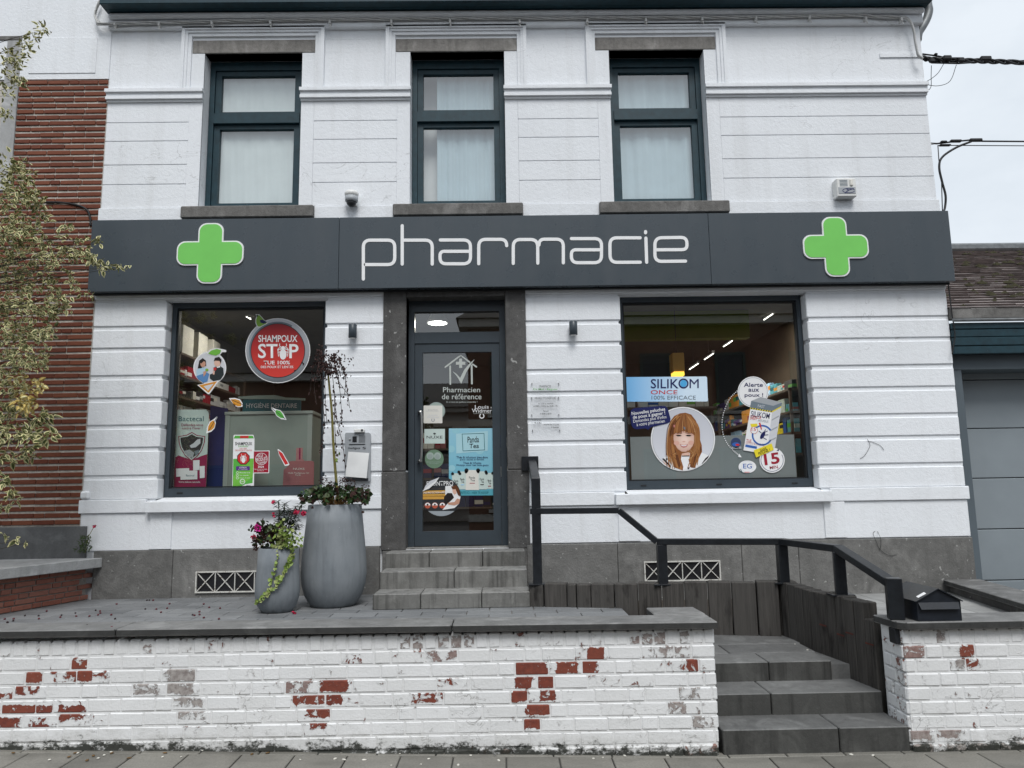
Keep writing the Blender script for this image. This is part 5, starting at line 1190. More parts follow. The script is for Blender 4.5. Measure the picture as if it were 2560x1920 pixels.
# ================================================================== fallen berries, flakes of paint
plain('berry', (.10, .012, .02), .4, 0, .3, 60); plain('berry_dark', (.02, .008, .01), .5, 0, .3, 60); plain('flake', (.62, .60, .54), .8, 0, .2, 60); plain('dead_leaf', (.16, .09, .03), .8, 0, .3, 60)
def blob(nm, mat, sc_):
    me = bpy.data.meshes.new(nm); bm = bmesh.new(); bmesh.ops.create_icosphere(bm, subdivisions=1, radius=1)
    for v in bm.verts: v.co = Vector((v.co.x*sc_[0], v.co.y*sc_[1], v.co.z*sc_[2]))*rng.uniform(.85, 1.15)
    bm.to_mesh(me); bm.free(); me.materials.append(MAT[mat])
    for p in me.polygons: p.use_smooth = True
    return me
bm_ = [blob('fallen_berry', 'berry', (.011, .011, .009)), blob('fallen_berry', 'berry_dark', (.009, .009, .008))]
for (x, y) in [(750,30),(935,62),(1005,63),(1075,57),(1090,28),(1310,30),(1345,52),(1415,57),(300,75),(160,105),(485,88),(395,102),(388,115),(250,125),(490,108),(615,70),(643,75),(645,88),(630,100),(575,108),(715,100),(1035,83),(1238,100),(1250,103),(1282,80),(1283,98),(1310,118),(1408,126),(88,125),(85,138),(30,127),(48,150),(248,105),(560,170),(718,182),(740,125),(945,5),(960,5),(985,5)]:
    p = onz(*L1(x, y), TZ if y < 145 else .775); me = bm_[0 if rng.random() < .5 else 1]
    if y >= 145: p = onz(*L1(x, y), .772)
    o = bpy.data.objects.new('fallen_berry', me); col.objects.link(o); o.location = p + Vector((0, 0, .006)); o.rotation_euler = (rng.random(), rng.random(), rng.random()*6)
    if y < 145: tag(o, 'small dark red berry fallen on the terrace tiles', 'berry', 'fallen berries on the terrace')
    else: tag(o, 'small dark berry fallen on the wall coping', 'berry', 'fallen berries on the coping')
fm = [blob('paint_flake', 'flake', (.012, .009, .003)), blob('paint_flake', 'flake', (.008, .006, .003)), blob('paint_flake', 'flake', (.016, .010, .005))]
for q, L in ((L1, [(670, 998), (632, 1018), (318, 1028), (715, 978), (1045, 1010), (1165, 1010), (290, 960), (500, 985), (2155, 1022), (1930, 1028), (1300, 970)]), (L2, [(385, 990), (828, 985), (840, 1000), (520, 1058), (760, 1062), (570, 1022), (1020, 1033), (155, 1030), (25, 1028), (1690, 1015), (1830, 1003), (1905, 980), (1980, 988), (2145, 998), (2105, 1000), (1630, 1020), (330, 1065)]), (L3, [(1240, 1000), (1100, 995), (740, 285), (820, 322), (640, 20)])):
    for (x, y) in L:
        if y < 900: p = onz(*q(x, y), LZ)
        else:
            p = onz(*q(x, y), 0); p = onz(*q(x, y), pz(p.x))
        o = bpy.data.objects.new('paint_flake', rng.choice(fm)); col.objects.link(o); o.location = p+Vector((0, 0, .002)); o.rotation_euler = (0, 0, rng.random()*6)
        tag(o, 'pale flake of wall paint lying on the pavement' if y > 900 else 'pale flake of wall paint lying on the stair landing', 'paint flake', 'paint flakes on the pavement' if y > 900 else 'paint flakes on the landing')
for (x, y) in ((85, 985), (485, 985), (720, 985), (560, 1032), (830, 1018), (1060, 985), (1620, 993), (1722, 985), (600, 1003), (445, 1010)):
    p = onz(*L1(x, y), 0); p = onz(*L1(x, y), pz(p.x)); o = bpy.data.objects.new('fallen_leaf', bpy.data.meshes.get('fallen_leaf') or blob('fallen_leaf', 'dead_leaf', (.016, .010, .003))); col.objects.link(o); o.location = p+Vector((0, 0, .003)); o.rotation_euler = (0, 0, rng.random()*6)
    tag(o, 'small brown leaf fallen on the pavement below the wall', 'leaf', 'fallen leaves on the pavement')
o = flower(318, 1595, 10, 'petal_red', None, 14, QG, 6.42); o.name = 'fallen_flower'; tag(o, 'red flower head fallen on the terrace beside the short planter', 'flower')

# ================================================================== inside the shop
st_ = lambda o, l: tag(o, l, None, None, 'structure')
plain('floor_wood', (.16, .13, .10), .5, 0, .2, 4); plain('cream_wall', (.22, .20, .17), .8, 0, .06, 3); plain('brown_wall', (.055, .04, .025), .8, 0, .15, 3); plain('lime_paint', (.16, .22, .012), .5, 0, .05); plain('ceiling_dark', (.12, .115, .10), .8, 0, .1)
plain('shelf_board', (.12, .09, .07), .5, 0, .2, 12); plain('cabinet', (.27, .31, .28), .5, 0, .04, 5); plain('cabinet_edge', (.34, .37, .34), .5, 0, .04, 5)
IX0, IX1 = XL+.31, XR-.31
st_(box('shop_floor', IX0, IX1, F+.37, 13.4, .9, 1.0, 'floor_wood'), 'brown shop floor seen through the door')
st_(box('shop_ceiling', IX0, IX1, F+.37, 13.4, 3.70, 3.78, 'ceiling_dark'), 'dark shop ceiling seen through the windows')
st_(box('shop_wall_back', IX0, IX1, 12.6, 12.7, 1.0, 3.7, 'brown_wall'), 'brown back wall of the shop')
st_(box('shop_wall_left', -3.97, -3.90, F+.45, 12.6, 1.0, 3.7, 'cream_wall'), 'cream left wall inside the shop')
st_(box('shop_wall_right', 3.76, 3.82, F+.45, 12.6, 1.0, 3.7, 'brown_wall'), 'brown right wall inside the shop')
st_(box('lime_bulkhead', SR[0]+.05, SR[1]-.20, F+1.2, F+1.35, 3.35, 3.69, 'lime_paint'), 'lime green bulkhead inside the right shop window')
# lit lamps
def glow(p, par, watts, sx=.25, sy=.012):
    d = bpy.data.lights.new('lamp_glow', 'AREA'); d.shape = 'RECTANGLE'; d.size = sx; d.size_y = sy; d.energy = watts; d.color = (1, .93, .82)
    o = bpy.data.objects.new('lamp_glow', d); col.objects.link(o); o.location = p; o.parent = par; o.matrix_parent_inverse = Matrix.Translation(-par.location)
for k, (x, y) in enumerate(((1620, 265), (1190, 550), (988, 687), (828, 792), (1365, 440))):
    a, b = at(*QC(x-48, y+32), 9.2+.35*k), at(*QC(x+48, y-32), 8.95+.35*k)
    t = thing('linear_lamp', 'lit linear ceiling lamp in the right shop window, %s from the right' % ('first', 'third', 'fourth', 'fifth', 'second')[k], 'lamp', (a+b)/2, 'linear ceiling lamps')
    bar('tube', a, b, .008, .008, 'tube_light', t, bev=0); bar('rail', a+Vector((0, .01, .03)), b+Vector((0, .01, .03)), .04, .03, 'dark_room', t, bev=0)
    glow((a+b)/2-Vector((0, 0, .012)), t, 6)
    bar('suspension', (a+b)/2+Vector((0, 0, .04)), Vector(((a.x+b.x)/2, (a.y+b.y)/2, 3.70)), .006, .006, 'dark_room', t, bev=0)
a, b = at(*QA(1055, 235), 8.8), at(*QA(1170, 300), 8.8)
t = thing('linear_lamp', 'lit linear ceiling lamp seen at the top of the left shop window', 'lamp', (a+b)/2, 'linear ceiling lamps'); bar('tube', a, b, .009, .009, 'tube_light', t, bev=0); bar('rail', a+Vector((0, .01, .03)), b+Vector((0, .01, .03)), .04, .03, 'dark_room', t, bev=0)
glow((a+b)/2-Vector((0, 0, .012)), t, 9)
bar('suspension', (a+b)/2+Vector((0, 0, .04)), Vector(((a.x+b.x)/2, (a.y+b.y)/2, 3.70)), .006, .006, 'dark_room', t, bev=0)
c = at(*QE(555, 432), 8.6); t = thing('downlight', 'round lit downlight seen through the glass above the door', 'lamp', c); glow(c-Vector((0, 0, .004)), t, 7, .14, .14); lathe('lens', [(.11, 0), (.11, .02)], (c.x, c.y, c.z), 'downlight', t, 32); lathe('trim', [(.128, .004), (.128, .024), (.05, 3.70-c.z)], (c.x, c.y, c.z), 'white_plastic', t, 32)
a, b = at(*QC(600, 645), 8.5), at(*QC(735, 890), 8.5); t = thing('golden_lamp', 'golden glowing box lamp above the blue and white poster', 'lamp', (a+b)/2)
box('shade', a.x, b.x, 8.5, 8.68, b.z+.05, a.z, 'p_gold', t, .006); box('glow', a.x+.008, b.x-.008, 8.49, 8.66, b.z, b.z+.049, 'golden_lamp', t, .004); bar('cord', ((a.x+b.x)/2, 8.59, a.z), ((a.x+b.x)/2, 8.59, 3.70), .006, .006, 'dark_room', t, bev=0)
# shelves and products
PCOL = ['p_cream', 'white_print', 'p_palegrey', 'p_green', 'p_yellow', 'p_orange', 'p_teal', 'p_tealb', 'p_red', 'p_blue', 'p_rose', 'p_mint', 'p_sky', 'p_purple', 'p_darkred', 'p_charcoal']
def shelf(name, label, x0, x1, y0, y1, zs, along, side, glabel, group, hmax=.24, cols=PCOL, seed=1):
    rr = random.Random(seed); t = thing(name, label, 'shelf', ((x0+x1)/2, (y0+y1)/2, 1.0))
    box('back_panel', *( (x0, x0+.02) if side == 'l' else (x1-.02, x1) if side == 'r' else (x0, x1)), *((y0, y1) if side in 'lr' else (y1-.02, y1)), 1.0, zs[-1]+.4, 'brown_wall', t)
    for z in zs: box('shelf_board', x0, x1, y0, y1, z-.025, z, 'shelf_board', t)
    for (ax, ay) in ((x0, y0), (x0, y1-.03), (x1-.03, y0), (x1-.03, y1-.03)): box('upright', ax, ax+.03, ay, ay+.03, 1.0, zs[-1], 'shelf_board', t)
    for z in (zs[:-1] if side == 'l' else zs):
        p = (y0 if along == 'y' else x0) + .03; end = (y1 if along == 'y' else x1) - .05
        while p < end:
            wd = rr.choice((.06, .08, .10, .12)); hh = rr.uniform(.09, hmax); dp = rr.choice((.06, .09)); reps = rr.choice((1, 2, 3, 4)); cm = rr.choice(cols)
            for _ in range(reps):
                if p+wd > end: break
                if along == 'y': loc = ((x1-.05-dp/2) if side == 'l' else (x0+.05+dp/2), p+wd/2, z+hh/2+.001); dims = (dp, wd-.006, round(hh, 2))
                else: loc = (p+wd/2, y0+.05+dp/2, z+hh/2+.001); dims = (wd-.006, dp, round(hh, 2))
                loc = (loc[0], loc[1], z+round(hh, 2)/2+.0005)
                o = unit('product_box', *dims, cm, .003, None, loc, rr.uniform(-.05, .05)); tag(o, glabel + (', %s board from the top' % ('first', 'second', 'third', 'fourth')[len(zs)-1-zs.index(z)] if len(zs) > 1 else ''), 'box', group)
                if rr.random() < .6:
                    b_ = unit('label_band', dims[0]*1.02, dims[1]*1.02, dims[2]*.3, rr.choice(cols), 0, o, (0, 0, 0)); b_.matrix_parent_inverse = Matrix.Identity(4); b_.location = (0, 0, dims[2]*rr.uniform(-.2, .2))
                p += wd
            p += rr.choice((.0, .01, .03))
zl = [at(*QA(420, y), 8.9).z for y in (1390, 1220, 1120, 930, 740)]
shelf('wall_shelf', 'product shelf along the left wall behind the left shop window', -3.885, -3.58, 8.15, 10.3, [2.44, 2.67, 2.91, 3.16], 'y', 'l', 'small product box on the shelf behind the left shop window', 'products behind the left window', .17, ['p_cream', 'white_print', 'p_palegrey', 'p_silver', 'p_darkred', 'p_charcoal', 'p_rose', 'p_cream', 'p_palegrey'], 3)
shelf('wall_shelf', 'product shelf along the right wall behind the right shop window', 3.42, 3.755, 8.7, 12.3, [1.95, 2.2, 2.45, 2.72], 'y', 'r', 'small product box on the shelf behind the right shop window', 'products behind the right window', .2, PCOL, 5)
shelf('counter_shelf', 'low display shelf with cartons behind the blue and white poster', SR[0]+.05, SR[0]+1.3, 8.6, 8.9, [at(*QD(400, 245), 8.6).z], 'x', 'b', 'small carton on the low display behind the right shop window', 'cartons on the low display', .16, ['p_green', 'white_print', 'p_cream', 'p_leafgreen', 'p_palegrey', 'p_blue'], 9)
shelf('island_shelf', 'dark display shelf with products in the middle of the shop seen through the door', -1.6, .6, 10.2, 10.5, [1.35, 1.75, 2.15], 'x', 'b', 'small product box on the display seen through the door', 'products seen through the door', .22, ['p_darkred', 'p_rose', 'p_cream', 'p_charcoal', 'p_navy', 'p_silver'], 12)
for k in range(3):                       # cartons stacked on top of the left shelf
    o = unit('carton', .24, .3, .34, 'p_cream', .004, None, (-3.74, 8.45+.42*k, 3.16+.17+.001), .05*k); tag(o, 'large pale carton on the top left shelf, %s from the window' % ('first', 'second', 'third')[k], 'carton', 'cartons on the left shelf')
# display furniture behind the left window
a, b = at(*QB(850, 262), 8.0), at(*QB(1935, 1260), 8.0)
cbn = thing('display_cabinet', 'back of a pale grey green cabinet standing in the left shop window', 'cabinet', ((a.x+b.x)/2, 8.15, 1.0))
box('carcass', a.x+.012, b.x-.012, 8.0, 8.45, 1.0, a.z-.03, 'cabinet', cbn, .003); box('top', a.x-.012, b.x+.012, 7.985, 8.46, a.z-.029, a.z+.004, 'cabinet_edge', cbn, .004)
for xx in (a.x-.004, b.x-.045): box('edge_strip', xx, xx+.05, 7.993, 7.9995, 1.0, a.z-.03, 'cabinet_edge', cbn)
a, b = at(*QB(1065, 95), 8.3), at(*QB(1805, 255), 8.3)
hd = thing('header_board', 'teal header board reading HYGIENE DENTAIRE above the cabinet', 'sign', ((a.x+b.x)/2, 8.3, at(*QB(1400, 262), 8.0).z))
box('board', a.x, b.x, 8.3, 8.33, b.z-.06, a.z, 'p_teal', hd, .003); 
poly('crest', qp(QB, [(1000, 60), (1200, 45), (1480, 40), (1620, 72), (1860, 80), (1860, 105), (1640, 100), (1450, 92), (1000, 88)]), 8.296, 'p_palegreen', hd, .03); text('lettering', 'HYGIÈNE DENTAIRE', qb(QB, 1110, 132, 1760, 205), 8.2935, 'p_palegrey', hd, 0, .02)
bl = tag(poly('blue_panel', qp(QB, [(650, 175), (865, 210), (835, 1245), (600, 1245)]), 8.05, 'p_navy2', None, .03), 'dark blue panel standing between poster and cabinet', 'panel')
# BACTECAL stand poster
ps = thing('poster', 'tall mint and magenta Bactecal poster at the left of the left shop window', 'poster', at(*QB(390, 1250), 7.86)); Y = 7.86
poly('sheet', qp(QB, [(225, 228), (590, 225), (622, 260), (628, 300), (590, 1245), (180, 1245)]), Y, 'p_mint', ps, .004)
wv = [(196, 840), (240, 815), (290, 835), (340, 850), (400, 870), (470, 850), (540, 820), (607, 800)]; poly('lower_print', qp(QB, wv + [(590, 1243), (181, 1243)]), Y-.002, 'p_magenta', ps)
text('lettering', 'Bactecal', qb(QB, 240, 312, 562, 375), Y-.002, 'p_teal', ps); text('lettering', 'Défendez-vous', qb(QB, 275, 405, 555, 440), Y-.002, 'p_magenta', ps, 0, .01); text('lettering', "contre l'hiver !", qb(QB, 283, 447, 545, 480), Y-.002, 'p_magenta', ps, 0, .01)
shd = [(410, 515), (480, 555), (583, 568), (575, 650), (540, 750), (480, 830), (405, 888), (320, 820), (260, 720), (240, 640), (236, 568), (340, 552)]
ctr = (408, 690); inn = lambda f: [(ctr[0]+(x-ctr[0])*f, ctr[1]+(y-ctr[1])*f) for x, y in shd]
poly('shield', qp(QB, shd), Y-.003, 'p_magenta', ps); poly('shield', qp(QB, inn(.93)), Y-.004, 'p_mint', ps); poly('shield', qp(QB, inn(.84)), Y-.005, 'p_charcoal', ps)
poly('snow', qp(QB, [(380, 690), (430, 660), (480, 610), (520, 600), (520, 660), (460, 710), (400, 720)]), Y-.006, 'p_palegrey', ps); poly('snow', qp(QB, [(300, 760), (380, 740), (440, 780), (420, 850), (360, 830)]), Y-.006, 'p_silver', ps); poly('snow', qp(QB, [(440, 760), (500, 740), (500, 790), (460, 820)]), Y-.0065, 'p_slate', ps)
for bx in ((205, 985, 375, 1090), (425, 880, 508, 1010), (510, 955, 575, 1110), (262, 1015, 480, 1130)): poly('pack', qp(QB, [(bx[0], bx[1]), (bx[2], bx[1]-6), (bx[2], bx[3]-8), (bx[0]+2, bx[3])]), Y-.0065-.0005*(bx[0] == 262), 'white_print', ps)
text('lettering', 'Bactecal', qb(QB, 335, 1060, 440, 1085), Y-.008, 'p_teal', ps); text('lettering', 'Votre défense naturelle.', qb(QB, 240, 1145, 522, 1168), Y-.004, 'white_print', ps, 0, 0, .2)
# pink bottle cut-out
bt = thing('bottle_cutout', 'pink perfume bottle cut-out marked NUXE at the right of the left shop window', 'cut-out', at(*QB(1780, 1240), 7.88)); Y = 7.88
poly('bottle', qp(QB, [(1640, 900), (1690, 888), (1950, 885), (1980, 900), (1975, 1235), (1578, 1240), (1590, 1000), (1650, 950)]), Y, 'p_rose', bt, .01); poly('collar', qp(QB, [(1745, 870), (1850, 868), (1850, 890), (1745, 890)]), Y-.001, 'p_rose2', bt, .01); poly('cap', qp(QB, [(1752, 720), (1835, 716), (1830, 868), (1750, 872)]), Y-.001, 'p_rose2', bt, .01); poly('cap_stripe', qp(QB, [(1788, 719), (1808, 718), (1806, 868), (1784, 870)]), Y-.002, 'p_magenta', bt)
text('lettering', 'NUXE', qb(QB, 1712, 975, 1860, 1000), Y-.002, 'p_cream', bt); text('lettering', "Huile Prodigieuse Or", qb(QB, 1645, 1030, 1920, 1058), Y-.002, 'p_cream', bt, 0, 0, .2); text('lettering', 'Florale', qb(QB, 1740, 1058, 1812, 1076), Y-.002, 'p_cream', bt)
for k, yy in enumerate((1085, 1103, 1120, 1155, 1200)): text('lettering', 'huile multi usages visage corps', qb(QB, 1640, yy-7, (1840, 1800, 1790, 1880, 1870)[k], yy+7), Y-.002, 'p_rose2', bt)

# ================================================================== stickers on the glass
YP = YG-.004
def sticker(name, label, px, group=None, Y=None): return thing(name, label, 'sticker', at(px[0], px[1], Y or YP), group)
# SHAMPOUX STOP disc
c = QA(1515, 702); s_ = sticker('round_sticker', 'round red SHAMPOUX STOP sticker with grey rim on the left shop window', c); q1 = .19439
disc('rim', c[0], c[1], 418*q1, YP, 'white_print', s_); disc('rim', c[0], c[1], 408*q1, YP-.001, 'g_silver', s_)
ring('rim_shade', c[0], c[1], 345*q1, 372*q1, YP-.0015, 'p_slate', s_, 100, 300); ring('rim_line', c[0], c[1], 340*q1, 352*q1, YP-.002, 'p_charcoal', s_)
disc('face', c[0], c[1], 342*q1, YP-.0025, 'g_red', s_)
text('lettering', 'SHAMPOUX', qb(QA, 1265, 503, 1768, 592), YP-.004, 'white_print', s_, 0, .03); text('lettering', 'ST', qb(QA, 1262, 615, 1512, 800), YP-.004, 'white_print', s_, 0, .03); text('lettering', 'P', qb(QA, 1662, 618, 1782, 800), YP-.004, 'white_print', s_, 0, .03)
text('lettering', 'TUE 100%', qb(QA, 1332, 832, 1672, 880), YP-.004, 'white_print', s_, 0, .025); text('lettering', 'DES POUX ET LENTES', qb(QA, 1297, 897, 1714, 928), YP-.004, 'white_print', s_, 0, .02)
def louse(q, cx, cy, k, Y, mat, par):
    P = lambda pts: [q(cx+x*k, cy+y*k) for x, y in pts]
    poly('louse_body', [q(cx+x*k, cy+y*k) for x, y in circ(0, 35, 45, 68, 20)], Y, mat, par); poly('louse_body', [q(cx+x*k, cy+y*k) for x, y in circ(0, -45, 24, 26, 14)], Y-.0003, mat, par)
    for sx in (-1, 1):
        for L in ([(sx*18, -55), (sx*48, -72), (sx*42, -100)], [(sx*26, -30), (sx*62, -28), (sx*66, 20)], [(sx*30, 0), (sx*64, 10), (sx*58, 60)], [(sx*18, -40), (sx*52, -52), (sx*70, -20)]): poly('louse_leg', stroke_pts(P(fillet(L, 14, 4)), 9*k*.19439 if q in (QA, QB) else 9*k*.217), Y-.0006, mat, par)
louse(QA, 1582, 715, 1.0, YP-.004, 'white_print', s_)
# bird on the rim
b_ = sticker('bird_sticker', 'small green bird sticker perched on the round red sticker', QA(1290, 310))
bird = [(1228, 235), (1275, 235), (1310, 270), (1345, 310), (1385, 335), (1375, 360), (1320, 385), (1290, 405), (1250, 402), (1228, 350), (1228, 300), (1240, 265)]
poly('outline', qp(QA, bird), YP-.005, 'white_print', b_); cb_ = (1295, 325); poly('body', qp(QA, [(cb_[0]+(x-cb_[0])*.86, cb_[1]+(y-cb_[1])*.86) for x, y in bird[:10] + bird[10:]]), YP-.006, 'p_olive', b_); poly('wing', qp(QA, [(1285, 305), (1330, 308), (1380, 338), (1330, 355), (1290, 340)]), YP-.007, 'p_navy', b_); poly('beak', qp(QA, [(1238, 245), (1262, 240), (1258, 268), (1242, 262)]), YP-.007, 'p_charcoal', b_)
# children sticker
c = QA(640, 925); s_ = sticker('apple_sticker', 'round photo sticker of two children reading, with leaf and set square', c)
disc('rim', c[0], c[1], 212*q1, YP, 'white_print', s_); disc('photo', c[0], c[1], 198*q1, YP-.001, 'p_palegrey', s_)
poly('shirt', qp(QA, [(470, 950), (540, 915), (610, 930), (620, 1000), (560, 1040), (470, 1030)]), YP-.002, 'p_lightblue', s_); poly('jeans', qp(QA, [(465, 1030), (540, 1005), (600, 985), (635, 1000), (610, 1100), (560, 1118), (490, 1070)]), YP-.003, 'p_jeans', s_)
poly('hair', qp(QA, [(485, 930), (505, 830), (550, 798), (590, 830), (595, 900), (560, 900), (530, 930)]), YP-.0035, 'p_hair', s_); poly('face', [QA(x, y) for x, y in circ(553, 872, 34, 44, 16)], YP-.0045, 'p_skin2', s_); poly('hair', qp(QA, [(515, 850), (550, 818), (588, 845), (560, 840), (530, 870)]), YP-.005, 'p_hair', s_)
poly('jumper', qp(QA, [(690, 920), (760, 890), (815, 930), (820, 1010), (780, 1075), (690, 1100), (640, 1060), (640, 1010), (690, 990)]), YP-.003, 'p_jumper', s_); poly('collar', qp(QA, [(720, 900), (765, 885), (775, 915), (735, 925)]), YP-.0033, 'white_print', s_); poly('face', [QA(x, y) for x, y in circ(738, 862, 42, 46, 16)], YP-.0045, 'p_skin', s_); poly('hair', qp(QA, [(690, 840), (705, 795), (760, 782), (793, 820), (780, 870), (765, 835), (715, 832)]), YP-.005, 'p_hair', s_)
poly('apple', [QA(x, y) for x, y in circ(603, 950, 22, 18, 12)], YP-.005, 'p_olive', s_); poly('star', [QA(705+(30 if k % 2 == 0 else 14)*math.cos(R(36*k)), 938+(30 if k % 2 == 0 else 14)*math.sin(R(36*k))) for k in range(10)], YP-.005, 'p_red', s_); poly('hand', qp(QA, [(555, 975), (600, 960), (590, 1000), (560, 1040)]), YP-.0048, 'p_skin2', s_); poly('hand', qp(QA, [(680, 965), (705, 960), (700, 1010), (680, 1010)]), YP-.0048, 'p_skin', s_)
poly('leaf_outline', qp(QA, [(600, 735), (640, 690), (720, 668), (790, 680), (852, 695), (850, 722), (800, 722), (770, 760), (720, 775), (650, 765)]), YP-.002, 'white_print', s_); poly('leaf', qp(QA, [(618, 738), (660, 700), (730, 680), (785, 695), (770, 740), (720, 765), (660, 755)]), YP-.006, 'p_leafgreen', s_)
poly('set_square_outline', qp(QA, [(480, 1145), (745, 1085), (755, 1095), (635, 1262), (615, 1262)]), YP-.0062, 'white_print', s_); poly('set_square', qp(QA, [(500, 1148), (735, 1095), (625, 1245)]), YP-.007, 'p_orange', s_); poly('set_square_hole', qp(QA, [(560, 1160), (690, 1128), (618, 1220)]), YP-.008, 'p_palegrey', s_)
def leafsticker(q, pts, label, mat, ax):
    s_ = sticker('leaf_sticker', label, q(*pts[0]), 'leaf stickers'); P = qp(q, pts); cx = sum(p[0] for p in P)/len(P); cy = sum(p[1] for p in P)/len(P)
    poly('outline', P, YP, 'white_print', s_); poly('leaf', [(cx+(x-cx)*.78, cy+(y-cy)*.78) for x, y in P[:-3]], YP-.001, mat, s_); poly('vein', stroke_pts(qp(q, ax), 1.2), YP-.002, 'p_charcoal', s_)
leafsticker(QB, [(885, 80), (960, 75), (1030, 95), (1065, 150), (1060, 190), (1000, 195), (930, 150), (1068, 192), (1115, 188), (1115, 170), (1070, 165)][:7] + [(1050, 192), (1112, 188), (1112, 172), (1060, 160)][:0] + [(1000, 195)][:0] + [(990, 190), (975, 185), (960, 178)], 'orange leaf sticker overlapping the teal header board', 'p_orange', [(920, 100), (1110, 180)])
leafsticker(QB, [(718, 400), (700, 470), (660, 510), (595, 532), (605, 450), (640, 380), (690, 350), (735, 312), (738, 330), (712, 370)], 'orange leaf sticker at the edge of the dark blue panel', 'p_orange', [(735, 318), (625, 500)])
leafsticker(QB, [(1490, 220), (1550, 235), (1590, 280), (1628, 358), (1560, 350), (1500, 310), (1475, 265), (1430, 215), (1435, 198), (1480, 215)], 'green leaf sticker at the top of the cabinet', 'p_green', [(1435, 207), (1610, 345)])
# pencil sticker
s_ = sticker('pencil_sticker', 'small red pencil sticker above the pink bottle', QB(1590, 850)); poly('outline', qp(QB, [(1512, 735), (1535, 740), (1580, 780), (1665, 930), (1650, 945), (1605, 950), (1530, 810)]), YP, 'white_print', s_); poly('pencil', qp(QB, [(1520, 750), (1572, 785), (1650, 922), (1610, 935), (1535, 805)]), YP-.001, 'p_red', s_)
# SHAMPOUX express carton
s_ = sticker('carton_sticker', 'tall white and green SHAMPOUX EXPRESS carton sticker on the left shop window', QB(1070, 900))
poly('outline', qp(QB, [(945, 560), (960, 550), (1200, 550), (1215, 600), (1208, 1228), (928, 1232)]), YP, 'white_print', s_); poly('lid', qp(QB, [(965, 562), (1192, 562), (1208, 596), (948, 598)]), YP-.001, 'p_green', s_); poly('lid_tag', qp(QB, [(1030, 564), (1140, 562), (1138, 592), (1028, 594)]), YP-.002, 'p_red', s_)
poly('green_field', qp(QB, [(942, 860), (1205, 855), (1190, 1170), (1100, 1185), (1040, 1215), (935, 1225)]), YP-.001, 'p_green', s_); poly('green_field', qp(QB, [(1100, 858), (1204, 856), (1192, 1100), (1000, 1215), (940, 1224), (938, 1100)]), YP-.0015, 'p_leafgreen', s_)
text('lettering', 'SHAMPOUX', qb(QB, 965, 643, 1185, 685), YP-.002, 'p_charcoal', s_, 0, .02); text('lettering', 'EXPRESS', qb(QB, 1008, 690, 1135, 708), YP-.002, 'p_green', s_); text('lettering', 'TUE 100%', qb(QB, 1022, 720, 1118, 738), YP-.002, 'p_red', s_); text('lettering', 'DES POUX ET LENTES', qb(QB, 965, 742, 1182, 760), YP-.002, 'p_red', s_)
poly('octagon', [QB(1072+88*math.cos(R(22.5+45*k)), 853+88*math.sin(R(22.5+45*k))) for k in range(8)], YP-.002, 'p_charcoal', s_); poly('octagon', [QB(1072+78*math.cos(R(22.5+45*k)), 853+78*math.sin(R(22.5+45*k))) for k in range(8)], YP-.003, 'p_red', s_); louse(QB, 1072, 855, .55, YP-.004, 'white_print', s_)
poly('badge', rrect(*QB(978, 955), *QB(1155, 1008), 2), YP-.003, 'p_purple', s_); text('lettering', 'LOTION', qb(QB, 1020, 962, 1112, 982), YP-.004, 'white_print', s_, 0, .02); text('lettering', 'en 1 application', qb(QB, 1005, 988, 1128, 1001), YP-.004, 'white_print', s_)
for k, (y, tx) in enumerate(((1037, 'Efficace dès 15 min'), (1072, 'Sans peignage'), (1106, '4 mois et plus'))): text('lettering', tx, qb(QB, 1022, y-8, (1160, 1138, 1155)[k], y+8), YP-.003, 'white_print', s_); ring('icon', *QB(995, y), 2.2, 3.0, YP-.003, 'white_print', s_)
ring('seal', *QB(1060, 1152), 5.2, 6.6, YP-.003, 'white_print', s_); text('lettering', 'SAFE', qb(QB, 1038, 1143, 1083, 1161), YP-.003, 'white_print', s_); text('lettering', 'Gibexx', qb(QB, 1108, 1193, 1165, 1208), YP-.002, 'p_navy', s_)
# ELU PRODUIT
s_ = sticker('award_sticker', 'square dark red ELU PRODUIT 2024 award sticker', QB(1305, 900)); poly('outline', qp(QB, [(1205, 755), (1410, 752), (1403, 1043), (1200, 1046)]), YP-.0005, 'white_print', s_); poly('face', qp(QB, [(1207, 764), (1400, 762), (1394, 1034), (1203, 1036)]), YP-.0015, 'p_darkred', s_)
ring('seal', *QB(1305, 860), 14.0, 15.0, YP-.0025, 'white_print', s_)
for tx, bx in (('ELU', (1255, 800, 1322, 836)), ('PRODUIT', (1228, 842, 1378, 888)), ("L'ANNÉE", (1262, 888, 1360, 922))): text('lettering', tx, qb(QB, *bx), YP-.003, 'white_print', s_, -10, .02)
text('lettering', '2024', qb(QB, 1258, 948, 1335, 975), YP-.003, 'white_print', s_, 0, .03); text('lettering', 'PROTECTION ANTI POUX', qb(QB, 1212, 988, 1380, 1000), YP-.003, 'white_print', s_); text('lettering', 'BELGIQUE', qb(QB, 1255, 1008, 1335, 1020), YP-.003, 'white_print', s_)

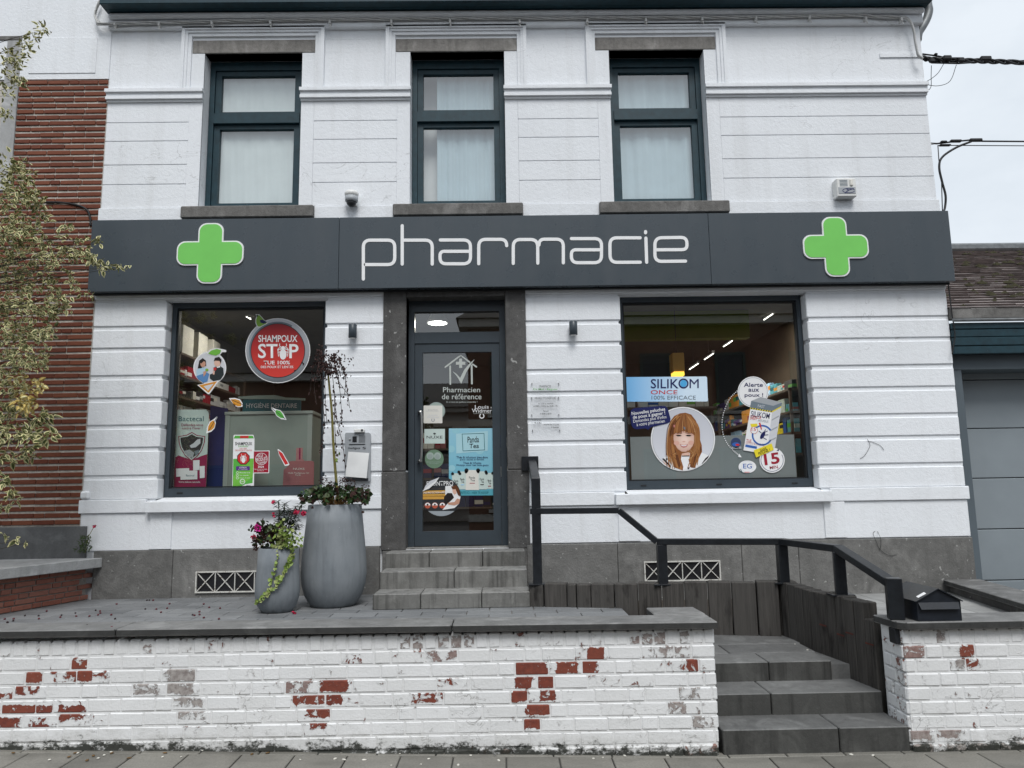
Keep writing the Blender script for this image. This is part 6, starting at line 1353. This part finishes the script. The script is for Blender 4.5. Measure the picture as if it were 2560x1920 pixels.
# ---- right window
q2 = .23508
s_ = sticker('banner_sticker', 'pale blue SILIKOM ONCE banner sticker across the right shop window', QC(530, 1030)); P = qp(QC, [(82, 905), (955, 898), (968, 908), (978, 1155)]) + qp(QD, [(978, 180), (970, 188), (92, 188)])
P = [QC(82, 905), QC(955, 898), QC(968, 908), QD(978, 175), QD(970, 186), QD(92, 188)]; poly('sheet', P, YP, 'g_banner', s_)
text('lettering', 'SILIK', qb(QC, 370, 925, 665, 1025), YP-.002, 'p_navy', s_, 0, .015); text('lettering', 'M', qb(QC, 782, 925, 880, 1022), YP-.002, 'p_navy', s_, 0, .0); ring('lettering', *QC(718, 973), 9.2, 12.6, YP-.002, 'p_navy', s_); disc('dot', *QC(718, 973), 8.6, YP-.002, 'p_sky3', s_)
text('lettering', 'ONCE', qb(QC, 370, 1043, 653, 1087), YP-.002, 'p_red', s_, 0, .005); text('lettering', '100% EFFICACE', qb(QC, 378, 1102, 848, 1143), YP-.002, 'p_slate', s_, 0, 0)
# speech bubble
s_ = sticker('speech_bubble_sticker', 'navy speech bubble sticker with white lettering', QD(350, 360)); bub = [(160, 275), (200, 255), (480, 232), (525, 235), (550, 262), (580, 370), (575, 402), (545, 418), (370, 460), (342, 488), (315, 472), (215, 482), (185, 470), (165, 440), (148, 330)]
poly('bubble', qp(QD, bub), YP-.006, 'p_navy', s_)
for tx, bx, bo in (('Nouvelles peluches', (165, 272, 524, 318), .025), ('de poux à gagner !', (178, 312, 524, 358), .025), ("Demandez plus d'infos", (183, 354, 538, 398), .0), ('à votre pharmacien', (218, 394, 520, 440), .0)): text('lettering', tx, qb(QD, *bx), YP-.007, 'white_print', s_, -8, bo)
# girl portrait
c = QD(712, 585); s_ = sticker('portrait_sticker', 'round photo sticker of a smiling child with long ginger hair', c)
disc('rim', c[0], c[1], 342*q2, YP, 'white_print', s_); ring('rim_line', c[0], c[1], 325*q2, 329*q2, YP-.001, 'p_silver', s_); disc('ground', c[0], c[1], 324*q2, YP-.0008, 'g_portrait', s_)
def clipc(pts, cx=712, cy=585, r=334):
    out = []
    for x, y in pts:
        d = math.hypot(x-cx, y-cy)
        if d > r: x, y = cx+(x-cx)*r/d, cy+(y-cy)*r/d
        out.append((x, y))
    return out
D_ = lambda nm, pts, dy, m_: poly(nm, qp(QD, clipc(pts)), YP-dy, m_, s_)
D_('dress', [(600, 740), (680, 715), (790, 715), (900, 725), (985, 760), (960, 810), (910, 850), (860, 890), (800, 915), (700, 919), (610, 900), (540, 860), (490, 800), (530, 770)], .002, 'white_print')
D_('trim', [(490, 795), (510, 790), (585, 870), (580, 890), (540, 850)], .0025, 'p_hair'); D_('trim', [(990, 757), (985, 785), (920, 855), (912, 845), (950, 790)], .0025, 'p_hair')
D_('arm', [(490, 805), (540, 855), (580, 890), (600, 905), (560, 890), (520, 850)], .0028, 'p_skin'); D_('neck', [(680, 690), (770, 690), (785, 760), (690, 760)], .0026, 'p_skin'); D_('collar', [(700, 762), (780, 760), (780, 770), (700, 772)], .003, 'p_hair')
D_('hair', [(560, 470), (575, 400), (620, 340), (680, 312), (740, 305), (800, 325), (850, 390), (880, 470), (890, 580), (912, 650), (915, 720), (880, 790), (850, 860), (850, 905), (800, 890), (775, 820), (790, 720), (700, 740), (690, 800), (715, 880), (710, 919), (640, 895), (610, 880), (590, 790), (535, 750), (560, 650), (548, 560)], .0032, 'p_ginger')
D_('hair_lock', [(560, 600), (600, 640), (650, 740), (690, 830), (700, 915), (640, 890), (600, 790), (545, 745)], .0036, 'p_ginger2'); D_('hair_lock', [(850, 560), (890, 620), (912, 700), (860, 790), (830, 890), (790, 880), (800, 760), (840, 660)], .0036, 'p_ginger3'); D_('hair_lock', [(860, 480), (885, 560), (900, 660), (870, 720), (850, 620)], .0039, 'p_ginger2'); D_('hair_lock', [(620, 680), (660, 760), (690, 860), (670, 905), (640, 800)], .0042, 'p_ginger3')
poly('face', [QD(x, y) for x, y in [(612, 540), (640, 520), (720, 500), (800, 520), (832, 550), (832, 610), (815, 660), (780, 700), (740, 718), (700, 715), (655, 685), (625, 640), (612, 590)]], YP-.0045, 'g_face', s_)
D_('cheek', circ(645, 628, 30, 24, 14), .0049, 'p_cheek'); D_('cheek', circ(798, 625, 30, 24, 14), .0049, 'p_cheek')
D_('fringe', [(560, 500), (580, 400), (650, 330), (740, 308), (810, 340), (855, 410), (865, 520), (835, 545), (800, 520), (770, 525), (745, 505), (715, 480), (695, 505), (665, 528), (640, 520), (605, 545), (570, 560)], .0053, 'p_ginger'); D_('fringe_lock', [(640, 350), (700, 330), (690, 480), (660, 525), (640, 515)], .0057, 'p_ginger2'); D_('fringe_lock', [(740, 330), (790, 350), (820, 430), (800, 515), (770, 520), (740, 440)], .0057, 'p_ginger2'); D_('fringe_lock', [(700, 345), (718, 345), (714, 475), (704, 490)], .006, 'p_ginger3'); D_('fringe_lock', [(590, 430), (620, 400), (612, 530), (590, 540)], .006, 'p_ginger3')
D_('jaw_shade', [(640, 668), (700, 712), (740, 716), (800, 680), (780, 704), (740, 722), (700, 720), (660, 694)], .0047, 'p_shade'); D_('forehead_shade', [(625, 530), (720, 498), (825, 535), (820, 552), (720, 520), (632, 548)], .0048, 'p_shade')
rh = random.Random(21)
def strand(L, wd, dy, m_): poly('hair_strand', stroke_pts(qp(QD, clipc([(p.x, p.y) for p in spline([Vector((*q_, 0)) for q_ in L], 5)])), wd), YP-dy, m_, s_)
for k in range(58):
    sd = -1 if k % 2 else 1; u = rh.random(); e_y = rh.uniform(690, 905)
    strand([(720+sd*rh.uniform(5, 60), 318+rh.uniform(0, 25)), (718+sd*(104+52*u), 430+rh.uniform(-10, 20)), (712+sd*(122+58*u), 600), (708+sd*(108+70*u), 740), (705+sd*(60+100*u+rh.uniform(-20, 20)), e_y)], rh.uniform(.9, 2.0), .0044+.00002*k, rh.choice(('p_ginger', 'p_ginger2', 'p_ginger2', 'p_ginger3', 'p_hairgold')))
for k in range(34):
    x = rh.uniform(-1, 1); strand([(722+x*45, 322+30*abs(x)), (720+x*95, 420), (718+x*122, 505+rh.uniform(0, 22) - 18*(abs(x) < .15))], rh.uniform(.9, 1.8), .0060+.00001*k, rh.choice(('p_ginger', 'p_ginger2', 'p_ginger3', 'p_hairgold')))
for x in (668, 772): D_('eye', [(x-32, 548), (x-10, 540), (x+14, 541), (x+32, 550), (x+10, 556), (x-14, 556)], .0062, 'p_hair'); D_('brow', [(x-36, 530), (x, 520), (x+34, 528), (x, 526)], .0062, 'p_ginger3')
D_('nose', [(700, 612), (722, 604), (744, 612), (722, 620)], .0062, 'p_cheek'); D_('mouth', [(676, 640), (720, 650), (770, 638), (752, 668), (722, 678), (696, 668)], .0062, 'p_lip'); D_('teeth', [(688, 646), (720, 653), (760, 645), (742, 658), (720, 662), (700, 658)], .0066, 'white_print')
D_('hair_clip', [(716, 452), (738, 462), (736, 488), (722, 478)], .0066, 'p_slate'); D_('hair_clip', [(610, 436), (628, 434), (624, 462), (614, 460)], .0066, 'p_lip')
for x, y in ((770, 895), (880, 882), (540, 798)): D_('button', circ(x, y, 10, None, 10), .0066, 'p_hair')
# alert bubble
c = QC(1458, 1062); s_ = sticker('alert_sticker', 'white round sticker reading Alerte aux poux', c); disc('disc', c[0], c[1], 164*q2, YP, 'white_print', s_); ring('rim_line', c[0], c[1], 150*q2, 153*q2, YP-.001, 'p_slate', s_)
for tx, bx in (('Alerte', (1360, 965, 1562, 1008)), ('aux', (1408, 1028, 1522, 1060)), ('poux !', (1368, 1075, 1565, 1125))): text('lettering', tx, qb(QC, *bx), YP-.002, 'p_navy', s_, 0, .02)
# dotted arrow
s_ = sticker('dotted_arrow_sticker', 'white dotted arrow sticker curving down to the EG oval', QD(1130, 400)); path = spline([Vector((*p, 0)) for p in ((1288, 75), (1215, 150), (1160, 260), (1130, 380), (1135, 510), (1175, 620), (1240, 700), (1305, 755))], 5)
for k, p in enumerate(path[::1]): disc('dot', *QD(p.x, p.y), 1.25, YP, 'white_print', s_)
poly('arrow_head', qp(QD, [(1310, 740), (1338, 780), (1300, 775)]), YP-.001, 'white_print', s_)
# product carton
s_ = sticker('product_sticker', 'tilted SILIKOM ONCE spray carton sticker on the right shop window', QD(1540, 450)); poly('front', qp(QD, [(1430, 260), (1660, 295), (1605, 745), (1355, 705)]), YP-.003, 'white_print', s_); poly('side', qp(QD, [(1660, 295), (1760, 235), (1692, 675), (1605, 745)]), YP-.003, 'p_palegrey', s_); poly('lid_front', qp(QD, [(1438, 180), (1672, 232), (1660, 296), (1425, 258)]), YP-.0035, 'p_slate', s_); poly('lid_top', qp(QD, [(1438, 180), (1540, 138), (1765, 198), (1672, 232)]), YP-.0035, 'p_silver', s_); poly('lid_side', qp(QD, [(1672, 232), (1765, 198), (1758, 240), (1660, 296)]), YP-.0036, 'p_slate', s_)
poly('hazard_band', qp(QD, [(1428, 250), (1662, 288), (1660, 302), (1426, 264)]), YP-.0042, 'p_yellow', s_); poly('hazard_band', qp(QD, [(1662, 288), (1757, 235), (1755, 250), (1660, 302)]), YP-.0042, 'p_yellow', s_)
for k in range(9): x = 1432+26*k; y = 251+4.2*k; poly('hazard_stripe', qp(QD, [(x+8, y), (x+20, y+2), (x+12, y+15), (x, y+13)]), YP-.0046, 'p_charcoal', s_)
text('lettering', 'FAST', qb(QD, 1508, 222, 1582, 252), YP-.0045, 'p_palegrey', s_, 8, .0); text('lettering', 'SILIKOM', qb(QD, 1435, 298, 1635, 358), YP-.0045, 'p_navy', s_, 8, .01); text('lettering', 'ONCE', qb(QD, 1430, 338, 1545, 366), YP-.0045, 'p_red', s_, 8, .01); text('lettering', 'SPRAY', qb(QD, 1425, 358, 1500, 382), YP-.0045, 'p_red', s_, 7, .01); text('lettering', 'ANTI-POUX', qb(QD, 1508, 382, 1622, 406), YP-.0045, 'p_slate', s_, 7)
ring('target', *QD(1555, 545), 22, 26, YP-.0045, 'p_blue', s_, 30, 330); c2 = QD(1468, 492); disc('badge', *c2, 9.2, YP-.0045, 'p_red', s_); disc('badge', *c2, 8.2, YP-.005, 'white_print', s_); text('lettering', '15', qb(QD, 1442, 465, 1488, 500), YP-.0055, 'p_red', s_, 0, .02); poly('badge_band', qp(QD, [(1428, 425), (1500, 420), (1508, 450), (1440, 458)]), YP-.005, 'p_yellow', s_)
poly('insect', [QD(*p) for p in rotp(circ(1560, 545, 20, 45, 14), 1560, 545, 30)], YP-.005, 'p_navy', s_); 
for L in ([(1560, 520), (1610, 500)], [(1565, 545), (1618, 540)], [(1555, 565), (1600, 590)], [(1545, 520), (1520, 500)], [(1575, 510), (1590, 485)]): poly('insect_leg', stroke_pts(qp(QD, L), 1.6), YP-.0053, 'p_navy', s_)
poly('spray', qp(QD, [(1518, 415), (1535, 410), (1552, 480), (1545, 490)]), YP-.005, 'p_red', s_); text('lettering', 'TUE', qb(QD, 1385, 588, 1440, 620), YP-.0045, 'p_red', s_, 7, .01); text('lettering', 'LES POUX & LES LENTES', qb(QD, 1380, 625, 1580, 648), YP-.0045, 'p_lip', s_, 8); poly('blue_band', qp(QD, [(1378, 642), (1500, 665), (1496, 690), (1374, 668)]), YP-.0045, 'p_blue', s_)
for k in range(6): poly('small_print', qp(QD, [(1665-6*k, 320+55*k), (1742-8*k, 275+58*k), (1740-8*k, 290+58*k), (1663-6*k, 335+55*k)]), YP-.0045, 'p_silver' if k % 2 else 'p_palegrey', s_)
s_ = sticker('yellow_label_sticker', 'yellow SANS PEIGNE label sticker below the carton', QD(1570, 705)); poly('label', qp(QD, [(1465, 705), (1655, 632), (1678, 700), (1490, 782)]), YP-.007, 'p_yellow', s_); text('lettering', 'SANS', qb(QD, 1530, 682, 1602, 710), YP-.008, 'p_black', s_, -20, .015); text('lettering', 'PEIGNE !', qb(QD, 1512, 705, 1640, 737), YP-.008, 'p_black', s_, -20, .015)
c = QD(1660, 810); s_ = sticker('minutes_sticker', 'white round sticker with red 15 MIN.', c); disc('disc', c[0], c[1], 134*q2, YP-.002, 'white_print', s_); ring('rim_line', c[0], c[1], 116*q2, 121*q2, YP-.003, 'p_navy', s_, -30, 265); text('lettering', '15', qb(QD, 1575, 735, 1738, 855), YP-.004, 'p_darkred', s_, -8, .05); text('lettering', 'MIN.', qb(QD, 1635, 868, 1732, 902), YP-.004, 'p_darkred', s_, -8, .015); poly('arrow_head', qp(QD, [(1708, 706), (1730, 690), (1732, 716)]), YP-.003, 'p_navy', s_)
c = QD(1397, 880); s_ = sticker('oval_sticker', 'small white oval EG sticker at the bottom of the right shop window', c); poly('oval', circ(c[0], c[1], 94*q2, 67*q2, 36), YP, 'white_print', s_); ring('rim_line', c[0], c[1], 60*q2, 62*q2, YP-.001, 'p_palegrey', s_); text('lettering', 'EG', qb(QD, 1352, 848, 1445, 898), YP-.002, 'p_blue', s_, 0, .005); poly('rim_stroke', stroke_pts([QD(1325+2*k, 905+4*k) for k in range(9)], 1.6), YP-.002, 'p_teal', s_); poly('rim_stroke', stroke_pts([QD(1370+6*k, 938) for k in range(9)], 1.4), YP-.002, 'p_red', s_)
c = QD(1275, 625); s_ = sticker('round_badge_sticker', 'small round dark blue badge sticker beside the dotted arrow', c); disc('disc', c[0], c[1], 60*q2, YP, 'p_slate', s_); disc('disc', c[0], c[1], 54*q2, YP-.001, 'p_navy3', s_); poly('stripe', circ(c[0], c[1]+4, 40*q2, 22*q2, 16), YP-.0015, 'p_blue', s_); poly('stripe', circ(c[0]+4, c[1]+5, 22*q2, 12*q2, 14), YP-.002, 'p_red', s_); poly('tag', qp(QD, [(1230, 668), (1332, 665), (1334, 688), (1225, 690)]), YP-.001, 'p_silver', s_); text('lettering', 'CARE', qb(QD, 1245, 671, 1312, 685), YP-.002, 'p_charcoal', s_)

# ---- door
YD2 = YD-.004
def dst(name, label, px): return sticker(name, label, px, None, YD2)
s_ = dst('house_logo_sticker', 'white house with cross and tick logo reading Pharmacien de référence on the door', QE(840, 1000)); q3 = .2049
plain('door_print', (.50, .53, .50), .5, 0, 0)
for L, wd in (([(650, 965), (838, 822), (945, 903)], 20), ([(985, 930), (1030, 962)], 18), ([(709, 955), (712, 1172)], 20), ([(972, 945), (975, 1165)], 22)): poly('logo_line', stroke_pts(qp(QE, L), wd*q3), YD2, 'door_print', s_)
poly('logo_cross', qp(QE, [(820, 862), (856, 862), (856, 900), (895, 900), (895, 936), (856, 936), (856, 975), (820, 975), (820, 936), (780, 936), (780, 900), (820, 900)]), YD2-.001, 'door_print', s_); poly('logo_tick', qp(QE, [(738, 1015), (790, 1050), (832, 1098), (880, 1000), (940, 925), (1010, 868), (960, 940), (905, 1030), (845, 1170), (795, 1080)]), YD2-.001, 'door_print', s_)
text('lettering', 'Pharmacien', qb(QE, 622, 1210, 1075, 1272), YD2, 'door_print', s_, 0, .012); text('lettering', 'de référence', qb(QE, 608, 1290, 1092, 1358), YD2, 'door_print', s_, 0, .012); text('lettering', 'Et si nous en parlions ensemble ?', qb(QE, 665, 1380, 1042, 1406), YD2, 'door_print', s_)
s_ = dst('brand_sticker', 'white Louis Widmer lettering sticker at the right of the door glass', QE(1100, 1490)); text('lettering', 'Louis', qb(QE, 1012, 1428, 1180, 1472), YD2, 'white_print', s_); text('lettering', 'Widmer', qb(QE, 975, 1472, 1220, 1520), YD2, 'white_print', s_, 0, .005); text('lettering', '&', qb(QE, 1202, 1450, 1220, 1468), YD2, 'white_print', s_); text('lettering', 'SUISSE DERMATOLOGIQUE', qb(QE, 993, 1525, 1210, 1537), YD2, 'door_print', s_); ring('emblem', *QE(1096, 1562), 4, 6.5, YD2, 'white_print', s_, -60, 240)
s_ = dst('round_seal_sticker', 'pale round sticker partly hidden by the square notice on the door', QE(545, 1500)); disc('disc', *QE(540, 1500), 108*q3, YD2, 'p_greyprint', s_); disc('disc', *QE(540, 1500), 96*q3, YD2-.0007, 'p_palegreen', s_)
s_ = dst('notice_sticker', 'cream square notice on the door glass beside the handle', QE(500, 1545)); poly('sheet', rrect(*QE(385, 1434), *QE(615, 1650), 2), YD2-.002, 'p_cream', s_); text('lettering', 'Bienvenue chez nous', qb(QE, 440, 1478, 555, 1492), YD2-.003, 'p_silver', s_); text('lettering', 'votre pharmacie', qb(QE, 412, 1496, 568, 1508), YD2-.003, 'p_silver', s_); text('lettering', 'Louis', qb(QE, 450, 1540, 555, 1560), YD2-.003, 'p_palegrey', s_); text('lettering', 'Widmer', qb(QE, 425, 1565, 580, 1588), YD2-.003, 'p_palegrey', s_); ring('emblem', *QE(500, 1610), 2.5, 4.5, YD2-.003, 'p_silver', s_, -60, 240)
s_ = dst('card_sticker', 'pale NUXE card on the door glass', QF(490, 235)); poly('card', qp(QF, [(372, 150), (610, 148), (610, 316), (372, 318)]), YD2, 'p_mint', s_); text('lettering', 'NUXE', qb(QF, 398, 228, 582, 260), YD2-.001, 'p_charcoal', s_, 0, .005); disc('tree_mark', *QF(490, 203), 3.4, YD2-.001, 'p_charcoal', s_, 2); poly('tree_mark', stroke_pts(qp(QF, [(490, 205), (490, 218)]), 1), YD2-.0015, 'p_charcoal', s_)
c = QF(487, 495); s_ = dst('pets_sticker', 'round sage green sticker with two pale discs on the door', c); disc('disc', c[0], c[1], 108*.217, YD2, 'p_sage', s_); disc('pet_disc', *QF(440, 460), 9, YD2-.001, 'p_palegreen', s_); disc('pet_disc', *QF(525, 460), 9, YD2-.001, 'p_palegreen', s_); disc('pet_mark', *QF(440, 465), 6, YD2-.002, 'p_greyprint', s_); disc('pet_mark', *QF(525, 466), 6, YD2-.002, 'p_greyprint', s_); text('lettering', 'Bienvenue aux animaux', qb(QF, 400, 520, 565, 535), YD2-.001, 'p_palegreen', s_); text('lettering', 'de compagnie', qb(QF, 432, 540, 540, 553), YD2-.001, 'p_palegreen', s_)
s_ = dst('tea_poster', 'light blue Panda Tea poster on the door glass', QF(920, 525)); s_['category'] = 'poster'
poly('sheet', qp(QF, [(655, 143), (1185, 140), (1192, 915), (655, 918)]), YD2, 'g_aqua', s_); poly('foot_band', qp(QF, [(655, 860), (1191, 850), (1192, 914), (655, 917)]), YD2-.001, 'p_tealb', s_); 
for x, y, r_ in ((735, 160, 48), (680, 380, 45), (690, 600, 40), (1010, 390, 55)): poly('leaf_shape', [QF(max(656, min(1184, px)), max(144, py)) for px, py in circ(x, y, r_, r_*.9, 20)], YD2-.0007, 'p_aqua2', s_)
poly('tea_box', qp(QF, [(738, 205), (1105, 172), (1102, 400), (740, 432)]), YD2-.001, 'p_aqua3', s_)
fr_ = [(808, 208), (1060, 200), (1068, 390), (818, 402), (808, 208)]; 
for k in range(4): poly('tea_box_line', stroke_pts(qp(QF, fr_[k:k+2]), 1.3), YD2-.002-.0002*k, 'p_teal', s_)
text('lettering', 'Panda', qb(QF, 868, 235, 1000, 305), YD2-.003, 'p_black', s_, -3, .01, .1); text('lettering', 'Tea', qb(QF, 893, 318, 1000, 370), YD2-.003, 'p_black', s_, -3, .01, .1)
for tx, bx in (('Thés & infusions bien-être', (742, 462, 1102, 488)), ('pour toute la famille', (785, 490, 1060, 516)), ('Thee & infusies', (820, 528, 1028, 552)), ('Welzijn voor het hele gezin', (738, 556, 1112, 582)), ('EN VENTE ICI - HIER TE KOOP', (720, 870, 1110, 897))): text('lettering', tx, qb(QF, *bx), YD2-.0025, 'p_navy' if 'ICI' not in tx else 'p_teal', s_, 0, .01)
for k, (x0, x1, y0, y1) in enumerate(((690, 790, 660, 840), (1080, 1168, 655, 838), (762, 862, 640, 845), (985, 1090, 638, 845), (850, 1000, 622, 852))): 
    poly('pouch', [QF(x, y) for x, y in [(x0+4, y0), (x1-4, y0), (x1, y0+30), (x1-4, (y0+y1)/2), (x1+2, y1), (x0-2, y1), (x0+4, (y0+y1)/2), (x0, y0+30)]], YD2-.002-.0005*k, 'p_cream' if k == 4 else 'p_mint', s_)
    for xx in (x0+8, x1-8): disc('pouch_corner', *QF(xx, y0+4), 3.6 if k < 4 else 5, YD2-.0052, 'p_black', s_)
    text('lettering', 'Panda', qb(QF, x0+(x1-x0)*.25, y0+75, x0+(x1-x0)*.72, y0+100), YD2-.0048, 'p_charcoal', s_, 0, .01); text('lettering', 'Tea', qb(QF, x0+(x1-x0)*.35, y0+105, x0+(x1-x0)*.7, y0+130), YD2-.0048, 'p_charcoal', s_, 0, .01)
    poly('pouch_band', qp(QF, [(x0+(x1-x0)*.3, y0+148), (x0+(x1-x0)*.7, y0+147), (x0+(x1-x0)*.7, y0+157), (x0+(x1-x0)*.3, y0+158)]), YD2-.0048, ('p_tealb', 'p_rose', 'p_sky', 'p_charcoal', 'p_rose2')[k], s_)
c = QF(568, 928); r_ = 226*.217; s_ = dst('flea_tablet_sticker', 'round dark peeling sticker against fleas and ticks at the bottom of the door', c); YF = YD2-.008
disc('disc', c[0], c[1], r_, YF, 'p_charcoal', s_); bot = [(x, y) for x, y in circ(c[0], c[1], r_*.995, None, 60) if y > QF(0, 1090)[1]]; poly('grey_foot', bot, YF-.0007, 'p_film', s_)
text('lettering', 'FRONTPRO', qb(QF, 400, 750, 705, 803), YF-.001, 'white_print', s_, -1, .015)
for tx, bx, m_ in (('COMPRIMÉS À CROQUER', (408, 812, 602, 836), 'p_orange'), ('UNE PROTECTION APPÉTENTE', (358, 866, 672, 892), None), ('ET PRATIQUE CONTRE LES', (358, 896, 635, 922), None), ('PUCES ET LES TIQUES', (358, 930, 595, 955), None)):
    if m_ is None: poly('text_band', qp(QF, [(bx[0]-3, bx[1]-5), (bx[2]+6, bx[1]-12), (bx[2]+4, bx[3]+3), (bx[0]-3, bx[3]+6)]), YF-.001, 'p_gold', s_)
    text('lettering', tx, qb(QF, *bx), YF-.002, m_ or 'white_print', s_, -1, .015, .1)
for x in (410, 494, 580): cc_ = QF(x, 1030); disc('icon', *cc_, 7.4, YF-.001, 'p_red3', s_); poly('icon_top', circ(cc_[0], cc_[1], 6.8, None, 16, 180, 360), YF-.0015, 'white_print', s_); disc('icon_mark', cc_[0], cc_[1]-2, 2.2, YF-.002, 'p_hair', s_)
def clipF(pts): 
    out = []
    for x, y in pts:
        px, py = QF(x, y); d = math.hypot(px-c[0], py-c[1])
        if d > r_*.98: px, py = c[0]+(px-c[0])*r_*.98/d, c[1]+(py-c[1])*r_*.98/d
        out.append((px, py))
    return out
poly('picture', clipF([(615, 808), (700, 800), (760, 850), (790, 930), (780, 1010), (720, 1060), (580, 1082), (640, 1010), (620, 960), (612, 880)]), YF-.0012, 'white_print', s_); poly('dog', clipF([(600, 930), (640, 885), (690, 890), (715, 940), (680, 975), (640, 1010), (605, 1000)]), YF-.0022, 'p_hair', s_); poly('hair', clipF([(680, 812), (740, 796), (778, 840), (785, 930), (760, 910), (735, 850), (700, 850)]), YF-.003, 'p_ginger3', s_); poly('face', clipF([(695, 845), (735, 845), (745, 890), (720, 905), (700, 880)]), YF-.0034, 'p_skin', s_); poly('arm', clipF([(640, 1000), (720, 990), (750, 950), (785, 960), (775, 1010), (720, 1030), (650, 1020)]), YF-.0034, 'p_skin2', s_)
poly('peeled_corner', clipF([(348, 870), (370, 790), (430, 730), (545, 702), (500, 770), (430, 830)]), YF-.004, 'p_palegrey', s_); poly('peeled_edge', qp(QF, [(345, 868), (420, 805), (480, 765), (545, 702), (500, 775), (425, 838)]), YF-.012, 'white_print', s_)

# ================================================================== across the street (seen only in the glass)
plain('far_brick', (.19, .10, .07), .85, 0, .25, 2, .3, 12); plain('far_roof', (.05, .047, .045), .8, 0, .25, 3); plain('far_white', (.55, .54, .5), .8, 0, .1); plain('far_green', (.05, .08, .07), .5, 0, .1); plain('far_leaf', (.05, .08, .025), .7, 0, .4, 8)
def far_house(label, x0, x1, y, ze, zr, rows, mat, hip=False):
    t = thing('house', label, 'house', ((x0+x1)/2, y-3, -.1)); box('wall', x0, x1, y-7, y, -.16, ze, mat, t)
    boxes('cornice', [(x0-.3, x1+.3, y-7.3, y+.35, ze, ze+.28)], 'far_white', t)
    i_ = 2.5 if hip else -.3
    mk('roof', [(x0-.4, y+.5, ze+.29), (x1+.4, y+.5, ze+.29), (x1+.4, y-7.4, ze+.29), (x0-.4, y-7.4, ze+.29), (x0+i_, y-3.4, zr), (x1-i_, y-3.4, zr)], [(0,1,5,4), (2,3,4,5), (1,2,5), (3,0,4)], 'far_roof', t)
    n = max(2, int((x1-x0)/2.4)); dx = (x1-x0)/n
    for (z0, z1) in rows:
        boxes('band', [(x0-.02, x1+.02, y, y+.06, z0-.42, z0-.17)], 'far_white', t)
        for k in range(n):
            xc = x0+dx*(k+.5); wf = framebox('window', xc-.55, xc+.55, z0, z1, y+.005, y+.05, .1, .1, .1, .1, 'far_green', t); mk('pane', [(xc-.45, y+.012, z0+.1), (xc+.45, y+.012, z0+.1), (xc+.45, y+.012, z1-.1), (xc-.45, y+.012, z1-.1)], [(0,1,2,3)], 'far_pane', wf); box('sill', xc-.65, xc+.65, y+.005, y+.14, z0-.12, z0-.001, 'far_white', wf)
plain('far_pane', (.03, .035, .04), .08, 0, 0)
far_house('brick house across the street mirrored in door and right window', -1.2, 17.5, -10.5, 7.3, 10.2, [(.9, 2.9), (4.2, 6.3)], 'far_brick', True)
far_house('low brick house across the street mirrored in the left window', -17, -6.6, -11.5, 5.6, 9.6, [(.9, 2.6)], 'far_brick')
far_house('pale house farther back across the street mirrored in the door', -15, 3, -27, 6.0, 8.2, [(.9, 2.4), (3.6, 5.2)], 'far_white')
ft = thing('tree', 'leafy tree across the street mirrored in the shop glass', 'tree', (-4.2, -12.5, -.16)); g = Leaves()
for _ in range(1600):
    v = rv(); v = v/max(.3, v.length)*rng.random()**.4; g.add(Vector((-4.2, -12.5, 4.3))+Vector((v.x*1.5, v.y*1.5, v.z*1.7)), rv(), .28, .16, 0, rng)
g.build('crown', ['far_leaf'], ft); tube('trunk', [(-4.2, -12.5, -.16), (-4.15, -12.5, 2), (-4.2, -12.5, 4.5)], [.16, .13, .05], 'bark', ft, 8)
